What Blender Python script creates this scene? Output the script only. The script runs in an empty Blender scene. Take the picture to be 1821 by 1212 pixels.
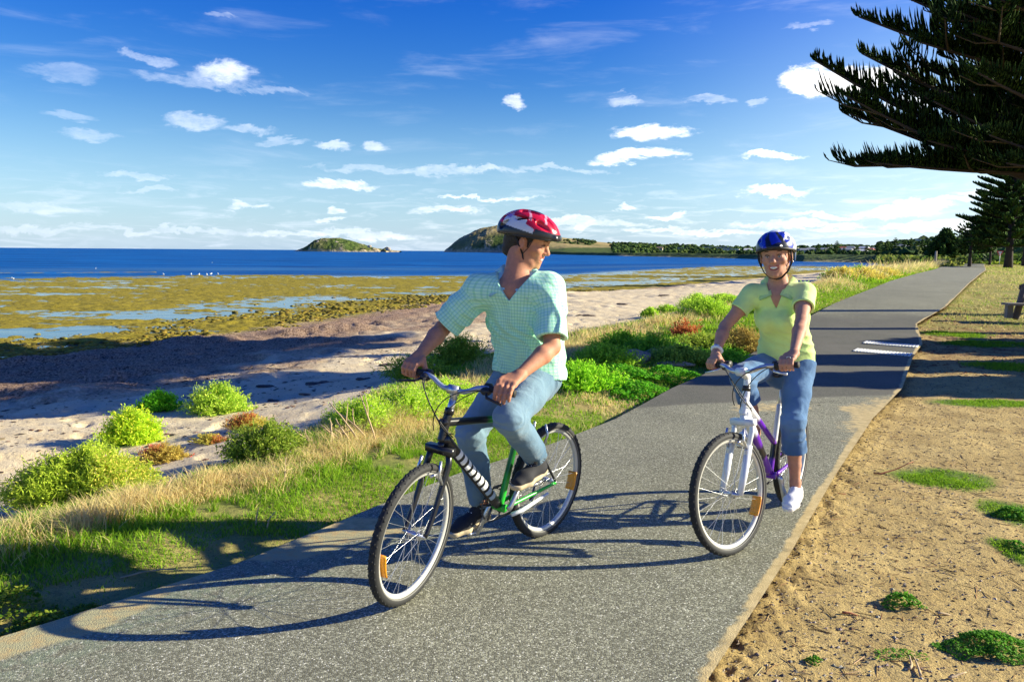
import bpy, math, random, os
import numpy as np
from mathutils import Vector, Matrix
SC = bpy.context.scene
COL = SC.collection
SKIP = ''
rng = np.random.default_rng(7)
random.seed(7)
PI = math.pi
# ------------------------------------------------------------------ camera, sky, sun, exposure
W, H, F, CH = 1821., 1212., 1320., 1.64
roll = math.atan(0.0078); pitch = math.atan(158.8*math.cos(roll)/F)
fwd = np.array([0, math.cos(pitch), -math.sin(pitch)]); r0 = np.array([1., 0, 0]); u0 = np.array([0, math.sin(pitch), math.cos(pitch)])
cr = r0*math.cos(roll)+u0*math.sin(roll); cu = -r0*math.sin(roll)+u0*math.cos(roll)
CP = np.array([0, 0, CH])
cam = bpy.data.cameras.new('camera'); camo = bpy.data.objects.new('camera', cam); COL.objects.link(camo)
M4 = Matrix.Identity(4)
for i in range(3):
    M4[i][0] = cr[i]; M4[i][1] = cu[i]; M4[i][2] = -fwd[i]; M4[i][3] = CP[i]
camo.matrix_world = M4
cam.sensor_width = 36; cam.lens = F/W*36; cam.clip_start = .1; cam.clip_end = 60000
SC.camera = camo
SUN = np.array([1., .07, .40]); SUN /= np.linalg.norm(SUN)
w = bpy.data.worlds.new('World'); SC.world = w; w.use_nodes = True
nt = w.node_tree
for n in list(nt.nodes): nt.nodes.remove(n)
def N(nt, t, **k):
    n = nt.nodes.new(t)
    for a, b in k.items():
        if hasattr(n, a): setattr(n, a, b)
    return n
def setin(n, **k):
    for a, b in k.items(): n.inputs[a].default_value = b
def math_(nt, op, a, b=None, c=None, clamp=False):
    n = nt.nodes.new('ShaderNodeMath'); n.operation = op; n.use_clamp = clamp
    for i, v in enumerate((a, b, c)):
        if v is None: continue
        if isinstance(v, (int, float)): n.inputs[i].default_value = v
        else: nt.links.new(v, n.inputs[i])
    return n.outputs[0]
def mixc(nt, f, a, b, mode='MIX'):
    n = nt.nodes.new('ShaderNodeMix'); n.data_type = 'RGBA'; n.blend_type = mode
    for i, v in ((0, f), (6, a), (7, b)):
        if isinstance(v, (int, float)): n.inputs[i].default_value = v
        elif isinstance(v, tuple): n.inputs[i].default_value = v if len(v) == 4 else (*v, 1)
        else: nt.links.new(v, n.inputs[i])
    return n.outputs[2]
def smooth(nt, x, a, b):
    n = nt.nodes.new('ShaderNodeMapRange'); n.interpolation_type = 'SMOOTHSTEP'
    nt.links.new(x, n.inputs[0]); n.inputs[1].default_value = a; n.inputs[2].default_value = b
    return n.outputs[0]
def noise(nt, vec, scale, detail=3, rough=.5, dist=0.):
    n = nt.nodes.new('ShaderNodeTexNoise')
    if vec is not None: nt.links.new(vec, n.inputs['Vector'])
    setin(n, Scale=scale, Detail=detail, Roughness=rough, Distortion=dist)
    return n.outputs[0]
sky = N(nt, 'ShaderNodeTexSky'); sky.sky_type = 'NISHITA'; sky.sun_disc = False
sky.sun_elevation = math.asin(SUN[2]); sky.sun_rotation = math.atan2(SUN[0], SUN[1])
sky.air_density = 1.0; sky.dust_density = .35; sky.ozone_density = 2.2
gm = N(nt, 'ShaderNodeGamma'); gm.inputs[1].default_value = 1.0
hs = N(nt, 'ShaderNodeHueSaturation'); setin(hs, Saturation=1.42, Value=1.12)
nt.links.new(sky.outputs[0], gm.inputs[0]); nt.links.new(gm.outputs[0], hs.inputs['Color'])
tc = N(nt, 'ShaderNodeTexCoord'); sep = N(nt, 'ShaderNodeSeparateXYZ'); nt.links.new(tc.outputs['Generated'], sep.inputs[0])
dx, dy, dz = sep.outputs
# deep polarised blue high up, paler at the horizon
el = math_(nt, 'MAXIMUM', dz, 0.)
skyc = mixc(nt, smooth(nt, el, .0, .46), hs.outputs[0], mixc(nt, 1., hs.outputs[0], (.012, .46, 1.32), 'MULTIPLY'))
# clouds: azimuth / elevation plane
az = math_(nt, 'ARCTAN2', dx, dy)
hyp = math_(nt, 'SQRT', math_(nt, 'ADD', math_(nt, 'MULTIPLY', dx, dx), math_(nt, 'MULTIPLY', dy, dy)))
elv = math_(nt, 'ARCTAN2', dz, hyp)
def vec3(nt, x, y, z=0.):
    n = nt.nodes.new('ShaderNodeCombineXYZ')
    for i, v in enumerate((x, y, z)):
        if isinstance(v, (int, float)): n.inputs[i].default_value = v
        else: nt.links.new(v, n.inputs[i])
    return n.outputs[0]
P2 = vec3(nt, math_(nt, 'MULTIPLY', az, 1.), math_(nt, 'MULTIPLY', elv, 2.2))
warp = noise(nt, P2, 22, 5, .62)
warp2 = noise(nt, P2, 55, 6, .7)
def azel(px, py):
    d = (px-910.5)/F*cr + (606-py)/F*cu + fwd
    return math.atan2(d[0], d[1]), math.atan2(d[2], math.hypot(d[0], d[1]))
# (px, py, half width px, half height px, density)
CL = [(390,128,62,26,.85),(360,145,120,18,.35),(255,100,50,12,.4),(240,290,0,0,0),(235,315,75,8,.4),(345,218,60,16,.5),(440,230,60,10,.45),(160,240,70,12,.35),
 (592,261,36,11,.55),(670,261,32,10,.55),(612,329,62,9,.9),(700,303,170,7,.3),(440,366,38,7,.7),(598,372,22,6,.8),(820,298,110,8,.4),(790,375,70,7,.6),(860,353,130,4,.6),(585,391,36,5,.6),
 (920,188,22,13,.6),(1165,236,76,17,1.),(1135,279,92,13,.95),(1370,279,80,8,.9),(1375,343,76,10,1.),(1452,143,66,30,1.25),(1540,140,100,24,1.2),(1610,180,60,16,.7),(1108,366,24,5,.6),(1180,386,50,6,.8),
 (1250,180,40,8,.25),(1115,180,40,12,.3),(1335,180,30,8,.25),(1600,375,110,12,.6),(1480,385,80,6,.5),(1650,360,90,8,.5),(1420,400,150,6,.4),(1230,412,160,6,.45),(1000,392,90,5,.5),(930,400,100,6,.35),
 (110,130,90,14,.22),(470,165,80,8,.3),(260,340,60,5,.3),(60,412,160,8,.35),(300,408,200,6,.4),(600,415,220,8,.5),(1040,400,140,7,.4),(1700,400,160,9,.5),(980,300,120,5,.25),(400,25,40,5,.25),(1430,45,50,9,.2),(130,205,60,9,.25),(500,252,50,6,.3),(80,370,120,12,.3),(1750,345,90,10,.5)]
dens = None; wden = None
azr, elr = az, elv
az = math_(nt, 'ADD', az, math_(nt, 'MULTIPLY', math_(nt, 'SUBTRACT', noise(nt, P2, 9, 4, .6), .5), .09)); elv = math_(nt, 'ADD', elv, math_(nt, 'MULTIPLY', math_(nt, 'SUBTRACT', noise(nt, P2, 13, 5, .65, .5), .5), .045))
for px, py, hw, hh, dn in CL:
    if hw == 0: continue
    a, e = azel(px, py); a2, _ = azel(px+hw, py); _, e2 = azel(px, py-hh)
    sx = 1/(a2-a)/.95; sy = 1/(e2-e)/1.0
    u = math_(nt, 'MULTIPLY', math_(nt, 'SUBTRACT', az, a), sx); v = math_(nt, 'MULTIPLY', math_(nt, 'SUBTRACT', elv, e), sy)
    rr = math_(nt, 'ADD', math_(nt, 'MULTIPLY', u, u), math_(nt, 'MULTIPLY', v, v))
    g = math_(nt, 'SUBTRACT', 1.35, rr, clamp=True); gw = math_(nt, 'MULTIPLY', g, dn)
    dens = g if dens is None else math_(nt, 'MAXIMUM', dens, g); wden = gw if wden is None else math_(nt, 'MAXIMUM', wden, gw)
sh = math_(nt, 'ADD', math_(nt, 'MULTIPLY', math_(nt, 'SUBTRACT', warp, .5), 2.2), math_(nt, 'MULTIPLY', math_(nt, 'SUBTRACT', warp2, .5), 2.0))
opac = math_(nt, 'MULTIPLY', math_(nt, 'DIVIDE', wden, math_(nt, 'ADD', dens, .02)), 1.15)
cm = math_(nt, 'MULTIPLY', opac, smooth(nt, math_(nt, 'ADD', math_(nt, 'SUBTRACT', math_(nt, 'MULTIPLY', dens, 1.35), .72), sh), -.5, 1.2), clamp=True)
az, elv = azr, elr
# faint streaky cirrus and a bank of small clouds towards the horizon
P3 = vec3(nt, math_(nt, 'MULTIPLY', az, 1.), math_(nt, 'MULTIPLY', elv, 6.))
st = smooth(nt, noise(nt, P3, 5, 6, .6, .4), .5, .85)
low = math_(nt, 'MULTIPLY', smooth(nt, noise(nt, vec3(nt, az, math_(nt, 'MULTIPLY', elv, 6.5)), 16, 6, .62, .6), .48, .72), math_(nt, 'SUBTRACT', 1., smooth(nt, elv, .03, .125)))
tot = math_(nt, 'ADD', math_(nt, 'ADD', cm, math_(nt, 'MULTIPLY', st, .22)), math_(nt, 'MULTIPLY', low, .32), clamp=True)
hz = math_(nt, 'MULTIPLY', math_(nt, 'SUBTRACT', 1., smooth(nt, elv, -.04, .22)), .66)
skyc = mixc(nt, hz, skyc, (3.3, 5.7, 8.9))
# the sky pales towards the sun side, on the right
skyc = mixc(nt, math_(nt, 'MULTIPLY', math_(nt, 'MULTIPLY', smooth(nt, az, .05, .75), math_(nt, 'SUBTRACT', 1., smooth(nt, elv, .05, .42))), .6), skyc, (7.4, 9.2, 10.2))
cloudc = mixc(nt, smooth(nt, az, -.5, .5), (8.6, 9.4, 10.8), (14.5, 14.2, 13.6))
fin = mixc(nt, math_(nt, 'MULTIPLY', tot, .92), skyc, cloudc)
bg = N(nt, 'ShaderNodeBackground'); bg.inputs[1].default_value = .060; nt.links.new(fin, bg.inputs[0])
wo = N(nt, 'ShaderNodeOutputWorld'); nt.links.new(bg.outputs[0], wo.inputs[0])
sl = bpy.data.lights.new('sun', 'SUN'); sl.energy = 5.0; sl.angle = math.radians(.53); sl.color = (1., .93, .70)
so = bpy.data.objects.new('sun', sl); COL.objects.link(so)
so.rotation_euler = Vector(SUN.tolist()).to_track_quat('Z', 'Y').to_euler()
vs = SC.view_settings; vs.view_transform = 'Standard'; vs.look = 'None'; vs.exposure = 1.12; vs.gamma = 1; vs.use_curve_mapping = False

# ------------------------------------------------------------------ helpers
def ray(px, py):
    d = (px-910.5)/F*cr + (606-py)/F*cu + fwd
    return d
def at(px, py, Y):            # a point of the place at depth Y along a sight line, used to measure positions
    d = ray(px, py); return CP + d*(Y/d[1])
def gp(px, py, z=0.):
    d = ray(px, py); return CP + d*((z-CH)/d[2])
def tag(o, label=None, cat=None, group=None, kind=None):
    if label: o['label'] = label
    if cat: o['category'] = cat
    if group: o['group'] = group
    if kind: o['kind'] = kind
    return o
def empty(name, loc=(0, 0, 0), rz=0., label=None, cat=None, group=None):
    o = bpy.data.objects.new(name, None); COL.objects.link(o); o.empty_display_size = .1
    o.location = loc; o.rotation_euler = (0, 0, rz)
    return tag(o, label, cat, group)
def mk(name, V, Fc, mat=None, parent=None, attrs=None, smooth_=True, colors=None):
    """V (n,3); Fc: (m,k) array or list of arrays with different k"""
    me = bpy.data.meshes.new(name)
    V = np.asarray(V, np.float32).reshape(-1, 3)
    arrs = Fc if isinstance(Fc, list) and len(Fc) and isinstance(Fc[0], np.ndarray) and Fc[0].ndim == 2 else [np.asarray(Fc)]
    arrs = [a for a in arrs if len(a)]
    nl = sum(a.size for a in arrs); npoly = sum(len(a) for a in arrs)
    me.vertices.add(len(V)); me.vertices.foreach_set('co', V.ravel())
    me.loops.add(nl); me.loops.foreach_set('vertex_index', np.concatenate([a.ravel() for a in arrs]).astype(np.int32))
    me.polygons.add(npoly)
    tot = np.concatenate([np.full(len(a), a.shape[1]) for a in arrs]).astype(np.int32)
    me.polygons.foreach_set('loop_start', np.concatenate([[0], np.cumsum(tot)[:-1]]).astype(np.int32))
    try: me.polygons.foreach_set('loop_total', tot)
    except Exception: pass
    me.polygons.foreach_set('use_smooth', np.full(npoly, smooth_))
    if attrs:
        for k, a in attrs.items():
            a = np.asarray(a, np.float32)
            if a.ndim == 1:
                at_ = me.attributes.new(k, 'FLOAT', 'POINT'); at_.data.foreach_set('value', a)
            elif a.shape[1] == 2:
                at_ = me.attributes.new(k, 'FLOAT2', 'POINT'); at_.data.foreach_set('vector', a.ravel())
            else:
                if a.shape[1] == 3: a = np.concatenate([a, np.ones((len(a), 1), np.float32)], 1)
                at_ = me.attributes.new(k, 'FLOAT_COLOR', 'POINT'); at_.data.foreach_set('color', a.ravel())
    me.update(calc_edges=True); me.validate()
    if mat is not None: me.materials.append(mat)
    o = bpy.data.objects.new(name, me); COL.objects.link(o)
    if parent is not None: o.parent = parent
    return o
class G:                       # collects geometry for one mesh
    def __init__(s): s.v = []; s.f3 = []; s.f4 = []; s.n = 0; s.c = []
    def add(s, V, q=None, t=None, c=None):
        V = np.asarray(V, float).reshape(-1, 3); s.v.append(V)
        if q is not None and len(q): s.f4.append(np.asarray(q)+s.n)
        if t is not None and len(t): s.f3.append(np.asarray(t)+s.n)
        if c is not None:
            c = np.asarray(c, float)
            s.c.append(np.tile(c, (len(V), 1)) if c.ndim == 1 else c)
        s.n += len(V); return s
    def build(s, name, mat=None, parent=None, smooth_=True, **at_):
        V = np.concatenate(s.v); fs = []
        if s.f4: fs.append(np.concatenate(s.f4))
        if s.f3: fs.append(np.concatenate(s.f3))
        if s.c: at_['col'] = np.concatenate(s.c)
        return mk(name, V, fs, mat, parent, at_, smooth_)
def frames(P):
    P = np.asarray(P, float); T = np.gradient(P, axis=0); T /= np.linalg.norm(T, axis=1)[:, None]+1e-9
    a = np.array([0, 0, 1.]) if abs(T[0][2]) < .9 else np.array([1., 0, 0])
    n = np.cross(T[0], a); n /= np.linalg.norm(n); Ns = [n]
    for i in range(1, len(P)):
        n = Ns[-1]-T[i]*np.dot(Ns[-1], T[i]); n /= np.linalg.norm(n)+1e-9; Ns.append(n)
    Ns = np.array(Ns); return T, Ns, np.cross(T, Ns)
def tube(g, P, r, k=8, cap=True, c=None, flat=None):
    P = np.asarray(P, float); r = np.full(len(P), r) if np.isscalar(r) else np.asarray(r, float)
    T, A, B = frames(P); th = np.linspace(0, 2*PI, k, endpoint=False)
    fl = 1. if flat is None else flat
    V = P[:, None]+(np.cos(th)[None, :, None]*A[:, None]*r[:, None, None]+np.sin(th)[None, :, None]*B[:, None]*r[:, None, None]*fl)
    m = len(P); i = np.arange(m-1)[:, None]*k; j = np.arange(k)[None]; j2 = (j+1) % k
    q = np.stack([i+j, i+j2, i+k+j2, i+k+j], -1).reshape(-1, 4)
    V = V.reshape(-1, 3)
    if cap:
        V = np.concatenate([V, P[:1], P[-1:]]); jj = np.arange(k); n0 = m*k
        t = np.concatenate([np.stack([(jj+1) % k, jj, np.full(k, n0)], 1), np.stack([(m-1)*k+jj, (m-1)*k+(jj+1) % k, np.full(k, n0+1)], 1)])
        g.add(V, q, t, c)
    else: g.add(V, q, None, c)
    return g
BOXQ = np.array([[0,1,3,2],[4,6,7,5],[0,4,5,1],[2,3,7,6],[0,2,6,4],[1,5,7,3]])
def box(g, c, s, R=None, col=None):
    c = np.asarray(c, float); s = np.asarray(s, float)/2
    V = np.array([[x, y, z] for x in (-1, 1) for y in (-1, 1) for z in (-1, 1)], float)*s
    if R is not None: V = V@np.asarray(R).T
    g.add(V+c, BOXQ[:, ::-1], None, col); return g
def rz(a): return np.array([[math.cos(a), -math.sin(a), 0], [math.sin(a), math.cos(a), 0], [0, 0, 1.]])
def ry(a): return np.array([[math.cos(a), 0, math.sin(a)], [0, 1, 0], [-math.sin(a), 0, math.cos(a)]])
def rx(a): return np.array([[1, 0, 0], [0, math.cos(a), -math.sin(a)], [0, math.sin(a), math.cos(a)]])
def torus(g, R, r, n=48, k=10, ax=1, c=None, prof=None, cen=(0, 0, 0)):
    th = np.linspace(0, 2*PI, n, endpoint=False)
    if prof is None:
        ph = np.linspace(0, 2*PI, k, endpoint=False); prof = np.stack([R+r*np.cos(ph), r*np.sin(ph)], 1)
    k = len(prof)
    V = np.stack([prof[None, :, 0]*np.cos(th)[:, None], np.broadcast_to(prof[None, :, 1], (n, k)), prof[None, :, 0]*np.sin(th)[:, None]], -1)
    i = np.arange(n)[:, None]; j = np.arange(k)[None]
    q = np.stack([i*k+j, ((i+1) % n)*k+j, ((i+1) % n)*k+(j+1) % k, i*k+(j+1) % k], -1).reshape(-1, 4)
    g.add(V.reshape(-1, 3)+np.array(cen), q, None, c); return g
def ico(g, c, r, c_=None, n=1, jit=0., R=None):
    t = (1+5**.5)/2
    V = np.array([[-1,t,0],[1,t,0],[-1,-t,0],[1,-t,0],[0,-1,t],[0,1,t],[0,-1,-t],[0,1,-t],[t,0,-1],[t,0,1],[-t,0,-1],[-t,0,1]], float); V /= np.linalg.norm(V[0])
    Fs = np.array([[0,11,5],[0,5,1],[0,1,7],[0,7,10],[0,10,11],[1,5,9],[5,11,4],[11,10,2],[10,7,6],[7,1,8],[3,9,4],[3,4,2],[3,2,6],[3,6,8],[3,8,9],[4,9,5],[2,4,11],[6,2,10],[8,6,7],[9,8,1]])
    for _ in range(n-1):
        nv = list(V); mp = {}; nf = []
        def mid(a, b):
            kx = (min(a, b), max(a, b))
            if kx not in mp:
                m = (nv[a]+nv[b]); m = m/np.linalg.norm(m); mp[kx] = len(nv); nv.append(m)
            return mp[kx]
        for a, b, d in Fs:
            x, y, z = mid(a, b), mid(b, d), mid(d, a); nf += [[a, x, z], [b, y, x], [d, z, y], [x, y, z]]
        V = np.array(nv); Fs = np.array(nf)
    if jit: V = V*(1+rng.uniform(-jit, jit, (len(V), 1)))
    V = V*np.asarray(r)
    if R is not None: V = V@np.asarray(R).T
    g.add(V+np.asarray(c), None, Fs, c_); return g
# value noise
def _h(ix, iy, iz, s):
    n = (ix.astype(np.int64)*374761393+iy.astype(np.int64)*668265263+iz.astype(np.int64)*2147483647+s*1274126177) & 0xffffffff
    n = ((n ^ (n >> 13))*1274126177) & 0xffffffff
    return ((n ^ (n >> 16)) & 0xffffff)/float(0xffffff)
def vn(x, y, z=None, s=0):
    x = np.asarray(x, float); y = np.asarray(y, float)
    ix = np.floor(x); iy = np.floor(y); fx = x-ix; fy = y-iy; fx = fx*fx*(3-2*fx); fy = fy*fy*(3-2*fy)
    if z is None:
        o = np.zeros_like(ix)
        a = _h(ix, iy, o, s); b = _h(ix+1, iy, o, s); c = _h(ix, iy+1, o, s); d = _h(ix+1, iy+1, o, s)
        return (a*(1-fx)+b*fx)*(1-fy)+(c*(1-fx)+d*fx)*fy
    z = np.asarray(z, float); iz = np.floor(z); fz = z-iz; fz = fz*fz*(3-2*fz)
    def pl(k):
        a = _h(ix, iy, k, s); b = _h(ix+1, iy, k, s); c = _h(ix, iy+1, k, s); d = _h(ix+1, iy+1, k, s)
        return (a*(1-fx)+b*fx)*(1-fy)+(c*(1-fx)+d*fx)*fy
    return pl(iz)*(1-fz)+pl(iz+1)*fz
def fbm(x, y, o=4, s=0, g=.5):
    t = 0; a = 1; tt = 0
    for i in range(o): t = t+a*vn(x*2**i, y*2**i, None, s+i*17); tt += a; a *= g
    return t/tt-.5
def sst(a, b, x): t = np.clip((x-a)/(b-a), 0, 1); return t*t*(3-2*t)

# ------------------------------------------------------------------ materials
MATS = {}
def mat(name, col=(.5, .5, .5), rough=.6, metal=0., spec=.5, bump=None, attr=None, var=None, sheen=0., trans=0.):
    """principled material; bump=(scale, strength, distance); attr = colour attribute; var=(scale, amount)"""
    if name in MATS: return MATS[name]
    m = bpy.data.materials.new(name); m.use_nodes = True; t = m.node_tree; p = t.nodes['Principled BSDF']
    p.inputs['Roughness'].default_value = rough; p.inputs['Metallic'].default_value = metal
    p.inputs['Specular IOR Level'].default_value = spec
    if sheen: p.inputs['Sheen Weight'].default_value = sheen
    tcn = t.nodes.new('ShaderNodeTexCoord')
    if attr:
        a = t.nodes.new('ShaderNodeAttribute'); a.attribute_name = attr; c = a.outputs[0]
    else:
        rgb = t.nodes.new('ShaderNodeRGB'); rgb.outputs[0].default_value = (*col, 1); c = rgb.outputs[0]
    if var:
        nz = noise(t, tcn.outputs['Object'], var[0], 4, .6)
        k = math_(t, 'ADD', 1-var[1], math_(t, 'MULTIPLY', nz, 2*var[1]))
        c = mixc(t, 1., c, vec3(t, k, k, k), 'MULTIPLY')
    t.links.new(c, p.inputs['Base Color'])
    if bump:
        nz = noise(t, tcn.outputs['Object'], bump[0], 4, .6)
        b = t.nodes.new('ShaderNodeBump'); b.inputs['Strength'].default_value = bump[1]; b.inputs['Distance'].default_value = bump[2]
        t.links.new(nz, b.inputs['Height']); t.links.new(b.outputs[0], p.inputs['Normal'])
    if trans:
        tr = t.nodes.new('ShaderNodeBsdfTranslucent'); t.links.new(c, tr.inputs[0])
        mx = t.nodes.new('ShaderNodeMixShader'); mx.inputs[0].default_value = trans
        t.links.new(p.outputs[0], mx.inputs[1]); t.links.new(tr.outputs[0], mx.inputs[2])
        t.links.new(mx.outputs[0], t.nodes['Material Output'].inputs[0])
    MATS[name] = m; return m
# ------------------------------------------------------------------ shape of the land
ZP = np.array([(-50, 0), (13.5, 0), (16, .08), (19, .28), (26, .72), (35, .75), (80, .67), (500, .67)], float)
def zp(y): return np.interp(y, ZP[:, 0], ZP[:, 1])
PRp = np.array([(-3.6, -4), (-1.0, 0), (.72, 2.68), (1.04, 3.18), (1.55, 3.99), (2.35, 5.32), (3.59, 7.3), (4.8, 9.05), (6.4, 11.8), (7.6, 13.7), (8.98, 16.46), (11.29, 19.35), (16.3, 26.44), (29.5, 46.5), (50.5, 80), (54, 85)], float)
PLp = np.array([(-6.9, -4), (-4.3, 0), (-2.6, 2.5), (-2.0, 3.1), (-1.39, 3.75), (-.85, 4.6), (-.36, 5.35), (.43, 6.3), (1.06, 7.21), (1.99, 8.93), (3.97, 12.1), (6.3, 16.34), (8.6, 19.76), (13.2, 25.95), (26.3, 46.5), (46.8, 80), (50.5, 85)], float)
VEp = np.array([(-8.5, -6), (-5.9, 0), (-4.6, 2.2), (-3.9, 3.2), (-3.1, 4.4), (-2.5, 5.), (-2.2, 5.5), (-1.8, 6.5), (-1.4, 9.2), (-.5, 11.8), (1.1, 14.8), (3.9, 17.9), (6.9, 20.6), (9.6, 24.1), (19.5, 38), (33, 58), (49, 85), (84, 140), (125, 215), (150, 260), (150, 900)], float)
RNp = np.array([(-40, -6), (-19, 3), (-15, 9), (-11.6, 16.7), (-10.1, 19.9), (-7.7, 24.7), (-5.2, 32.3), (-2.1, 43), (6.8, 49), (32, 87), (53, 120), (80, 158), (124, 236), (135, 260), (140, 900)], float)
fx_ = lambda A, y: np.interp(y, A[:, 1], A[:, 0])
RFa = np.array([(-1.3, 62), (-.60, 80), (-.43, 82), (-.30, 86), (-.11, 82), (.07, 90), (.18, 116), (.28, 166), (.37, 175), (.46, 180), (.6, 180)], float)
def fields(x, y):
    zpp = zp(y); e = (fx_(VEp, y)-x)*.8; rd = (x-fx_(RNp, y))*.8
    pin = np.minimum(x-fx_(PLp, y), fx_(PRp, y)-x)*.83       # >0 inside the path
    return zpp, e, rd, pin
def height(x, y, detail=True):
    zpp, e, rd, pin = fields(x, y)
    base = -.9+.42*sst(0, 9, rd)
    wd = 2.3+5*zpp
    z = base+(zpp-.10-base)*(1-sst(-.2, wd, e))
    r = np.hypot(x, y)
    if detail:
        land = sst(.0, .35, -pin)*(1-sst(-.3, .4, e))
        z = z+land*(.05*fbm(x*.9, y*.9, 3, 3)+.022*fbm(x*7, y*7, 3, 5))+(1-sst(0, .5, np.abs(pin-.0)))*0
        # verge crest a little above the path on the sea side
        lv = (1-sst(-.5, .6, e))*sst(.15, .8, -pin)*(x < fx_(PLp, y))
        z = z+.06*lv
        # sand: footprints, wind drift
        sd = sst(.2, 1.2, e)*sst(-1, 1, rd)
        foot = vn(x*3.3, y*3.3, None, 21)
        z = z+sd*(.16*fbm(x*.35, y*.35, 3, 9)-.05*sst(.62, .8, foot)+.035*fbm(x*3, y*3, 3, 13)+.012*fbm(x*14, y*14, 2, 15))
        wr = sst(-1.5, .5, rd)*(1-sst(4.5, 7.5, rd+2*fbm(x*.2, y*.2, 2, 31)))*sst(1.5, 3, e)
        bank = np.maximum(0, fbm(x*.45, y*.8, 4, 33))
        z = z+wr*(.55*bank+.10*fbm(x*2.6, y*2.6, 4, 35)+.05*fbm(x*9, y*9, 2, 36))
        # reef flat: weedy rocks standing out of shallow water
        rf = 1-sst(-.8, .8, rd)
        ang = np.arctan2(x, np.maximum(y, .01)); rfar = np.interp(ang, RFa[:, 0], RFa[:, 1])
        q = -rd
        dens = .33-.22*np.exp(-((q-6.5)/3.0)**2)-.07*np.exp(-((q-19)/2.5)**2)+.14*np.exp(-((q-1.5)/2.)**2)+.05*np.exp(-((q-26)/6)**2)
        big = fbm(x*.11, y*.30, 4, 41); mid = fbm(x*.8, y*1.5, 4, 43, .65); sm = fbm(x*3.2, y*3.2, 2, 47)
        rk = (dens+big*.8+mid*1.05+sm*.6)
        out = sst(-4, 5, rfar-r+14*fbm(x*.06, y*.06, 3, 51))
        strip = np.exp(-((r-np.interp(ang, [-.8, -.4, -.3, 0, .1, .35, .5], [96, 93, 400, 400, 116, 122, 400]))/3.2)**2)*(fbm(x*.12, y*.3, 3, 57) > -.08)
        amp = .16+.05*np.exp(-((q-1.5)/2.2)**2)
        zr = -1.035+np.clip(rk, -.9, 1.2)*amp
        zr = zr*out+(-1.8)*(1-out)
        zr = np.maximum(zr, -1.8+strip*(.84+.16*mid))
        z = z*(1-rf)+zr*rf
    # under the path the land lies lower; at the path's rim it is rough and overlaps the sheet
    rim = sst(.02, .16, pin)
    z = z-rim*(.05+.0012*r)
    z = z+(1-rim)*sst(-.30, -.02, pin)*(.010+.045*fbm(x*5, y*5, 3, 61)+.035*fbm(x*22, y*22, 2, 62)) if detail else z
    return z
SHRUB_HOLES = []

azd = np.radians(np.concatenate([np.linspace(-180, -44, 60, endpoint=False), np.linspace(-44, 47, 470, endpoint=False), np.linspace(47, 180, 60, endpoint=False)]))
rr_ = np.concatenate([[.3, .8], np.geomspace(1.5, 70, 520, endpoint=False), np.geomspace(70, 430, 120)])
A_, R_ = np.meshgrid(azd, rr_, indexing='ij')
X_ = R_*np.sin(A_); Y_ = R_*np.cos(A_)
Z_ = height(X_, Y_)
na, nr = X_.shape
Vg = np.stack([X_, Y_, Z_], -1).reshape(-1, 3)
i = np.arange(na)[:, None]; j = np.arange(nr-1)[None]
Qg = np.stack([i*nr+j, i*nr+j+1, ((i+1) % na)*nr+j+1, ((i+1) % na)*nr+j], -1).reshape(-1, 4)[:, ::-1]
x, y = Vg[:, 0], Vg[:, 1]
zpp, e, rd, pin = fields(x, y)
n1 = fbm(x*.5, y*.5, 4, 71); n2 = fbm(x*2.2, y*2.2, 3, 73)
sandw = sst(-.25, .25, e+n2*.9)
wrackw = sst(-1.5, .5, rd)*(1-sst(3.8, 8.2, rd+5*n1+2*n2+.12*np.maximum(y-18, 0)))*sst(1.2, 2.6, e)
reefw = 1-sst(-.9, .6, rd+1.2*n2)
left = (x < fx_(PLp, y)).astype(float)
# grass patches on the right of the path, as measured: (x, y, rx, ry)
right_far = (1-left)*sst(15.5, 19., y+1.3*n2+.2*(x-fx_(PRp, y)))
greenr = np.zeros_like(x)
RPATCH = [(gp(1680, 830), .42, .30), (gp(1775, 703), .85, .28), (gp(1700, 588, .05), .95, .55), (gp(1760, 600, .05), 1.2, .5), (gp(1795, 640), .9, .6), (gp(1815, 890), .25, .35), (gp(1815, 960), .12, .3)]
for p, a, b in RPATCH:
    greenr = np.maximum(greenr, np.exp(-((x-p[0])/a)**2-((y-p[1])/b)**2*1.0))
drym = right_far*.9
greenw = np.clip(left*(1-sst(-.1, .25, e+n2*.5))*sst(.02, .2, -pin)*np.clip(.62+1.3*n2+.8*n1, .25, .95)+sst(.3, .7, greenr+n2*.7)+right_far*sst(.06, .22, n2+.3*n1)*.55, 0, 1)
litter = (1-left)*sst(10.5, 14, y)*(1-sst(18, 22, y))*sst(0, .3, -pin)*(1-sst(1.5, 3.5, -pin+n2))
wet = reefw
ca = np.stack([sandw, wrackw, reefw], 1); cb = np.stack([litter, drym, greenw], 1)

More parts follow.
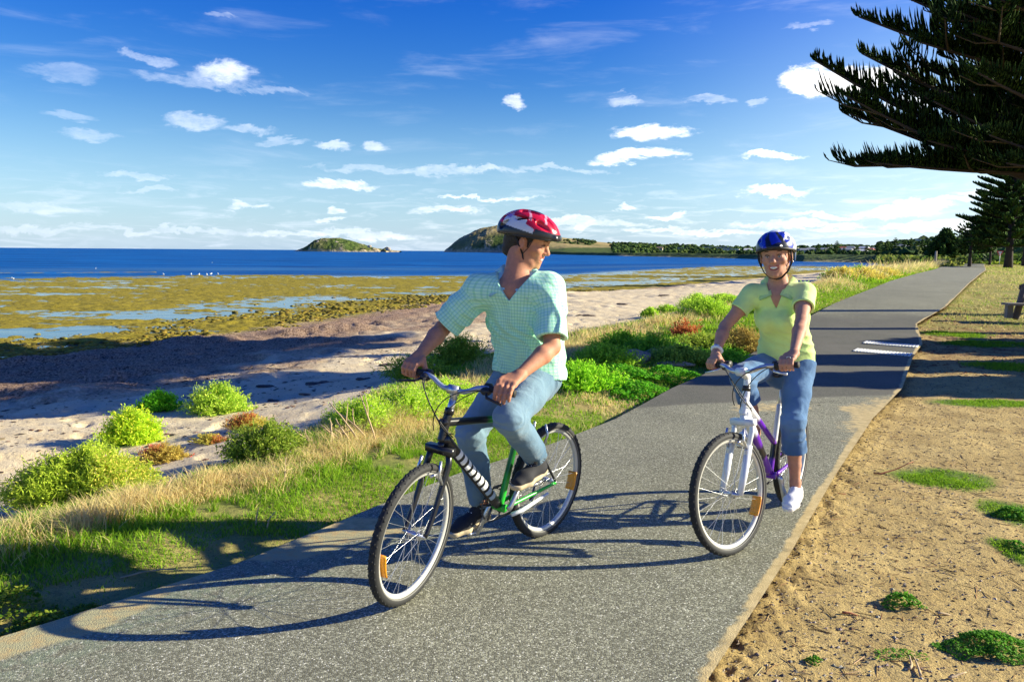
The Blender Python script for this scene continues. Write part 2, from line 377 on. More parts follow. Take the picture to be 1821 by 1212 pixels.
def ground_mat():
    m = bpy.data.materials.new('shore_ground'); m.use_nodes = True; t = m.node_tree; p = t.nodes['Principled BSDF']
    co = t.nodes.new('ShaderNodeTexCoord').outputs['Object']
    def at_(n):
        a = t.nodes.new('ShaderNodeAttribute'); a.attribute_name = n; s = t.nodes.new('ShaderNodeSeparateColor'); t.links.new(a.outputs[0], s.inputs[0]); return s.outputs
    A = at_('ca'); B = at_('cb')
    f1 = noise(t, co, 3, 5, .6); f2 = noise(t, co, 22, 5, .65); f3 = noise(t, co, 110, 4, .7); f4 = noise(t, co, 9, 4, .7, 1.2)
    dirt = mixc(t, smooth(t, f1, .3, .7), (.42, .295, .11), (.60, .44, .175))
    dirt = mixc(t, smooth(t, f2, .52, .75), dirt, (.22, .155, .085))
    f7 = noise(t, co, 55, 4, .75)
    dirt = mixc(t, smooth(t, f7, .60, .66), dirt, (.10, .075, .045)); dirt = mixc(t, smooth(t, f7, .36, .30), dirt, (.72, .58, .40)); dirt = mixc(t, smooth(t, f3, .56, .66), dirt, (.14, .105, .06))
    dirt = mixc(t, smooth(t, f3, .36, .28), dirt, (.60, .50, .36))
    lit = mixc(t, smooth(t, f2, .4, .6), (.20, .095, .04), (.38, .21, .09))
    lit = mixc(t, smooth(t, f3, .52, .62), lit, (.06, .04, .025))
    dirt = mixc(t, math_(t, 'MULTIPLY', A[0], 0.), dirt, dirt)
    dirt = mixc(t, math_(t, 'MULTIPLY', B[0], smooth(t, f1, .38, .58)), dirt, lit)
    dry = mixc(t, smooth(t, f2, .35, .7), (.40, .32, .10), (.26, .25, .06))
    grn = mixc(t, smooth(t, f2, .35, .7), (.09, .17, .02), (.20, .27, .04))
    c = mixc(t, B[1], dirt, dry); c = mixc(t, B[2], c, grn)
    sand = mixc(t, smooth(t, f1, .25, .75), (.66, .52, .31), (.78, .65, .42))
    sand = mixc(t, smooth(t, f3, .60, .70), sand, (.30, .22, .14))
    sand = mixc(t, math_(t, 'MULTIPLY', smooth(t, f4, .60, .68), smooth(t, f2, .45, .6)), sand, (.10, .06, .045))
    wk = mixc(t, smooth(t, f2, .38, .62), (.12, .072, .042), (.58, .39, .26))
    wk = mixc(t, smooth(t, f3, .55, .68), wk, (.04, .022, .018))
    wk = mixc(t, smooth(t, f1, .55, .78), wk, (.46, .34, .25))
    rf = mixc(t, smooth(t, f2, .3, .7), (.21, .16, .014), (.40, .32, .03))
    rf = mixc(t, smooth(t, f1, .55, .8), rf, (.16, .15, .02))
    f5 = noise(t, co, 1.6, 5, .7); f6 = noise(t, co, 6, 4, .7)
    rf = mixc(t, smooth(t, f6, .50, .66), rf, (.09, .07, .008)); rf = mixc(t, smooth(t, f5, .54, .70), rf, (.13, .115, .012)); rf = mixc(t, smooth(t, f6, .42, .30), rf, (.48, .36, .05))
    rf = mixc(t, smooth(t, f3, .58, .7), rf, (.05, .04, .01))
    c = mixc(t, A[0], c, sand)
    wm = math_(t, 'MULTIPLY', A[1], smooth(t, math_(t, 'ADD', math_(t, 'MULTIPLY', A[1], .8), math_(t, 'SUBTRACT', f4, .5)), .2, .5))
    c = mixc(t, wm, c, wk); c = mixc(t, A[2], c, rf)
    t.links.new(c, p.inputs['Base Color'])
    p.inputs['Roughness'].default_value = .9; p.inputs['Specular IOR Level'].default_value = .15
    h = math_(t, 'ADD', math_(t, 'MULTIPLY', f2, 1.), math_(t, 'MULTIPLY', f3, .45))
    st_ = math_(t, 'ADD', .55, math_(t, 'MULTIPLY', wm, .45))
    b = t.nodes.new('ShaderNodeBump'); b.inputs['Distance'].default_value = .045
    t.links.new(st_, b.inputs['Strength']); t.links.new(h, b.inputs['Height']); t.links.new(b.outputs[0], p.inputs['Normal'])
    return m
gmat = ground_mat()
gnd = mk('ground', Vg, Qg, gmat, None, {'ca': ca, 'cb': cb}); tag(gnd, kind='structure')

# ------------------------------------------------------------------ asphalt path
def path_mat():
    m = bpy.data.materials.new('path_asphalt'); m.use_nodes = True; t = m.node_tree; p = t.nodes['Principled BSDF']
    co = t.nodes.new('ShaderNodeTexCoord').outputs['Object']
    a = t.nodes.new('ShaderNodeAttribute'); a.attribute_name = 'pa'; s = t.nodes.new('ShaderNodeSeparateColor'); t.links.new(a.outputs[0], s.inputs[0])
    new, dust, green = s.outputs[:3]
    f1 = noise(t, co, 1.3, 5, .6); f2 = noise(t, co, 14, 4, .6)
    v = t.nodes.new('ShaderNodeTexVoronoi'); v.inputs['Scale'].default_value = 150; t.links.new(co, v.inputs['Vector'])
    sv = t.nodes.new('ShaderNodeSeparateColor'); t.links.new(v.outputs['Color'], sv.inputs[0])
    g = math_(t, 'MULTIPLY', sv.outputs[0], sv.outputs[0])
    c = mixc(t, smooth(t, g, .0, .9), (.135, .13, .088), (.40, .39, .27))
    c = mixc(t, smooth(t, sv.outputs[1], .955, .98), c, (.62, .60, .48))
    fl_ = noise(t, co, .42, 4, .6, .8); k = math_(t, 'ADD', .50, math_(t, 'ADD', math_(t, 'MULTIPLY', f1, .42), math_(t, 'MULTIPLY', fl_, .56))); c = mixc(t, 1., c, vec3(t, k, k, k), 'MULTIPLY')
    wv = t.nodes.new('ShaderNodeTexVoronoi'); wv.feature = 'DISTANCE_TO_EDGE'; wv.inputs['Scale'].default_value = .33; nv = t.nodes.new('ShaderNodeTexNoise'); nv.inputs['Scale'].default_value = 2.2; nv.inputs['Detail'].default_value = 6; t.links.new(co, nv.inputs['Vector']); va = t.nodes.new('ShaderNodeVectorMath'); va.operation = 'MULTIPLY_ADD'; t.links.new(nv.outputs['Color'], va.inputs[0]); va.inputs[1].default_value = (.55, .55, .55); t.links.new(co, va.inputs[2]); t.links.new(va.outputs[0], wv.inputs['Vector'])
    ck = math_(t, 'MULTIPLY', smooth(t, wv.outputs['Distance'], .0032, .0008), smooth(t, fl_, .56, .62)); c = mixc(t, math_(t, 'MULTIPLY', ck, .8), c, (.028, .026, .02))
    cn = mixc(t, g, (.08, .077, .060), (.19, .185, .14)); cn = mixc(t, smooth(t, f1, .4, .75), cn, (.14, .13, .105))
    c = mixc(t, new, c, cn)
    dc = mixc(t, smooth(t, f2, .3, .7), (.44, .33, .15), (.60, .47, .235))
    dm = smooth(t, math_(t, 'ADD', dust, math_(t, 'MULTIPLY', math_(t, 'SUBTRACT', f2, .5), 1.1)), .35, .75)
    c = mixc(t, dm, c, dc)
    c = mixc(t, math_(t, 'MULTIPLY', green, smooth(t, f2, .35, .6)), c, (.20, .27, .17))
    t.links.new(c, p.inputs['Base Color']); p.inputs['Roughness'].default_value = .85; p.inputs['Specular IOR Level'].default_value = .25
    h = math_(t, 'MULTIPLY', math_(t, 'ADD', v.outputs['Distance'], math_(t, 'MULTIPLY', sv.outputs[0], .6)), math_(t, 'SUBTRACT', 1., math_(t, 'MULTIPLY', new, .7)))
    b = t.nodes.new('ShaderNodeBump'); b.inputs['Strength'].default_value = .4; b.inputs['Distance'].default_value = .005
    b.invert = True
    t.links.new(h, b.inputs['Height']); t.links.new(b.outputs[0], p.inputs['Normal'])
    return m
ys = np.concatenate([np.arange(-4, 2, .25), np.arange(2, 20, .05), np.geomspace(20, 84, 130)])
us = np.linspace(-.012, 1.012, 64)
Yp, Up = np.meshgrid(ys, us, indexing='ij')
XL, XR = fx_(PLp, Yp), fx_(PRp, Yp)
Xp = XL+(XR-XL)*Up
ridge = .012*fbm(Xp*.7, Yp*.7, 3, 81)
Zp = zp(Yp)+.004+ridge+.025*np.exp(-((Up-.5)/.35)**2)*0
d1 = np.minimum(Xp-XL, XR-Xp)*.83
nn = fbm(Xp*1.4, Yp*1.4, 4, 83)
seam = sst(-.05, .05, Yp-(8.35+.28*(Xp-3.4))+.16*nn)*(1-sst(-.5, 1.2, Yp-17.5+nn))
dust = np.clip((1-sst(-.03, .04, (XR-Xp)*.83+nn*.10))*.8+.3*(1-sst(0, .05, d1))+.75*(1-sst(0, .3, (XR-Xp)*.83+nn*.8))*np.exp(-((Yp-7.4)/1.2)**2), 0, 1)
dust = np.maximum(dust, .62*np.exp(-((Yp-7.9-.25*(Xp-3))/.35)**2)*(Up > .25)*sst(-.35, .1, nn))
dust = np.maximum(dust, .9*(1-sst(0, .16, (Xp-XL)*.83+nn*1.3))*(Yp < 4.4))
grn_ = (1-sst(0, .9, (Xp-XL)*.83+nn*.5))*(Yp < 4.2)*.5
npu = len(us); npy = len(ys)
i = np.arange(npy-1)[:, None]*npu; j = np.arange(npu-1)[None]
Qp = np.stack([i+j, i+j+1, i+npu+j+1, i+npu+j], -1).reshape(-1, 4)
pth = mk('path', np.stack([Xp, Yp, Zp], -1).reshape(-1, 3), Qp, path_mat(), None, {'pa': np.stack([seam, dust, grn_], -1).reshape(-1, 3)})
tag(pth, kind='structure')

# ------------------------------------------------------------------ sea
def sea_mat():
    m = bpy.data.materials.new('sea_water'); m.use_nodes = True; t = m.node_tree; p = t.nodes['Principled BSDF']
    co = t.nodes.new('ShaderNodeTexCoord').outputs['Object']
    a = t.nodes.new('ShaderNodeAttribute'); a.attribute_name = 'calm'; calm = a.outputs['Fac']
    mp = t.nodes.new('ShaderNodeMapping'); t.links.new(co, mp.inputs[0]); mp.inputs['Scale'].default_value = (.6, 1.3, 1)
    w1 = noise(t, mp.outputs[0], .9, 5, .6); w2 = noise(t, mp.outputs[0], .03, 4, .6, .5); w3 = noise(t, mp.outputs[0], 7, 3, .6)
    mp2 = t.nodes.new('ShaderNodeMapping'); t.links.new(co, mp2.inputs[0]); mp2.inputs['Scale'].default_value = (.25, 1., 1)
    w4 = noise(t, mp2.outputs[0], .16, 5, .65)
    deep = mixc(t, smooth(t, w2, .3, .7), (.003, .085, .30), (.005, .12, .38))
    mp3 = t.nodes.new('ShaderNodeMapping'); t.links.new(co, mp3.inputs[0]); mp3.inputs['Scale'].default_value = (.012, .09, 1); w5 = noise(t, mp3.outputs[0], 1., 6, .7); deep = mixc(t, smooth(t, w5, .50, .66), deep, (.002, .05, .20)); deep = mixc(t, smooth(t, w5, .45, .34), deep, (.01, .17, .46))
    deep = mixc(t, smooth(t, w4, .48, .66), deep, (.002, .045, .18)); deep = mixc(t, smooth(t, w4, .42, .28), deep, (.02, .20, .50))
    c = mixc(t, calm, deep, (.02, .07, .10))
    t.links.new(c, p.inputs['Base Color'])
    ro = math_(t, 'ADD', .08, math_(t, 'MULTIPLY', math_(t, 'SUBTRACT', 1., calm), .42)); t.links.new(ro, p.inputs['Roughness'])
    p.inputs['IOR'].default_value = 1.33
    sp = math_(t, 'ADD', .10, math_(t, 'MULTIPLY', calm, .4)); t.links.new(sp, p.inputs['Specular IOR Level'])
    b = t.nodes.new('ShaderNodeBump'); b.inputs['Distance'].default_value = .35
    t.links.new(math_(t, 'ADD', w1, math_(t, 'MULTIPLY', w3, .10)), b.inputs['Height'])
    t.links.new(math_(t, 'ADD', .06, math_(t, 'MULTIPLY', math_(t, 'SUBTRACT', 1., calm), .9)), b.inputs['Strength'])
    t.links.new(b.outputs[0], p.inputs['Normal'])
    return m
aa = np.radians(np.linspace(-180, 180, 361)[:-1]); r2 = np.concatenate([[3.], np.geomspace(8, 200, 90), np.geomspace(215, 30000, 60)])
A2, R2 = np.meshgrid(aa, r2, indexing='ij'); X2 = R2*np.sin(A2); Y2 = R2*np.cos(A2)
rf2 = np.interp(A2, RFa[:, 0], RFa[:, 1])
calm = (1-sst(-12, 8, R2-rf2+16*fbm(X2*.05, Y2*.05, 3, 91)))
calm = np.maximum(calm, .35*np.exp(-((R2-np.interp(A2, [-.8, 0, .6], [105, 110, 240]))/10)**2))
na2, nr2 = X2.shape
i = np.arange(na2)[:, None]; j = np.arange(nr2-1)[None]
Q2 = np.stack([i*nr2+j, i*nr2+j+1, ((i+1) % na2)*nr2+j+1, ((i+1) % na2)*nr2+j], -1).reshape(-1, 4)[:, ::-1]
sea = mk('sea', np.stack([X2, Y2, np.full_like(X2, -1.)], -1).reshape(-1, 3), Q2, sea_mat(), None, {'calm': calm.ravel()}); tag(sea, kind='structure')

# ------------------------------------------------------------------ far land: headland with town, bluff, island
def pz(px): return math.atan2(ray(px, 450)[0], ray(px, 450)[1])
def hor(px): return 447.2+.0078*(px-910.5)
SHO = [(930, 1000), (1004, 700), (1100, 560), (1200, 470), (1320, 380), (1430, 268), (1500, 256), (1560, 248), (1640, 215), (1700, 190), (1821, 170), (2200, 170)]
SKL = [(930, 38), (1004, 27), (1060, 21), (1100, 17.5), (1250, 13.5), (1320, 11.5), (1430, 13), (1500, 15.5), (1560, 14), (1600, 18), (1640, 22), (1680, 24), (1700, 26), (1821, 28), (2200, 30)]
SKR = [(930, 2200), (1004, 2000), (1250, 1900), (1400, 1700), (1540, 1500), (1600, 750), (1821, 600), (2200, 550)]
sh_a = np.array([pz(a) for a, _ in SHO]); sh_r = np.array([b for _, b in SHO], float)
sk_a = np.array([pz(a) for a, _ in SKL]); sk_h = np.array([b for _, b in SKL], float)
sr_a = np.array([pz(a) for a, _ in SKR]); sr_r = np.array([b for _, b in SKR], float)
def farz(az_, r, det=True):
    rs = np.interp(az_, sh_a, sh_r); rk = np.interp(az_, sr_a, sr_r); ph = np.interp(az_, sk_a, sk_h)
    u = (r-rs)/(rk-rs)
    top = (ph-3.)/F*rk*1.02*np.cos(az_) if False else (ph-2.5)/F*rk
    x, y = r*np.sin(az_), r*np.cos(az_)
    prof = np.clip(u, 0, 1)**1.15
    z = -1.3+2.6*sst(0, .02, u)+top*prof
    z = z*(1-.9*sst(1., 1.4, u))
    if det: z = z+np.clip(u*6, 0, 1)*np.clip(1.6-u, 0, 1)*(fbm(x*.006, y*.006, 4, 101)*top*.28)
    return z
af = np.linspace(pz(925), pz(2150), 300); uf = np.concatenate([np.linspace(-.02, .1, 24, endpoint=False), np.linspace(.1, 1.5, 70)])
Af, Uf = np.meshgrid(af, uf, indexing='ij')
rs = np.interp(Af, sh_a, sh_r); rk = np.interp(Af, sr_a, sr_r); Rf = rs+Uf*(rk-rs)
Zf = farz(Af, Rf); Xf, Yf = Rf*np.sin(Af), Rf*np.cos(Af)
pxs = np.interp(Af, [pz(p) for p in range(900, 2200, 20)], list(range(900, 2200, 20)))
tan_ = np.clip(sst(.35, .75, Uf+.5*fbm(Xf*.004, Yf*.004, 4, 103))*sst(.02, .2, Uf), 0, 1)
tan_ = np.clip(tan_*(1-.75*sst(1560, 1640, pxs))+(1-sst(1040, 1130, pxs))*sst(.1, .3, Uf)*.8*(fbm(Xf*.006, Yf*.006, 3, 105) > -.1), 0, 1)
beach = .7*(1-sst(.0, .008, Uf+.01*fbm(Xf*.05, Yf*.05, 2, 107)))
def land_mat():
    m = bpy.data.materials.new('far_land'); m.use_nodes = True; t = m.node_tree; p = t.nodes['Principled BSDF']
    co = t.nodes.new('ShaderNodeTexCoord').outputs['Object']
    a = t.nodes.new('ShaderNodeAttribute'); a.attribute_name = 'la'; s = t.nodes.new('ShaderNodeSeparateColor'); t.links.new(a.outputs[0], s.inputs[0])
    f1 = noise(t, co, .02, 5, .65); f2 = noise(t, co, .15, 4, .6)
    g = mixc(t, smooth(t, f2, .3, .7), (.035, .07, .018), (.10, .14, .03))
    d = mixc(t, smooth(t, f1, .3, .7), (.46, .33, .15), (.34, .28, .10))
    d = mixc(t, smooth(t, f2, .58, .72), d, (.07, .10, .03))
    c = mixc(t, s.outputs[0], g, d); c = mixc(t, s.outputs[1], c, (.50, .40, .26)); c = mixc(t, math_(t, 'MULTIPLY', s.outputs[2], smooth(t, f2, .48, .60)), c, (.56, .44, .28)); f3 = noise(t, co, .08, 6, .75); c = mixc(t, smooth(t, f3, .56, .66), c, (.03, .045, .015)); c = mixc(t, math_(t, 'MULTIPLY', math_(t, 'ADD', .25, s.outputs[2]), smooth(t, f3, .42, .34)), c, (.48, .38, .22))
    t.links.new(c, p.inputs['Base Color']); p.inputs['Roughness'].default_value = .95; p.inputs['Specular IOR Level'].default_value = .1
    b = t.nodes.new('ShaderNodeBump'); b.inputs['Strength'].default_value = .8; b.inputs['Distance'].default_value = 3.
    t.links.new(f2, b.inputs['Height']); t.links.new(b.outputs[0], p.inputs['Normal']); return m
lmat = land_mat()
def gridq(n, m_):
    i = np.arange(n-1)[:, None]*m_; j = np.arange(m_-1)[None]
    return np.stack([i+j, i+j+1, i+m_+j+1, i+m_+j], -1).reshape(-1, 4)
fl = mk('headland', np.stack([Xf, Yf, Zf], -1).reshape(-1, 3), gridq(len(af), len(uf))[:, ::-1], lmat, None, {'la': np.stack([tan_, beach, 0*tan_], -1).reshape(-1, 3)}); tag(fl, kind='structure')
def dome_hill(name, px0, px1, r, prof, depth, seed, lac, asym=.5):
    """hill standing in the sea at distance r; prof = (px, height in pixels above the waterline)"""
    n, k = 150, 60
    P0, P1 = at(px0, hor(px0), r), at(px1, hor(px1), r)
    us_ = np.linspace(0, 1, n); vs_ = np.linspace(-1, 1, k)
    U, V = np.meshgrid(us_, vs_, indexing='ij')
    hp = np.interp(px0+(px1-px0)*us_, [p for p, _ in prof], [h for _, h in prof])*r/F
    hh = hp[:, None]*np.clip(1-np.abs(V)**2.2, 0, 1)**.6
    dp = depth*(.25+.75*np.clip(hp/hp.max(), 0, 1)**.5)[:, None]
    X = P0[0]+(P1[0]-P0[0])*U; Y = P0[1]+(P1[1]-P0[1])*U+V*dp
    s = r/1300.
    ns = fbm(X/18/s, Y/18/s, 5, seed); rg = np.abs(fbm(X/7/s, Y/7/s, 3, seed+5))
    Z = -1.6+hh+np.clip(hh, 0, 1.5*s)*(ns*3.2+rg*2.5)+np.clip(hh, 0, 1)*.6
    rock = np.clip(sst(.02, .2, ns)*.7+(1-sst(.0, .20, hh/hp.max()))*1., 0, 1); shore = 1-sst(.03, .10, hh/hp.max())
    o = mk(name, np.stack([X, Y, Z], -1).reshape(-1, 3), gridq(n, k), lmat, None, {'la': np.stack([np.full_like(Z, lac)*sst(-.2, .15, fbm(X/60/s, Y/60/s, 3, seed+9)), np.maximum(rock*.15, shore*.9), rock], -1).reshape(-1, 3)})
    return tag(o, kind='structure')
dome_hill('rocky_island_hill', 522, 712, 1300., [(522, 0), (530, 2), (545, 7), (556, 15), (562, 20), (575, 22.5), (600, 23), (622, 20), (640, 14), (660, 8), (675, 5), (683, 4), (686, 7), (690, 7), (693, 2), (712, 1)], 45, 201, .25)
dome_hill('bluff_hill', 794, 1080, 2000., [(794, 0), (799, 6), (806, 12), (822, 24), (845, 36), (868, 43), (895, 48), (930, 47), (960, 38), (1000, 22), (1080, 6)], 260, 211, .75)
# boulders of the island
bm_ = mat('granite', (.42, .34, .25), .85, bump=(.5, .6, .4), var=(.2, .3))
BL_ = ['tall pale boulder on the left shoulder of the island', 'boulder slab in the middle of the island', 'pale boulder at the island\'s left shore', 'rounded boulder on the shore below the middle slab', 'square boulder standing alone at the right end of the island', 'boulder on the right slope of the island', 'dark topped boulder beside the tall pale one', 'boulder just below the tall pale one', 'small boulder near the island\'s summit', 'lowest rock off the island\'s left tip', 'small shore boulder right of the middle']
for k_, (px, py, s_) in enumerate([(571, 434, 5.5), (600, 437, 5), (546, 444, 5), (605, 446, 4), (690, 443, 5.5), (657, 438, 4), (566, 431, 5), (560, 436, 4), (598, 431, 4), (530, 447, 3), (640, 447.5, 3.5)]):
    g = G(); p = at(px, py, 1300-28); ico(g, (0, 0, 0), (s_*.9, s_*.6, s_*.62), n=2, jit=.16)
    o = g.build('boulder', bm_, None, False); o.location = p
    tag(o, None, 'boulder', 'pale boulders on the rocky island'); o['label'] = BL_[k_]
# ------------------------------------------------------------------ grass and plants
leafm = mat('leaf_blades', attr='col', rough=.7, spec=.2, trans=.45)
def ter(x, y): return height(np.atleast_1d(np.asarray(x, float)), np.atleast_1d(np.asarray(y, float)))
def blades(P, h, wd, lean, colr, tipc=None, seg=2, curl=1., az=None):
    """P (n,3) roots; returns verts, quads, tris, colours"""
    n = len(P); az = rng.uniform(0, 2*PI, n) if az is None else az
    d = np.stack([np.cos(az), np.sin(az), np.zeros(n)], 1)
    fa = rng.uniform(0, 2*PI, n); s = np.stack([np.cos(fa), np.sin(fa), np.zeros(n)], 1)
    V = []; cc = []
    tipc = colr if tipc is None else tipc
    for k in range(seg+1):
        t = k/seg
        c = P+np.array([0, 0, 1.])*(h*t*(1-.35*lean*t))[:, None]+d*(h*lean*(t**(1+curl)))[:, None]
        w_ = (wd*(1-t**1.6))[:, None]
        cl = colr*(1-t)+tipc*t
        if k < seg: V += [c-s*w_, c+s*w_]; cc += [cl, cl]
        else: V += [c]; cc += [cl]
    m = 2*seg+1
    V = np.stack(V, 1).reshape(-1, 3); cc = np.stack(cc, 1).reshape(-1, 3)
    b = np.arange(n)[:, None]*m
    q = np.concatenate([b+np.array([[2*k, 2*k+1, 2*k+3, 2*k+2]]) for k in range(seg-1)]) if seg > 1 else np.zeros((0, 4), int)
    t3 = b+np.array([[2*seg-2, 2*seg-1, 2*seg]])
    return V, q, t3, cc
GREEN = np.array([.13, .32, .012]); LGREEN = np.array([.38, .56, .035]); STRAW = np.array([.90, .74, .34]); DSTRAW = np.array([.58, .43, .17]); OLIVE = np.array([.20, .22, .045])
def mixn(a, b, t): t = np.asarray(t)[:, None]; return a*(1-t)+b*t
def jitc(c, s=.18): return np.clip(c*(1+rng.uniform(-s, s, (len(c), 1)))*(1+rng.uniform(-s*.35, s*.35, (len(c), 3))), 0, 1)

def verge(name, y0, y1, n, hs, wscale, seg, dryb=0.):
    # roots between the path's left rim and the sand
    y = y0+(y1-y0)*rng.random(n*2)**.9; 
    a = fx_(VEp, y)-.30; b = fx_(PLp, y)+.05
    u = rng.random(n*2); x = a+(b-a)*u
    wdt = (b-a)
    keep = rng.random(n*2) < wdt/wdt.max()
    x, y, u = x[keep][:n], y[keep][:n], u[keep][:n]
    thin = fbm(x*1.6, y*1.6, 3, 301)
    near_path = sst(.0, .35, (fx_(PLp, y)-x)*.8)
    ok = (rng.random(len(x)) < np.clip(.25+.75*near_path+thin*.5, 0, 1)) & (fbm(x*2.6, y*2.6, 3, 307) > -.27)
    # worn dirt beside the path close to the camera
    ok &= ~((y < 4.3) & ((fx_(PLp, y)-x) < .62+.5*fbm(x*2, y*2, 2, 305)) & (rng.random(len(x)) < .93))
    x, y, u = x[ok], y[ok], u[ok]
    crest = np.exp(-((u-.30)/.24)**2)                   # dry fringe along the crest
    nz = fbm(x*.8, y*.8, 3, 303); nf = fbm(x*4, y*4, 2, 304)
    dry = np.clip(crest*1.15+nz*1.6+nf*.8-.26+dryb+.35*(y > 7)*(y < 9), 0, 1)
    dry = np.where(y > 22, np.clip(1.15-u*1.5+nz, 0, 1), dry)
    dry = np.where((y < 5.0) & (u > .45), dry*.35, dry)
    isd = (rng.random(len(x)) < dry)
    col = np.where(isd[:, None], mixn(STRAW, DSTRAW, rng.random(len(x))*.8), mixn(GREEN, LGREEN, rng.random(len(x))))
    h = hs*(.35+.65*rng.random(len(x)))*(.45+.9*crest+.25*isd)*(.7+.8*np.clip(nz+.4, 0, 1))*(.35+.65*sst(0, .25, (fx_(PLp, y)-x)*.8))
    h = np.where(y > 20, h*1.1, h)
    z = ter(x, y)-.005
    h = h*(.70+1.35*np.clip(fbm(x*5.5, y*5.5, 2, 309)+.35, 0, 1))
    P = np.stack([x, y, z], 1)
    wd = wscale*(.7+.6*rng.random(len(x)))
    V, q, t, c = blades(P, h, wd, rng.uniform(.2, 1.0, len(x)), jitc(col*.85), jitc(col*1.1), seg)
    o = mk(name, V, [q, t] if len(q) else [t], leafm, None, {'col': c}); tag(o, kind='stuff')
    return o
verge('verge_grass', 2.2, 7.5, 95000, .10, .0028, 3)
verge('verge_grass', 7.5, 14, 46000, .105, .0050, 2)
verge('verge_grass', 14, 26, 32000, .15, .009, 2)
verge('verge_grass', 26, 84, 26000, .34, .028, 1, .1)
# grass on the right: green patches and dry turf
def patch(n, cx, cy, ax, ay, hs, wd, cols, dens_noise=.9):
    a = rng.uniform(0, 2*PI, n); r = np.sqrt(rng.random(n))*rng.uniform(.6, 1.1, n)
    x = cx+ax*r*np.cos(a); y = cy+ay*r*np.sin(a)
    k = fbm(x*3/max(ax, .5), y*3/max(ax, .5), 3, 311)+.22 > rng.random(n)*.5*dens_noise*r
    x, y = x[k], y[k]; m = len(x)
    t = rng.random(m)
    col = mixn(cols[0], cols[1], t)
    return blades(np.stack([x, y, ter(x, y)-.004], 1), hs*rng.uniform(.4, 1, m), wd*rng.uniform(.7, 1.3, m), rng.uniform(.3, 1.3, m), jitc(col*.8), jitc(col), 2)
def stuffmesh(name, parts):
    g = G()
    for V, q, t, c in parts: g.add(V, q, t, c)
    o = g.build(name, leafm); return tag(o, kind='stuff')
pp = []
for (p, a, b), n in zip(RPATCH, (5200, 5000, 4500, 5000, 3500, 2500, 900)):
    pp.append(patch(n, p[0], p[1], a*.8, b*.9, .035 if p[1] < 10 else .06, .003 if p[1] < 10 else .006, (GREEN, LGREEN)))
stuffmesh('grass_patches', pp)
n = 46000
y = 15+62*rng.random(n)**1.5; x = fx_(PRp, y)+.1+(np.minimum(y*.74-fx_(PRp, y), 22))*rng.random(n)
k = (x > fx_(PRp, y)+.1) & (sst(15, 19, y+2*fbm(x, y, 2, 321)) > rng.random(n)) & (fbm(x*.9, y*.9, 3, 323)+.35 > rng.random(n)*.7)
x, y = x[k], y[k]; m = len(x); gg = np.clip(.25+2.2*fbm(x*.5, y*.5, 3, 325), 0, 1)
col = np.where((rng.random(m) < gg*.6)[:, None], mixn(GREEN*1.2, LGREEN, rng.random(m)), mixn(STRAW*.9, OLIVE*1.4, rng.random(m)))
V, q, t, c = blades(np.stack([x, y, ter(x, y)-.005], 1), .07*rng.uniform(.4, 1.2, m)*(1+y/60), .006*(1+y/25)*rng.uniform(.7, 1.3, m), rng.uniform(.4, 1.4, m), jitc(col*.9), jitc(col), 1)
o = mk('lawn_grass', V, [t], leafm, None, {'col': c}); tag(o, kind='stuff')

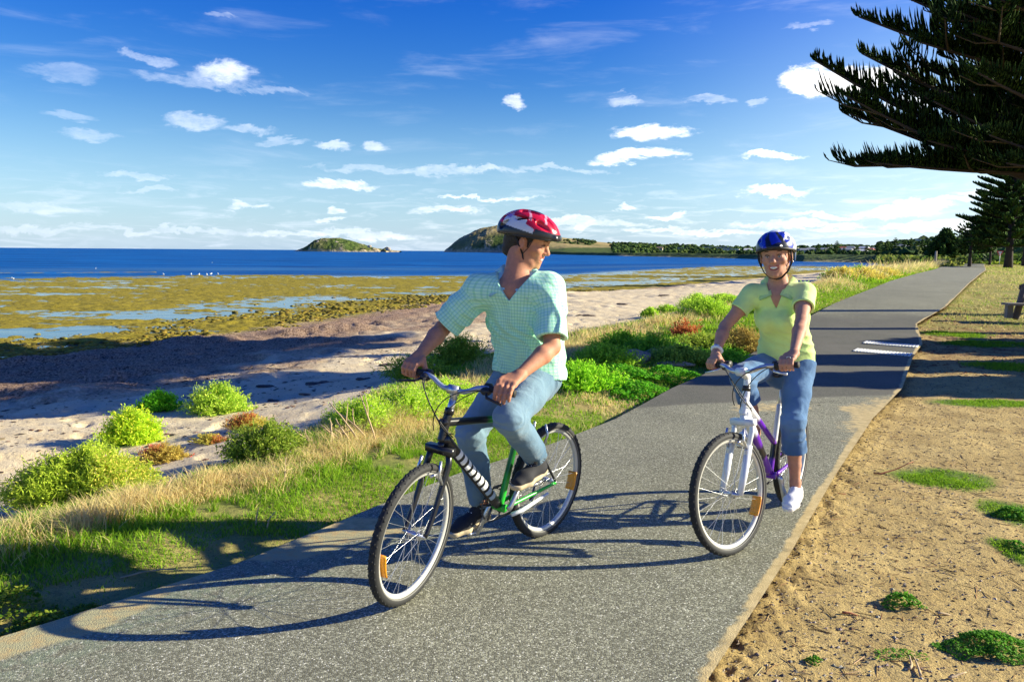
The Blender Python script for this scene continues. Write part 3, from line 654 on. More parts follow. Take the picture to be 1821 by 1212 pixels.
# sea rocket and saltbush: stems fanning out of a root, each with small leaves and some flower dots
def shrub(cx, cy, rx_, ry_, h, cols, nst, label, cat='shrub', flowers=0, group=None, leaf=.014, name='coastal_shrub', stemc=(.25, .22, .08), up=.5, z0=None, nleaf=16):
    z = (ter(cx, cy)[0] if z0 is None else z0)
    nst = int(nst*1.7); cols = [np.clip(np.array(c_)*np.array([2.1, 2.0, 1.3]), 0, .88) for c_ in cols]
    root = empty(name, (cx, cy, z), 0, label, cat, group)
    g = G(); gs = G(); gf = G()
    a = rng.uniform(0, 2*PI, nst); el = np.arccos(rng.uniform(.0, 1, nst))   # 0 = up
    el = el**(1/up)*(PI/2)**(1-1/up) if up != 1 else el
    L = rng.uniform(.72, 1.08, nst)*(1+.10*np.sin(a*3+cx)+.07*np.sin(a*5+cy))
    ends = np.stack([rx_*np.sin(el)*np.cos(a)*L, ry_*np.sin(el)*np.sin(a)*L, h*(np.cos(el)*.95+.06)*L], 1)
    ctrl = ends*np.array([.62, .62, .30])+np.array([0, 0, .0])
    st0 = np.stack([rng.uniform(-.25, .25, nst)*rx_, rng.uniform(-.25, .25, nst)*ry_, np.full(nst, -.02)], 1)
    tt = np.linspace(0, 1, nleaf)[None, :, None]**.75
    Pc = st0[:, None]*(1-tt)**2+2*ctrl[:, None]*tt*(1-tt)+ends[:, None]*tt**2
    wz = .016*h/.3
    Pc = Pc+rng.normal(0, wz, Pc.shape)
    zl = ter(Pc[..., 0].ravel()+cx, Pc[..., 1].ravel()+cy).reshape(Pc.shape[:2])-z
    Pc[..., 2] = np.maximum(Pc[..., 2], zl+.004)
    stemc = tuple(np.clip(np.array(cols[0])*.6+np.array(cols[1])*.4, 0, .8))
    # leaves
    Lp = Pc[:, 1:].reshape(-1, 3); m = len(Lp)
    tv = np.tile(np.linspace(.1, 1, nleaf-1), nst)
    d = rng.normal(0, 1, (m, 3)); d[:, 2] = np.abs(d[:, 2])*.9+.2; d /= np.linalg.norm(d, axis=1)[:, None]
    sd_ = np.cross(d, rng.normal(0, 1, (m, 3))); sd_ /= np.linalg.norm(sd_, axis=1)[:, None]
    ll = leaf*rng.uniform(1., 2.4, m)[:, None]; lw = leaf*.36
    V = np.stack([Lp, Lp+d*ll*.5+sd_*lw, Lp+d*ll, Lp+d*ll*.5-sd_*lw], 1).reshape(-1, 3)
    cidx = rng.random(m); pn = vn(Lp[:, 0]*3/rx_*.5+cx*7, Lp[:, 1]*3/rx_*.5, None, 331)
    c0 = mixn(np.array(cols[0]), np.array(cols[1]), np.clip(cidx*.8+tv*.35, 0, 1))
    if len(cols) > 2: c0 = mixn(np.array([0, 0, 0.]), c0, np.ones(m))*(1-sst(.52, .7, pn))[:, None]+np.array(cols[2])*sst(.52, .7, pn)[:, None]
    c0 = jitc(c0, .22)
    g.add(V, (np.arange(m)[:, None]*4+np.arange(4)[None]), None, np.repeat(c0, 4, 0))
    g.build('foliage', leafm, root)['kind'] = 'stuff'
    # stems as thin three-sided strips
    k = 3; a0, b0 = Pc[:, :-1].reshape(-1, 3), Pc[:, 1:].reshape(-1, 3); 
    sdv = np.cross(b0-a0, rng.normal(0, 1, a0.shape)); sdv /= np.linalg.norm(sdv, axis=1)[:, None]+1e-9; wst = .0016+.0010*h/.3
    V = np.stack([a0-sdv*wst, a0+sdv*wst, b0+sdv*wst, b0-sdv*wst], 1).reshape(-1, 3)
    gs.add(V, np.arange(len(a0))[:, None]*4+np.arange(4)[None], None, np.array(stemc)); gs.build('stems', leafm, root)['kind'] = 'stuff'
    if flowers:
        E_ = Pc[rng.integers(0, nst, flowers), rng.integers(nleaf-3, nleaf, flowers)]+np.array([0, 0, .008]); m = len(E_)
        fs = .0045*rng.uniform(.6, 1.3, (m, 1)); X1 = np.array([1., 0, 0]); Y1 = np.array([0, 1., 0]); Z1 = np.array([0, 0, 1.])
        V = np.stack([E_+X1*fs, E_+Y1*fs, E_-X1*fs, E_-Y1*fs, E_+Z1*fs, E_-Z1*fs], 1).reshape(-1, 3)
        T = np.array([[0, 1, 4], [1, 2, 4], [2, 3, 4], [3, 0, 4], [1, 0, 5], [2, 1, 5], [3, 2, 5], [0, 3, 5]])
        fc = jitc(np.tile(np.array([.62, .46, .52]), (m, 1)), .25)
        gf.add(V, None, (np.arange(m)[:, None, None]*6+T[None]).reshape(-1, 3), np.repeat(fc, 6, 0)); gf.build('flowers', leafm, root)['kind'] = 'stuff'
    return root
SG = 'shrubs on the sand'
g1 = ((.14, .34, .015), (.42, .64, .05)); yg = ((.16, .22, .03), (.46, .48, .09)); rdc = ((.22, .26, .05), (.34, .28, .10), (.30, .11, .06))
if 'veg' not in SKIP:
    def sp(px, py, z=-.5): p = gp(px, py, z); return p[0], p[1]
    a = sp(160, 925, -.35); shrub(a[0], a[1], .56, .44, .34, ((.12, .20, .02), (.33, .40, .06), (.40, .36, .10)), 1700, 'big yellow-green bush at the left edge, nearest on the sand', flowers=200, group=SG, leaf=.012, nleaf=22)
    a = sp(237, 795); shrub(a[0], a[1], .34, .30, .34, g1, 420, 'round bright green bush on the sand casting its shadow to the left', flowers=90, group=SG, leaf=.018, nleaf=20)
    a = sp(283, 735); shrub(a[0], a[1], .29, .26, .22, ((.05, .18, .01), (.12, .36, .02)), 300, 'low dark green bush touching the pink-flowered bush behind', flowers=12, group=SG, leaf=.020, nleaf=18)
    a = sp(390, 740); shrub(a[0], a[1], .44, .36, .34, ((.14, .28, .03), (.36, .50, .09)), 420, 'upright light green bush with pink flower heads, farthest on the sand', flowers=220, group=SG, leaf=.020, nleaf=20)
    a = sp(442, 797); shrub(a[0], a[1], .27, .24, .16, rdc, 200, 'small olive and russet plant on the bare sand', flowers=0, group=SG, leaf=.014)
    a = sp(372, 815); shrub(a[0], a[1], .20, .14, .08, rdc, 90, 'flat russet runner between the red plant and the olive one', flowers=0, group=SG, leaf=.013)
    a = sp(290, 850); shrub(a[0], a[1], .27, .20, .15, ((.20, .17, .05), (.34, .27, .09), (.34, .07, .08)), 220, 'low crimson tinged plant behind the big yellow-green bush', flowers=0, group=SG, leaf=.014)
    a = sp(480, 862, -.3); shrub(a[0], a[1], .38, .34, .27, ((.06, .13, .015), (.20, .25, .05)), 420, 'dark green bush with dry stalks at the foot of the grass verge', flowers=120, group=SG, leaf=.015, nleaf=20)
    a = sp(725, 800, -.05); 
    for k_, (px, py, z, rx1, ry1, hh, nf, lb) in enumerate([(650, 795, -.25, .42, .42, .25, 420, 'spreading green bush with pink blossoms beside the dry sticks'), (725, 765, -.2, .55, .5, .27, 900, 'wide flowering bush left of the man\'s front wheel, thick with pink blossoms'), (790, 735, -.15, .5, .5, .25, 500, 'flowering bush behind the man\'s handlebar')]):
        a = sp(px, py, z); shrub(a[0], a[1], rx1, ry1, hh, ((.12, .26, .02), (.34, .48, .07)), 420, lb, flowers=nf, group='pink flowered bushes along the verge', leaf=.015, nleaf=18, name='flowering_shrub')
    a = sp(740, 700, -.35); shrub(a[0], a[1], .55, .5, .3, ((.05, .11, .015), (.16, .26, .04)), 360, 'dark green bush under the man\'s right hand', flowers=40, group='pink flowered bushes along the verge', leaf=.018, name='flowering_shrub')
    a = sp(815, 680, -.4); shrub(a[0], a[1], .6, .5, .42, ((.05, .11, .015), (.18, .26, .04)), 380, 'dark green bush just left of the man\'s shirt hem', flowers=60, group='pink flowered bushes along the verge', leaf=.02, name='flowering_shrub')
    MG = 'green bushes on the crest behind the cyclists'
    for px, py, z, r1, r2_, hh, cl, nf, lb in [(1030, 705, -.15, .62, .5, .32, ((.06, .20, .01), (.22, .42, .03)), 40, 'bright grassy bush right of the man\'s jeans'), (1075, 672, -.2, .6, .5, .3, ((.05, .14, .015), (.20, .34, .04)), 30, 'green bush behind the driftwood log'),
            (1110, 648, -.25, .7, .6, .34, ((.04, .13, .012), (.16, .32, .03)), 60, 'dark green bush above the pale rock'), (1160, 645, -.15, .7, .6, .36, ((.05, .14, .015), (.18, .34, .04)), 60, 'rounded green bush left of the russet dock plant'),
            (1205, 640, 0, .6, .5, .25, ((.05, .13, .02), (.22, .28, .06)), 30, 'low green bush behind the woman\'s right hand'), (1245, 628, -.1, .8, .6, .28, ((.06, .12, .02), (.24, .30, .06)), 20, 'olive bush under the woman\'s right arm'),
            (1290, 640, 0, .5, .5, .22, ((.05, .14, .02), (.14, .32, .03)), 10, 'dark leafy bush beside the woman\'s elbow'), (1320, 618, 0, .55, .6, .42, ((.13, .11, .035), (.26, .20, .08)), 60, 'brown seeded bush against the woman\'s shirt')]:
        a = sp(px, py, z); shrub(a[0], a[1], r1, r2_, hh, cl, 330, lb, flowers=nf, group=MG, leaf=.026, nleaf=16, name='crest_shrub')
    a = sp(1217, 615, -.2); shrub(a[0], a[1], .28, .3, .34, ((.16, .05, .03), (.28, .10, .05)), 60, 'dark russet dock plant standing on the sand edge', cat='plant', leaf=.05, name='dock_plant', up=1.5, nleaf=9)
    for px, py, r1, hh, lb in [(1186, 566, .5, .22, 'low green tuft on the sand, leftmost of the far four'), (1238, 558, .55, .40, 'tall green tuft on the sand, farthest one by the woman\'s sleeve'), (1285, 562, .5, .2, 'thin green tuft touching the tall tuft'), (1240, 575, .62, .28, 'broad green tuft in front of the tall tuft'), (1155, 587, .26, .22, 'smallest green tuft alone on the sand'), (1300, 577, .4, .22, 'small tuft against the woman\'s right arm'), (1256, 603, .75, .40, 'large green tuft nearest the russet dock plant')]:
        a = sp(px, py, -.42); shrub(a[0], a[1], r1, r1*.9, hh, ((.10, .20, .02), (.30, .44, .06)), 260, lb, cat='tuft', group='green tufts on the sand', leaf=.032, nleaf=14, name='beach_tuft')
    # far dune bushes right of the woman
    for px, py, r1, hh, cl, lb in [(1478, 545, .45, .4, 0, 'dark dune bush nearest the woman\'s left shoulder'), (1498, 527, .7, .45, 1, 'olive dune bush between two green ones'), (1520, 548, .6, .35, 1, 'straw coloured dune bush close to the path'), (1527, 520, .7, .45, 0, 'round green dune bush left of the path'), (1484, 517, .7, .4, 0, 'round green dune bush nearest the beach'), (1503, 511, .8, .45, 0, 'green dune bush farthest along the beach'), (1550, 525, .9, .4, 1, 'dry dune bush beside the green verge'), (1580, 515, 1., .4, 1, 'pale dune bush farthest up the path')]:
        a = at(px, py, 1); yy = 20+(548-py)*.35; p = at(px, py, yy); p[0] = min(p[0], fx_(PLp, yy)-1.3)
        
        shrub(p[0], yy, r1, r1, hh, (((.07, .15, .02), (.22, .34, .05)) if cl == 0 else ((.20, .19, .05), (.44, .36, .12))), 200, lb, group='dune bushes beyond the woman', leaf=.05, nleaf=12, name='dune_shrub')
    # fleshy mats of round leaves along the path rim
    def mat_plant(cx, cy, ax, ay, h, n, label, group, leaf=.02, cols=((.07, .34, .012), (.24, .62, .03)), name='leafy_mat'):
        z = ter(cx, cy)[0]; root = empty(name, (cx, cy, z), 0, label, 'ground plant', group)
        a = rng.uniform(0, 2*PI, n); r = np.sqrt(rng.random(n))*(1+.22*np.sin(3*a+cx*5)+.12*np.sin(7*a))
        x = ax*r*np.cos(a); y = ay*r*np.sin(a); zz = h*np.clip(1-r**2, 0, 1)**.6*(.6+.6*vn(x*9/ax*.4, y*9/ay*.4, None, 341))*rng.uniform(.55, 1.05, n)
        zz += ter(x+cx, y+cy)-z+.006
        c = np.stack([x, y, zz], 1); nn_ = rng.normal(0, .45, (n, 3)); nn_[:, 2] = 1; nn_ /= np.linalg.norm(nn_, axis=1)[:, None]
        u = np.cross(nn_, rng.normal(0, 1, (n, 3))); u /= np.linalg.norm(u, axis=1)[:, None]; v = np.cross(nn_, u)
        s_ = leaf*rng.uniform(.5, 1.1, n)[:, None, None]; th = np.linspace(0, 2*PI, 6, endpoint=False)
        V = c[:, None]+s_*(u[:, None]*np.cos(th)[None, :, None]+v[:, None]*.7*np.sin(th)[None, :, None]); V[:, ::3] += nn_[:, None]*s_*.25
        b = np.arange(n)[:, None]*6
        q = np.concatenate([b+np.array([[0, 1, 2, 3]]), b+np.array([[0, 3, 4, 5]])])
        cc = jitc(mixn(np.array(cols[0]), np.array(cols[1]), rng.random(n)), .25)
        g = G(); g.add(V.reshape(-1, 3), q, None, np.repeat(cc, 6, 0)); g.build('leaves', leafm, root)['kind'] = 'stuff'
        return root
    MT = 'fleshy green mats at the rim of the path'
    for px, py, ax, ay, hh, n_, lb in [(1155, 690, .45, .42, .14, 2400, 'bright fleshy mat overhanging the path, nearest'), (1210, 665, .5, .4, .16, 2200, 'bright fleshy mat under the woman\'s brake lever'), (1110, 665, .55, .4, .16, 2000, 'fleshy green mat beside the driftwood'), (1300, 622, .5, .35, .14, 1300, 'small fleshy mat by the woman\'s wrist')]:
        a = gp(px, py, .02); mat_plant(a[0]-.1, a[1]+.1, ax, ay, hh, n_, lb, MT, .022)
    DG = 'weeds on the bare dirt'
    for px, py, ax, ay, hh, n_, lf, lb in [(1765, 1118, .20, .12, .05, 2600, .008, 'thick clover mat at the right edge, nearest'), (1605, 1043, .09, .07, .05, 420, .010, 'grey-green leafy weed with a few pale leaves'), (1450, 1137, .035, .03, .02, 120, .007, 'tiny green sprig near the edge of the path'), (1455, 1192, .02, .015, .012, 60, .006, 'tiny sprig at the bottom edge'), (1808, 893, .12, .12, .05, 700, .012, 'upper weed at the right edge'), (1816, 950, .05, .10, .03, 300, .010, 'lower weed at the right edge'), (1600, 1130, .12, .05, .015, 200, .006, 'sparse weed among dry roots')]:
        a = gp(px, py, 0); mat_plant(a[0], a[1], ax, ay, hh, n_, lb, DG, lf, name='dirt_weed', cols=((.05, .22, .012), (.24, .52, .04)))
    for px, py, ax, ay, hh, n_, lf, lb in [(70, 1085, .16, .12, .07, 700, .011, 'rusty-green broadleaf weed in the lower left corner'), (20, 1060, .15, .12, .08, 600, .011, 'leafy weed at the left edge below the grass'), (150, 1060, .12, .07, .04, 320, .010, 'small weed beside the brown stick')]:
        a = gp(px, py, .0); mat_plant(a[0], a[1], ax, ay, hh, n_, lb, 'broadleaf weeds at the left rim', lf, name='broadleaf_weed', cols=((.06, .20, .01), (.34, .36, .04)))
# dry sticks: twig pile by the flowering bush
stm = mat('dry_wood', (.50, .36, .20), .8, bump=(60, .5, .004), var=(20, .25)); brm = mat('bark_strip', (.34, .11, .045), .8, bump=(80, .5, .002), var=(30, .3))
def twig(px, py, z, L, ang, el, label, r=.008, m=None, name='dry_twig', fork=2, group=None, cat='stick'):
    p = gp(px, py, z); g = G(); P = [np.zeros(3)]; d = np.array([math.cos(ang)*math.cos(el), math.sin(ang)*math.cos(el), math.sin(el)])
    for k in range(6): P.append(P[-1]+d*L/6); d = d+rng.normal(0, .12, 3); d /= np.linalg.norm(d)
    tube(g, P, np.linspace(r, r*.45, 7), 6)
    for k in range(fork):
        i_ = 2+k; d2 = (P[i_+1]-P[i_]); d2 = d2/np.linalg.norm(d2)+rng.normal(0, .5, 3); d2 /= np.linalg.norm(d2)
        tube(g, [P[i_], P[i_]+d2*L*.18, P[i_]+d2*L*.32+rng.normal(0, .02, 3)], [r*.6, r*.45, r*.3], 5)
    o = g.build(name, m or stm); o.location = (p[0], p[1], ter(p[0], p[1])[0]+.01); tag(o, label, cat, group); return o
TG = 'bare twigs stuck in the flowering bush'
TL = ['right-hand upright twig of the bare pile', 'tallest bare twig of the pile, leaning left', 'bare twig leaning right at the back of the pile', 'bare twig low in the middle of the pile', 'bare twig nearly flat at the foot of the pile', 'upright bare twig in the left half of the pile', 'short forked bare twig left in the pile', 'leftmost bare twig lying on the sand by the pile']
for k_, (px, py, L, an, el_) in enumerate([(655, 800, .42, 2.5, .9), (645, 805, .5, 2.75, .8), (668, 798, .48, 2.2, 1.1), (630, 808, .36, 3.0, .5), (610, 810, .3, 3.1, .35), (628, 806, .34, 2.9, 1.0), (600, 812, .3, 2.6, .9), (585, 808, .34, 3.2, .3)]):
    twig(px, py, -.1, L, an, el_, TL[k_], .010, group=TG)
for px, py, L, lb in [(205, 1085, .16, 'brown bark strip on the path left of the man\'s front wheel, pointing up right'), (425, 1040, .12, 'short orange-brown stick on the path by the verge'), (128, 1118, .06, 'stub of brown bark near the lower left corner'), (70, 1128, .07, 'dark red bark strip lying in the shadow at lower left')]:
    twig(px, py, 0, L, {.16: .9, .12: .35, .06: 1.4, .07: .05}[L], .03, lb, .007, brm, 'bark_strip', 0)
for px, py, L, an, lb in [(1690, 1170, .09, .2, 'cream wood chip on the dirt, biggest'), (1640, 1165, .13, 1.2, 'bent pale root below the clover mat'), (1670, 1062, .10, .1, 'tan curved bark next to the grey-green weed'), (1500, 1060, .09, 0, 'thin red stick on the dirt'), (1555, 822, .35, -.1, 'long brown stick on the dirt near the path'), (1620, 1155, .10, .8, 'pale root crossing the bent root'), (1450, 855, .22, .05, 'thin brown stick across the asphalt under the woman\'s heel')]:
    twig(px, py, 0, L, an, .03, lb, .0065, brm if 'red' in lb or 'brown' in lb else stm, 'dirt_stick', 0)
# bleached stalks standing in the grass
for px, py, L, lb in [(293, 905, .16, 'pale stalk standing on the sand behind the crest'), (505, 880, .2, 'forked pale stalk left of the verge bush'), (455, 945, .12, 'grey forked stalk standing in the shaded grass'), (475, 950, .12, 'bluish bleached stalk standing in the shaded grass'), (215, 1040, .3, 'dry straw stalk lying along the path rim')]:
    twig(px, py, -.1, L, 1.2 if L < .25 else .4, 1.3 if L < .25 else .1, lb, .005, stm, 'dry_stalk', 2, cat='stalk')
# driftwood and rocks in the verge
rkm = mat('verge_rock', (.30, .24, .17), .9, bump=(12, .8, .03), var=(6, .35))
for px, py, s, lb in [(1130, 640, (.26, .18, .15), 'dark rock in the verge behind the fleshy mats'), (1160, 635, (.20, .14, .13), 'pale rock in the verge behind the fleshy mats'), (1040, 680, (.30, .12, .10), 'dark driftwood lump beside the man\'s jeans'), (1200, 645, (.3, .12, .05), 'flat sandy rock beyond the fleshy mats')]:
    p = gp(px, py, 0); g = G(); ico(g, (0, 0, 0), s, n=2, jit=.14); o = g.build('verge_rock', rkm, None, False); o.location = (p[0], p[1], ter(p[0], p[1])[0]+s[2]*.45); tag(o, lb, 'rock')
# loose stones and seaweed scraps
def scraps(name, n, region, smin, smax, cols, flat, seed):
    x, y = region(n); z = ter(x, y); s = smin*(smax/smin)**(rng.random(n)**2.2)
    O = np.array([[1, 0, 0], [0, 1, 0], [-1, 0, 0], [0, -1, 0], [0, 0, 1], [0, 0, -1]], float)*np.array([1, .7, flat])
    a = rng.uniform(0, 2*PI, n); V = O[None]*(1+rng.uniform(-.3, .3, (n, 6, 1)))*s[:, None, None]
    Vx = V[..., 0]*np.cos(a)[:, None]-V[..., 1]*np.sin(a)[:, None]; Vy = V[..., 0]*np.sin(a)[:, None]+V[..., 1]*np.cos(a)[:, None]
    V = np.stack([Vx+x[:, None], Vy+y[:, None], V[..., 2]+z[:, None]+s[:, None]*flat*.3], -1).reshape(-1, 3)
    T = np.array([[0, 1, 4], [1, 2, 4], [2, 3, 4], [3, 0, 4], [1, 0, 5], [2, 1, 5], [3, 2, 5], [0, 3, 5]])
    c = np.array(cols)[rng.integers(0, len(cols), n)]
    g = G(); g.add(V, None, (np.arange(n)[:, None, None]*6+T[None]).reshape(-1, 3), np.repeat(jitc(c, .25), 6, 0))
    o = g.build(name, mat('scrap', attr='col', rough=.85, spec=.2), None, False); return tag(o, kind='stuff')
def reg_dirt(n):
    y = 2.2+11*rng.random(n)**1.5; x = fx_(PRp, y)-.08+(1.2+y*.35)*rng.random(n)**1.3; return x, y
def reg_sand(n):
    y = 4.5+16*rng.random(n); x = fx_(VEp, y)-.1-6*rng.random(n); return x, y
def reg_lit(n):
    y = 10.5+10*rng.random(n); x = fx_(PRp, y)-.25+3.2*rng.random(n)**2; return x, y
scraps('gravel', 26000, reg_dirt, .002, .013, [(.30, .25, .18), (.16, .13, .09), (.45, .38, .28), (.10, .085, .06), (.20, .12, .06)], .5, 1)
scraps('seaweed_scraps', 3500, reg_sand, .01, .06, [(.07, .04, .03), (.14, .07, .045), (.05, .035, .03), (.30, .20, .13)], .22, 2)
scraps('leaf_litter', 4200, reg_lit, .01, .04, [(.30, .13, .05), (.20, .08, .035), (.42, .25, .10)], .3, 3)
# pine needles and thin twigs fallen on the dirt
n = 2600; y = 2.3+10*rng.random(n)**1.4; x = fx_(PRp, y)+(1.4+y*.35)*rng.random(n); a = rng.uniform(0, PI, n); L_ = .012+.045*rng.random(n)**2; z = ter(x, y)+.002
dv = np.stack([np.cos(a), np.sin(a), rng.uniform(-.05, .12, n)], 1)*L_[:, None]; sv_ = np.stack([-np.sin(a), np.cos(a), 0*a], 1)*(.0012+.0012*rng.random(n))[:, None]; c0 = np.stack([x, y, z], 1); up_ = np.array([0, 0, .0022])
V = np.stack([c0-dv-sv_, c0+dv-sv_, c0+up_+dv*.9, c0+up_-dv*.9, c0-dv+sv_, c0+dv+sv_], 1).reshape(-1, 3); b = np.arange(n)[:, None]*6
q = np.concatenate([b+np.array([[0, 1, 2, 3]]), b+np.array([[3, 2, 5, 4]])])
cc = jitc(np.array([(.14, .06, .03), (.30, .17, .08), (.08, .05, .03), (.42, .30, .16)])[rng.integers(0, 4, n)], .25); g = G(); g.add(V, q, None, np.repeat(cc, 6, 0)); tag(g.build('needle_litter', mat('scrap', attr='col', rough=.85, spec=.2), None, False), kind='stuff')
# seaweed clumps on the sand, big enough to see singly
wkm = mat('seaweed', (.07, .045, .035), .8, bump=(25, .8, .02), var=(15, .4))
for k_, (px, py, s, lb) in enumerate([(470, 690, .22, 'dark seaweed clump farthest from the verge'), (570, 690, .30, 'dark seaweed clump in the shaded sand'), (640, 700, .16, 'small seaweed clump in the shaded sand'), (480, 715, .18, 'seaweed clump left of the shaded hollow'), (545, 722, .12, 'small dark scrap before the sticks'), (1040, 562, .35, 'dark seaweed heap just right of the man\'s shoulder'), (1100, 540, .42, 'dark seaweed heap halfway down the beach'), (1180, 527, .4, 'dark seaweed heap near the reef'), (690, 655, .2, 'dark seaweed scrap left of the man\'s hand'), (25, 740, .12, 'seaweed scrap at the left edge')]):
    p = gp(px, py, -.5); g = G()
    for q_ in range(5): ico(g, (rng.normal(0, s*.28), rng.normal(0, s*.15), 0), (s*.4, s*.3, s*.10), n=2, jit=.25)
    o = g.build('seaweed_clump', wkm, None, False); o.location = (p[0], p[1], ter(p[0], p[1])[0]+.01); tag(o, lb, 'seaweed', 'seaweed clumps on the sand')
# raised weedy rocks at the near edge of the reef
n = 15000
y = 10+40*rng.random(n)**1.2; x = fx_(RNp, y)-1-np.abs(rng.normal(0, 2.6, n))+1.6; k = np.abs(np.arctan2(x, y)) < .75; x, y = x[k], y[k]
keep = fbm(x*.5, y*.5, 3, 351)+.12 > rng.random(len(x))*.35; x, y = x[keep], y[keep]; m = len(x)
g = G(); ico(g, (0, 0, 0), 1., n=1); BV = g.v[0]; BF = g.f3[0]
s = .018+.042*rng.random(m)**2*(.6+y/30); z = ter(x, y)
D = 1+.6*(vn(BV[None, :, 0]*2.3+x[:, None]*3, BV[None, :, 1]*2.3+y[:, None]*3, BV[None, :, 2]*2.3+0*x[:, None], 355)-.5)*2
V = BV[None]*D[..., None]*s[:, None, None]*np.array([1.6, 1.4, .6]); V = V+np.stack([x, y, np.maximum(z, -1.0)+s*.02], 1)[:, None]
cc = jitc(mixn(np.array([.28, .21, .022]), np.array([.10, .08, .010]), rng.random(m)), .3)
g = G(); g.add(V.reshape(-1, 3), None, (np.arange(m)[:, None, None]*len(BV)+BF[None]).reshape(-1, 3), np.repeat(cc, len(BV), 0))
tag(g.build('reef_rocks', mat('reef_weed', attr='col', rough=.8, spec=.25, bump=(30, .8, .03)), None, True), kind='stuff')
# gulls resting on the reef
glm = mat('gull_white', (.8, .8, .78), .7); glg = mat('gull_grey', (.35, .37, .4), .7)
GL_ = ['leftmost of the row of white gulls at the water', 'biggest white gull in the middle of the row', 'gull just right of the biggest one', 'gull in the right half of the row', 'gull second from the right of the row', 'rightmost gull of the row, nearest the island', 'lone gull near the left edge of the photo', 'gull farthest out, above the row', 'gull on the thin far strip of weed']
for k_, (px, py) in enumerate([(291, 489), (340, 488.5), (354, 489), (368, 489), (375, 488), (388, 488), (23, 497), (377, 467), (170, 478)]):
    p = gp(px, py+1.0, -.93); root = empty('gull', p, rng.uniform(0, 6.28), 'white gull resting on the weedy reef', 'gull', 'gulls on the reef'); root['label'] = GL_[k_]
    g = G(); root.scale = (.62,)*3; ico(g, (0, 0, .2), (.24, .10, .11), n=2); ico(g, (.2, 0, .34), (.07, .05, .06), n=1); tube(g, [(.25, 0, .34), (.33, 0, .33)], [.02, .004], 4); tube(g, [(.15, 0, .25), (.19, 0, .34)], [.06, .045], 6); g.build('body', glm, root)
    g = G(); ico(g, (-.06, .07, .23), (.22, .03, .07), n=1); ico(g, (-.06, -.07, .23), (.22, .03, .07), n=1); g.build('wings', glg, root)
    g = G(); tube(g, [(0, .03, .1), (0, .03, 0)], .008, 4); tube(g, [(0, -.03, .1), (0, -.03, 0)], .008, 4); g.build('legs', glg, root)
# rumble strips across the path: rows of white painted bars
wp = mat('road_paint', (.78, .78, .74), .7, bump=(40, .3, .002))
for k_, (pa, pb, pc, lb) in enumerate([((1537, 607), (1634, 614), 0, 'far white striped rumble strip across the path'), ((1520, 620), (1622, 629), 0, 'near white striped rumble strip across the path')]):
    A1 = gp(*pa, .03); B1 = gp(*pb, .03); root = empty('rumble_strip', (A1[0], A1[1], 0), 0, lb, 'road marking', 'white rumble strips'); 
    d = B1-A1; d[2] = 0; L = np.linalg.norm(d); d /= L; fwv = np.array([.57, .82, 0.]); nb = 17; hw = .017; hl = .20
    me = None
    for q_ in range(nb):
        c = d*(L*(q_+.5)/nb)
        cx_, cy_ = A1[0]+c[0], A1[1]+c[1]; zb = zp(cy_)+.012*fbm(np.array([cx_*.7]), np.array([cy_*.7]), 3, 81)[0]+.016
        V = [c+d*sx*hw+fwv*sy*hl+np.array([0, 0, sz*.007]) for sz in (-1, 1) for sx, sy in ((-1, -1), (1, -1), (1, 1), (-1, 1))]
        if me is None:
            o = mk('painted_bar', np.array(V)-c, np.array([[4, 5, 6, 7], [0, 1, 5, 4], [1, 2, 6, 5], [2, 3, 7, 6], [3, 0, 4, 7]]), wp, root, None, False); me = o.data
        else:
            o = bpy.data.objects.new('painted_bar', me); COL.objects.link(o); o.parent = root
        o.location = (c[0], c[1], zb)
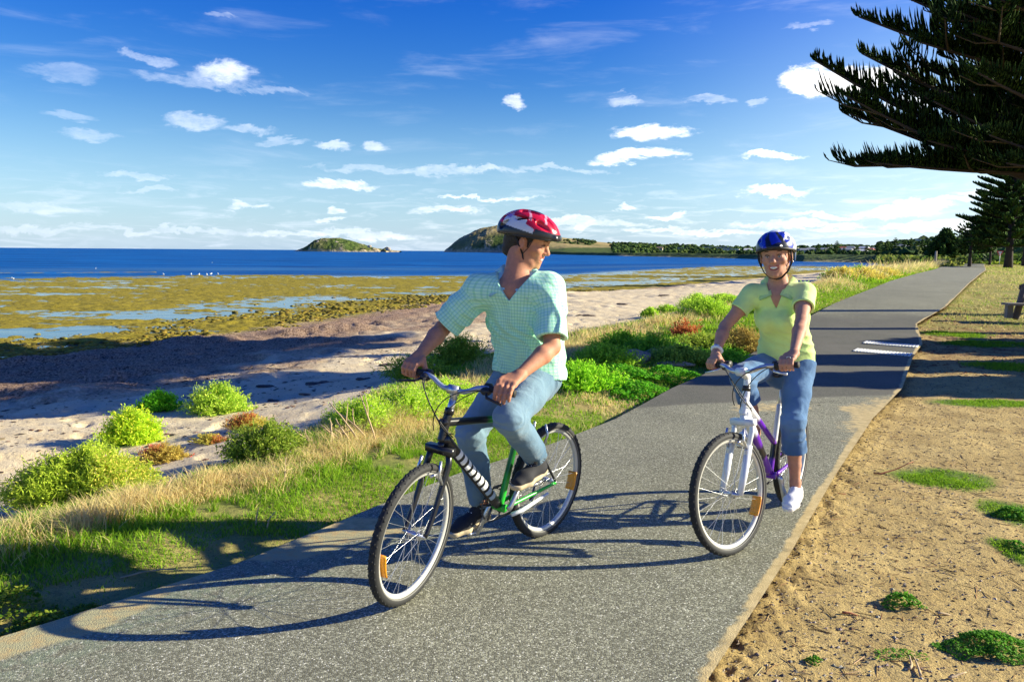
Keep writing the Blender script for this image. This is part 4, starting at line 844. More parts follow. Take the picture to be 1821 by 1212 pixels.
# ------------------------------------------------------------------ trees
pinem = mat('pine_needles', attr='col', rough=.85, spec=.06, trans=.04); barkm = mat('pine_bark', (.045, .034, .026), .95, bump=(6, 1., .05), var=(3, .3))
def branchlets(g, P, n, L, r, seg=4, k=3, tipbias=.35, colr=(.014, .032, .010), col2=(.05, .095, .018), side=1., upk=1., start=.15):
    """rope-like leafy tails standing up from both sides of a branch curve P"""
    P = np.asarray(P, float); T, _, _ = frames(P); s = start+(1-start)*rng.random(n)**.85
    u = s*(len(P)-1); i0 = np.minimum(u.astype(int), len(P)-2); f = (u-i0)[:, None]
    c = P[i0]*(1-f)+P[i0+1]*f; t = T[i0]*(1-f)+T[i0+1]*f
    up = np.array([0, 0, 1.]); sd_ = np.cross(t, up); sd_ /= np.linalg.norm(sd_, axis=1)[:, None]+1e-9
    sg = rng.choice([-1, 1], n)[:, None]*side
    ln = L*rng.uniform(.55, 1.1, n)*(1-.55*sst(.75, 1., s))*(.55+.45*sst(.1, .5, s))
    d0 = sd_*sg*rng.uniform(.25, 1., (n, 1))+up*.30*upk+t*.55; d0 /= np.linalg.norm(d0, axis=1)[:, None]
    d1 = up*1.15*upk+t*.35+sd_*sg*rng.uniform(0, .45, (n, 1)); d1 /= np.linalg.norm(d1, axis=1)[:, None]
    R_ = []; th = np.linspace(0, 2*PI, k, endpoint=False)
    ax1 = np.cross(d1, sd_); ax1 /= np.linalg.norm(ax1, axis=1)[:, None]+1e-9; ax2 = np.cross(d1, ax1)
    for q_ in range(seg+1):
        tt = q_/seg; ctr = c+ln[:, None]*(d0*(tt-.5*tt*tt)+d1*(.5*tt*tt)*1.1)
        rad = r*(.25 if q_ == 0 else (0.05 if q_ == seg else rng.uniform(.75, 1.25, (n, 1, 1))))
        ph = th+q_*1.1
        R_.append(ctr[:, None]+rad*(np.cos(ph)[None, :, None]*ax1[:, None]+np.sin(ph)[None, :, None]*ax2[:, None]))
    V = np.stack(R_, 1)        # n, seg+1, k, 3
    b = np.arange(n)[:, None, None]*(seg+1)*k; a = np.arange(seg)[None, :, None]*k; j_ = np.arange(k)[None, None]
    q = np.stack([b+a+j_, b+a+(j_+1) % k, b+a+k+(j_+1) % k, b+a+k+j_], -1).reshape(-1, 4)
    cl = jitc(mixn(np.array(colr), np.array(col2), rng.random(n)**1.5), .25)
    g.add(V.reshape(-1, 3), q, None, np.repeat(cl, (seg+1)*k, 0)); return g
def trunk_mesh(h, r, k=12, lean=(0, 0)):
    g = G(); zz = np.linspace(0, h, 14); P = np.stack([lean[0]*zz/h, lean[1]*zz/h, zz], 1); rad = r*(1-zz/h)**.8+.02; rad[0] *= 1.35; rad[1] *= 1.05
    P[0, 2] = -.3
    return tube(g, P, rad, k)
def pine(base, h, cb, R, nw, label, cat='pine tree', group=None, seed=0, nb=6, nbl=26, L=.7, r=.07, tip=.25, lean=(0, 0), shape=1., trunk_r=None, seg=3, dark=1., name='norfolk_pine', sparse=0.):
    st = rng.bit_generator.state; root = empty(name, base, rng.uniform(0, 6), label, cat, group)
    trunk_mesh(h, trunk_r or h*.018, 9, lean).build('trunk', barkm, root)
    g = G(); gb = G()
    for w_ in range(nw):
        u = w_/(nw-1); z = cb+(h-cb)*(u**.92)*.985
        Rw = R*((1-u)**shape)*rng.uniform(.85, 1.1)+.25
        if u < .12: Rw *= .85
        a0 = rng.uniform(0, 6.28)
        for b_ in range(nb):
            if sparse and rng.random() < sparse: continue
            a = a0+b_*2*PI/nb+rng.uniform(-.15, .15); rb = Rw*rng.uniform(.8, 1.12)
            ts = np.linspace(0, 1, 6); x = ts*rb; dz = rb*(-.10*ts*(1-ts)*2+tip*ts**2*(.5+u))
            c0 = np.array([lean[0]*z/h, lean[1]*z/h, z])
            P = c0+np.stack([x*math.cos(a), x*math.sin(a), dz], 1)
            tube(gb, P, np.linspace(max(.012*rb, .02), .01, 6), 4, False)
            branchlets(g, P, max(6, int(nbl*rb/R)+3), L*(.6+.4*rb/R), r, seg, 3, colr=np.array([.022, .055, .014])*dark, col2=np.array([.08, .15, .026])*dark)
    g.build('crown', pinem, root)['kind'] = 'stuff'; gb.build('limbs', barkm, root)['kind'] = 'stuff'
    return root
if 'tree' not in SKIP:
    # the great pine whose boughs hang into the picture at the upper right; its trunk stands just out of frame
    D0 = 12.; tb = np.array([at(2030, 453, D0)[0], D0, 0.])
    big = empty('norfolk_pine', tb, 0, 'huge dark pine whose boughs reach in from the upper right corner', 'pine tree', 'norfolk pines')
    trunk_mesh(19, .42, 16).build('trunk', barkm, big)
    # tips of the visible boughs: (px, py, depth, px, py where the bough leaves the trunk side)
    BT = [(1450, 108, 11.6, 330), (1527, 30, 12., 190), (1532, 95, 12.6, 300), (1503, 170, 11.2, 380), (1512, 203, 12.2, 395), (1603, -8, 11.8, 150), (1512, 294, 12.0, 300), (1607, 218, 13., 350), (1635, 75, 11., 200), (1560, 290, 11.2, 290),
          (1640, 120, 13.2, 260), (1660, 180, 10.9, 330), (1690, -60, 12, 60), (1600, 150, 12.6, 300), (1700, 20, 10.8, 150), (1650, 250, 10.9, 310), (1720, 285, 12.8, 300), (1740, 300, 11.2, 290), (1760, 240, 10.2, 290), (1740, 130, 10.2, 230), (1730, 60, 10.4, 160), (1780, 0, 10., 60), (1700, 200, 13.6, 300), (1720, 100, 13.6, 220), (1690, 245, 12.2, 300), (1760, 180, 13.8, 280), (1790, 290, 10.2, 300), (1640, -60, 12.8, 60), (1580, -130, 12.2, 0), (1660, -200, 12.3, -60), (1740, -280, 12, -150), (1800, -380, 12, -260)]
    def bough(tipw, z0, fol, L=.40, r=.020, sg=4):
        root_ = np.array([0, 0, z0]); tipv = tipw-tb; ts = np.linspace(0, 1, 10)[:, None]
        ctr = (root_+tipv)/2; ctr = ctr+np.array([0, 0, -.055*np.linalg.norm(tipv-root_)])+rng.normal(0, .12, 3)
        P = root_*(1-ts)**2+2*ctr*ts*(1-ts)+tipv*ts**2
        g = G(); tube(g, P, np.linspace(.075, .012, 10), 6); o = g.build('bough', barkm, big)
        g = G(); n_ = int(fol*np.linalg.norm(tipv-root_)); branchlets(g, P, n_, L, r, sg, 3, side=1.15, start=.12)
        # secondary boughlets keep the mass ragged
        for q_ in range(5):
            i_ = int(rng.integers(2, 9)); d = P[i_]-P[i_-1]; d /= np.linalg.norm(d); s_ = np.cross(d, [0, 0, 1.])*rng.choice([-1, 1]); e_ = P[i_]+(d*.8+s_*.7+np.array([0, 0, .18]))*rng.uniform(.5, .95)
            m_ = (P[i_]+e_)/2-np.array([0, 0, .06]); PP = np.array([P[i_], m_, e_]); tube(g, PP, [.018, .012, .006], 4, False, (.10, .08, .05)); branchlets(g, np.array([P[i_], (P[i_]+m_)/2, m_, (m_+e_)/2, e_]), 30, L*.85, r, sg, 3)
        g.build('foliage', pinem, o)['kind'] = 'stuff'
    for px, py, dd, yr in BT:
        t_ = at(px, py, dd); z0 = at(2030, yr, D0)[2]
        bough(t_, z0, 100, .56, .0135)
    # the boughs on its far sides and the crown above, out of frame: they throw the shade on the beach
    for k_ in range(58):
        u = k_/58.; z0 = 3.4+15*u; a = k_*2.4; R_b = (5.2*(1-u)**.8+.5); 
        if math.cos(a) < -.25 and u < .42: continue
        if u < .2 and math.sin(a) < -.1: continue
        t_ = tb+np.array([math.cos(a)*R_b, math.sin(a)*R_b, z0+.25*R_b]); bough(t_, z0, 26, .6, .045, 3)
    # pines down the path (px, ground py, distance, height in px, radius in px)
    def farpine(px, pyb, pyt, r_, wpx, cbpx, label, nw=16, **k):
        base = at(px, pyb, r_); zb = .6; h = at(px, pyt, r_)[2]-zb; base[2] = zb
        return pine(base, h, cbpx/F*r_, wpx/F*r_, nw, label, group='norfolk pines', L=.05*h if 'L' not in k else k.pop('L'), r=k.pop('r', .009*h), **k)
    farpine(1793, 470, 150, 60, 78, 40, 'tall broad pine standing at the right of the path\'s far end', nw=26, nbl=120, nb=8, trunk_r=.26, L=.75, r=.06, shape=.95, tip=.28)
    farpine(1724, 470, 388, 62, 40, 26, 'thin open pine left of the path\'s far end', nw=11, nbl=16, nb=5, sparse=.22, L=.55, r=.06, shape=.7, trunk_r=.13)
    farpine(1679, 466, 409, 95, 30, 8, 'dense cone-shaped pine behind the pale pole', nw=15, nbl=90, nb=7, L=.8, r=.08, shape=.95)
    farpine(1760, 468, 372, 80, 44, 34, 'pine with bare lower trunk between the thin and the tall pine', nw=13, nbl=90, nb=7, L=.8, r=.07, shape=.7)
    farpine(1822, 468, 250, 72, 66, 40, 'pine cut off by the right edge behind the tall one', nw=18, nbl=90, nb=7, L=.8, r=.07, shape=.8)
    farpine(1845, 470, 180, 85, 60, 60, 'pine beyond the right edge', nw=14, nbl=30, nb=7, L=1.1, r=.13, shape=.6)
    farpine(1740, 468, 400, 110, 36, 20, 'shorter dark pine behind the thin open one', nw=12, nbl=80, nb=7, L=.9, r=.09, shape=.85)
    farpine(1700, 466, 428, 120, 26, 8, 'small dark pine beside the cone-shaped pine', nw=10, nbl=70, nb=7, L=.9, r=.09, shape=.85)
    # a young pair of pines off frame to the right shade the path near the rumble strips
    for bx, by, h_, lb in [(13.4, 10.25, 4.2, 'young cone-shaped pine out of frame, nearer'), (14.2, 12.0, 4.0, 'young cone-shaped pine out of frame, farther'), (17., 14.4, 3.9, 'young pine beyond the other young ones, out of frame'), (17.5, 10.8, 4.2, 'young pine farthest right, out of frame')]:
        pine((bx, by, 0), h_, .25, h_*(.22 if bx < 15 else .55), 14, lb, group='young pines', nbl=44, nb=9, L=.45, r=.10, shape=.85)
    # tall pines out of frame to the right throw the long shade on the beach
    for bx, by, h_, cb_, R_, lb in [(19.5, 19.2, 19, 9.0, 3.4, 'tall pine out of frame shading the beach, farther'), (19., 16.5, 18, 9.4, 2.3, 'tall pine out of frame shading the beach, nearer')]:
        pine((bx, by, 0), h_, cb_, R_, 15, lb, group='norfolk pines', nbl=60, nb=8, L=1., r=.24, shape=.7, trunk_r=.17)
    # rows of dark pines along the far shore, houses between them
    rows = [(1454, 456, 438, 300), (1470, 459, 441, 290), (1487, 460, 437, 280), (1560, 463, 441, 250), (1576, 463, 437, 245), (1590, 463, 434, 240), (1607, 464, 438, 235), (1618, 464, 436, 232), (1628, 464, 441, 228), (1638, 465, 439, 224), (1648, 465, 437, 220), (1657, 465, 441, 215), (1540, 462, 445, 262), (1523, 461, 446, 268), (1345, 455, 443, 400), (1382, 456, 445, 390), (1500, 460, 447, 275)]
    proto = None
    for k_, (px, pyb, pyt, r_) in enumerate(rows):
        b = at(px, pyb, r_); h_ = (pyb-pyt)/F*r_
        if proto is None:
            proto = pine((b[0], b[1], 0), 10., 1., 3.2, 9, 'x', group='pines along the far shore', nbl=18, nb=6, L=1.4, r=.28, shape=.75, seg=2, name='shore_pine'); root = proto
        else:
            root = proto.copy(); COL.objects.link(root)
            for ch in proto.children: c2 = ch.copy(); COL.objects.link(c2); c2.parent = root
        root.location = (b[0], b[1], max(farz(np.array([math.atan2(b[0], b[1])]), np.array([math.hypot(b[0], b[1])]))[0], -.6)-.2)
        root.scale = (h_/10*1.15,)*2+(h_/10,); root.rotation_euler[2] = k_*1.3
        root['label'] = ['slim dark pine on the far shore, %s' % s for s in ('first right of the woman\'s shoulder', 'second right of the woman\'s shoulder', 'third right of the woman\'s shoulder', 'leftmost of the long row before the pole', 'second in the long row before the pole', 'tallest of the long row before the pole', 'fourth in the long row before the pole', 'fifth in the long row before the pole', 'sixth in the long row before the pole', 'seventh in the long row before the pole', 'eighth in the long row before the pole', 'last of the long row, nearest the pole', 'alone just left of the long row', 'small, well left of the long row', 'left of the woman\'s helmet', 'hidden beside the woman\'s helmet', 'between the two groups of pines')][k_]
    # ---- the town on the hill
    def on_hill(px, u):
        a = pz(px); rs_ = np.interp(a, sh_a, sh_r); rk_ = np.interp(a, sr_a, sr_r); r_ = rs_+u*(rk_-rs_)
        return np.array([r_*math.sin(a), r_*math.cos(a), farz(np.array([a]), np.array([r_]))[0]]), r_
    wallm = [mat('house_wall_white', (.72, .70, .64), .8), mat('house_wall_cream', (.62, .54, .40), .8), mat('house_wall_grey', (.42, .44, .45), .8)]
    roofm = [mat('roof_grey', (.22, .24, .26), .7), mat('roof_red', (.34, .09, .05), .7), mat('roof_pale', (.60, .60, .58), .6), mat('roof_brown', (.20, .13, .09), .7)]
    winm = mat('house_window', (.03, .04, .05), .2, spec=.6)
    def house(px, u, wpx, hpx, wi, ri, lab, flat=False, rows_=1, cat='house'):
        p, r_ = on_hill(px, u); s = 1.; w_ = wpx/F*r_; h_ = hpx/F*r_; d_ = max(w_*.6, 5.)
        root = empty('house', p, -math.atan2(p[0], p[1])+rng.uniform(-.3, .3), lab, cat, 'houses of the far town')
        g = G(); box(g, (0, 0, h_*.5-1), (w_, d_, h_+2)); g.build('wall', wallm[wi], root, False)
        g = G(); zt = h_
        if flat: box(g, (0, 0, zt+.15), (w_+.6, d_+.6, .3))
        else:
            hr = min(d_*.28, h_*.55); a, b = w_/2+.4, d_/2+.4
            V = [(-a, -b, zt), (a, -b, zt), (a, b, zt), (-a, b, zt), (-a*.72, 0, zt+hr), (a*.72, 0, zt+hr), (-a, -b, zt-.12), (a, -b, zt-.12), (a, b, zt-.12), (-a, b, zt-.12)]
            g.add(V, [[0, 1, 5, 4], [2, 3, 4, 5], [6, 7, 1, 0], [7, 8, 2, 1], [8, 9, 3, 2], [9, 6, 0, 3], [9, 8, 7, 6]], [[1, 2, 5], [3, 0, 4]])
        g.build('roof', roofm[ri], root, False)
        nwin = max(2, int(w_/3.2)); fh = h_/rows_
        me = None
        for rr in range(rows_):
            for k in range(nwin):
                if me is None: g = G(); box(g, (0, 0, 0), (w_/nwin*.55, .12, fh*.5)); o = g.build('window', winm, root, False); me = o.data
                else: o = bpy.data.objects.new('window', me); COL.objects.link(o); o.parent = root
                o.location = (-w_/2+w_*(k+.5)/nwin, -d_/2-.04, fh*(rr+.5))
    HS = [(1275, .30, 44, 6, 2, 0, 'long grey building on the headland, above the shore', True, 2), (1215, .34, 26, 5, 2, 0, 'grey block left of the long headland building', True, 2), (1300, .12, 26, 5, 0, 2, 'long pale building low on the headland shore', True, 1), (1330, .10, 14, 5, 0, 2, 'pale house beside the woman\'s helmet', False, 1),
          (1172, .2, 12, 4, 1, 3, 'small cream house far along the headland', False, 1), (1145, .25, 10, 3.5, 0, 3, 'small white house farthest along the headland', False, 1),
          (1428, .10, 13, 5, 0, 0, 'white house by the woman\'s cheek on the far shore', False, 1), (1441, .2, 13, 4.5, 0, 0, 'white house with slate roof above the first shore pine', False, 1), (1460, .14, 16, 5, 2, 0, 'grey house between the shore pines', False, 1), (1475, .26, 12, 4, 1, 2, 'cream house behind the second shore pine', False, 1), (1497, .22, 12, 5, 0, 1, 'white house with the brightest red roof', False, 1), (1512, .28, 12, 5, 0, 0, 'tall white house right of the red roof', False, 1), (1522, .2, 13, 4.5, 1, 3, 'cream house with brown roof mid slope', False, 1), (1536, .26, 14, 5, 0, 2, 'white house with pale roof mid slope', False, 1), (1546, .2, 12, 5, 0, 1, 'white house with rusty roof at the centre of town', False, 1),
          (1556, .32, 12, 4, 1, 0, 'cream house high on the slope', False, 1), (1505, .1, 16, 5, 1, 0, 'cream house low by the shore', False, 1), (1532, .08, 14, 4.5, 0, 2, 'low white house by the shore', False, 1), (1600, .36, 16, 6, 0, 0, 'white house above the row of pines', False, 1), (1579, .40, 11, 4, 2, 0, 'grey house on the skyline left', True, 1), (1617, .30, 12, 5, 2, 2, 'grey house with pale roof among the pines', False, 1), (1630, .62, 12, 6, 2, 0, 'grey house on the skyline middle', True, 1), (1641, .78, 20, 9, 0, 2, 'large white block of flats on the skyline', True, 3), (1658, .66, 12, 8, 0, 2, 'second white block right of the large one', True, 2), (1638, .3, 13, 5, 0, 2, 'white house below the block of flats', False, 1), (1595, .12, 16, 6, 1, 3, 'cream house behind the row of pines', False, 1), (1653, .2, 14, 6, 2, 0, 'grey house near the pale pole', False, 1), (1690, .3, 18, 8, 0, 0, 'white house behind the cone-shaped pine', False, 2), (1740, .25, 22, 9, 2, 0, 'grey house behind the thin pine', False, 1), (1790, .25, 24, 9, 1, 0, 'cream house behind the tall pine', False, 1)]
    for px, u, wp_, hp_, wi, ri, lb, fl_, rw in HS: house(px, u*.8, wp_, hp_, wi, ri, lb, fl_, rw)
    # woodland of the slopes: leafy clumps as one mass
    def woods(name, n, sampler, smin, smax, cols):
        px, u = sampler(n); a = np.interp(px, list(range(900, 2300, 20)), [pz(p) for p in range(900, 2300, 20)])
        rs_ = np.interp(a, sh_a, sh_r); rk_ = np.interp(a, sr_a, sr_r); r_ = rs_+u*(rk_-rs_)
        x, y, z = r_*np.sin(a), r_*np.cos(a), farz(a, r_)
        s = (smin+(smax-smin)*rng.random(len(x)))*np.maximum(r_/F, .25)
        g = G(); ico(g, (0, 0, 0), 1., n=2); BV = g.v[0]; BF = g.f3[0]; m = len(x)
        D = .75+.9*(vn(BV[None, :, 0]*1.9+x[:, None], BV[None, :, 1]*1.9+y[:, None], BV[None, :, 2]*1.9+0*x[:, None], 361)-.3)+rng.uniform(-.16, .16, (m, len(BV)))
        V = BV[None]*D[..., None]*s[:, None, None]*np.array([1.1, 1.1, .85])+np.stack([x, y, z+s*.45], 1)[:, None]
        cc = jitc(mixn(np.array(cols[0]), np.array(cols[1]), rng.random(m)**1.5), .3)
        g = G(); g.add(V.reshape(-1, 3), None, (np.arange(m)[:, None, None]*len(BV)+BF[None]).reshape(-1, 3), np.repeat(cc, len(BV), 0))
        tag(g.build(name, mat('woodland', attr='col', rough=.9, spec=.1, bump=(1.2, 1., .8)), None, False), kind='stuff')
    def s1(n):
        px = rng.uniform(1090, 1600, n); u = rng.random(n)**1.3*.75; k = (fbm(px*.04, u*9, 3, 371)+.38*(1-u)+.02 > rng.random(n)*.35) & (u > .02); return px[k], u[k]
    woods('woodland', 2600, s1, 2.2, 4.6, ((.022, .055, .012), (.10, .15, .03)))
    def s2(n):
        px = rng.uniform(1560, 2150, n); u = rng.random(n)*.95; return px, u+.02
    woods('woodland', 900, s2, 3.5, 8., ((.022, .055, .012), (.10, .15, .03)))
    def s3(n):
        px = rng.uniform(1000, 1180, n); u = .5+.45*rng.random(n); k = fbm(px*.03, u*4, 3, 375) > .0; return px[k], u[k]
    woods('woodland', 500, s3, 2., 3.6, ((.03, .06, .015), (.09, .12, .03)))
    # scrub closing the far end of the path
    def scrub(name, n, x0, x1, y0, y1, s0, s1_, cols, zb=.55):
        x = rng.uniform(0, 1, n); y = rng.uniform(y0, y1, n); px = x0+(x1-x0)*x; x = (px-910)/F*y*1.0
        s = rng.uniform(s0, s1_, n); g = G(); m = n*26; idx = np.repeat(np.arange(n), 26)
        th = rng.uniform(0, 6.28, m); ph = np.arccos(rng.uniform(-.1, 1, m)); rr = s[idx]*rng.uniform(.6, 1.05, m)
        c = np.stack([x[idx]+rr*np.sin(ph)*np.cos(th), y[idx]+rr*np.sin(ph)*np.sin(th), np.interp(y[idx], ZP[:, 0], ZP[:, 1])-.1+rr*np.cos(ph)*.8], 1)
        d = rng.normal(0, 1, (m, 3)); d /= np.linalg.norm(d, axis=1)[:, None]; e_ = np.cross(d, rng.normal(0, 1, (m, 3))); e_ /= np.linalg.norm(e_, axis=1)[:, None]
        ls = (s[idx]*.26)[:, None]; V = np.stack([c-d*ls, c+e_*ls*.6, c+d*ls, c-e_*ls*.6], 1).reshape(-1, 3)
        cc = jitc(mixn(np.array(cols[0]), np.array(cols[1]), rng.random(m)), .3)
        g.add(V, np.arange(m)[:, None]*4+np.arange(4)[None], None, np.repeat(cc, 4, 0)); tag(g.build(name, leafm), kind='stuff')
    scrub('scrub', 260, 1725, 1900, 88, 120, .8, 1.8, ((.03, .06, .015), (.10, .17, .03)))
    scrub('scrub', 90, 1740, 1850, 86, 92, .3, .6, ((.10, .20, .02), (.34, .40, .05)))
    scrub('scrub', 330, 1560, 1720, 84, 150, .6, 1.3, ((.06, .12, .02), (.28, .32, .06)))
    scrub('scrub', 120, 1590, 1700, 60, 84, .3, .6, ((.06, .12, .02), (.34, .34, .07)))
# pale timber pole, parked car, sign, bench, post
polem = mat('pale_timber', (.42, .36, .28), .85, bump=(20, .5, .02), var=(8, .2))
p = at(1663, 472, 67); root = empty('power_pole', (p[0], 67, .6), 0, 'pale timber pole at the left of the far end of the path', 'pole')
g = G(); tube(g, [(0, 0, -.3), (0, 0, .8), (0, 0, 1.35)], [.11, .10, .09], 8); g.build('post', polem, root); g = G(); tube(g, [(0, 0, 1.35), (0, 0, 1.38)], [.10, .09], 8); g.build('cap', polem, root)
p = at(1414, 464, 262); root = empty('flag_pole', (p[0], 262, -.6), 0, 'white pole with a crossbar beside the woman\'s cheek on the far shore', 'pole'); wpm = mat('white_paint', (.75, .75, .72), .5)
g = G(); tube(g, [(0, 0, 0), (0, 0, 5.4)], .16, 6); g.build('post', wpm, root); g = G(); box(g, (0, 0, 4.2), (2.2, .12, .12)); g.build('crossbar', wpm, root)
def car(px, py, D, ang, colr, label):
    p = at(px, py, D); root = empty('parked_car', (p[0], D, .62), ang, label, 'car', 'cars parked behind the pole')
    cm_ = mat('car_paint_%d' % int(colr[2]*100), colr, .35, spec=.6)
    g = G(); prof = [(-2.1, .3), (-2.15, .75), (-1.95, .9), (-1.35, .98), (1.0, .98), (1.9, .85), (2.15, .6), (2.1, .3)]
    V = [(x, s*.85, z) for s in (-1, 1) for x, z in prof]; n_ = len(prof); g.add(V, [[i, i+1, n_+i+1, n_+i][::-1] for i in range(n_-1)]+[[n_-1, 0, n_, 2*n_-1][::-1]]); 
    for s in (0, 1): g.add([V[s*n_+i] for i in range(n_)]+[(0, (s*2-1)*.85, .6)], None, [[i, (i+1) % n_, n_] if s == 0 else [(i+1) % n_, i, n_] for i in range(n_)])
    g.build('body', cm_, root, False)
    g = G(); pr = [(-1.7, .97), (-1.3, 1.4), (.2, 1.42), (.95, .97)]; V = [(x, s*(.8 if z < 1 else .62), z) for s in (-1, 1) for x, z in pr]; g.add(V, [[0, 1, 5, 4], [1, 2, 6, 5], [2, 3, 7, 6], [0, 3, 2, 1], [4, 5, 6, 7]]); g.build('glasshouse', winm if 'tree' not in SKIP else cm_, root, False)
    g = G(); box(g, (-.5, 0, 1.425), (1.45, 1.2, .03)); g.build('roof', cm_, root, False)
    for x in (-1.3, 1.3):
        for s in (-.8, .8): g = G(); torus(g, .23, .1, 16, 6); o = g.build('wheel', mat('car_tyre', (.02, .02, .02), .8), root); o.location = (x, s, .32)
car(1676, 474, 150, .3, (.55, .58, .62), 'silver car parked just right of the pale pole')
car(1692, 473, 165, .1, (.08, .16, .45), 'blue car parked behind the silver one')
p = at(1777, 468, 86); root = empty('warning_sign', (p[0], 86, .6), 0, 'small red and white triangular sign at the far end of the path', 'sign')
g = G(); tube(g, [(0, 0, -.2), (0, 0, 1.2)], .03, 6); g.build('post', wpm, root)
g = G(); g.add([(-.42, 0, 1.55), (.42, 0, 1.55), (0, 0, .85), (-.42, .03, 1.55), (.42, .03, 1.55), (0, .03, .85)], [[0, 3, 4, 1], [1, 4, 5, 2], [2, 5, 3, 0]], [[0, 1, 2], [5, 4, 3]]); g.build('plate', mat('sign_red', (.55, .05, .05), .5), root, False)
g = G(); g.add([(-.24, -.004, 1.47), (.24, -.004, 1.47), (0, -.004, 1.05)], None, [[0, 1, 2]]); g.build('plate_face', wpm, root, False)
# timber bench at the right edge
bn = mat('bench_timber', (.17, .13, .10), .85, bump=(15, .8, .01), var=(9, .3)); bn2 = mat('bench_concrete', (.26, .23, .19), .9, bump=(20, .4, .005))
p = at(1797, 566, 17.4); root = empty('park_bench', (p[0], 17.4, zp(17.4)), -.12, 'weathered timber bench cut off by the right edge of the photo', 'bench')
g = G(); box(g, (.0, .10, .15), (.13, .13, .30)); g.build('leg', bn2, root, False); g = G(); box(g, (1.5, .1, .15), (.13, .13, .30)); g.build('leg', bn2, root, False)
for k_ in range(3): g = G(); box(g, (.75, -.10+.13*k_, .335), (1.75, .11, .05)); g.build('seat_plank', bn2, root, False)
for x in (.17, 1.45): g = G(); tube(g, [(x, .12, -.02), (x+.24, .30, .78)], .075, 6); g.build('back_post', bn, root, False)
for k_ in range(2): g = G(); box(g, (1.1, .27+.05*k_, .55+.17*k_), (1.6, .04, .12)); g.build('back_plank', bn, root, False)
root = empty('timber_post', (21., 22.4, .2), 0, 'tall timber post beyond the right edge, standing in the turf', 'post'); g = G(); tube(g, [(0, 0, -.3), (0, 0, 2.7)], .09, 8); g.build('post', bn, root); g = G(); tube(g, [(0, 0, 2.7), (0, 0, 2.76)], [.10, .08], 8); g.build('cap', bn, root)
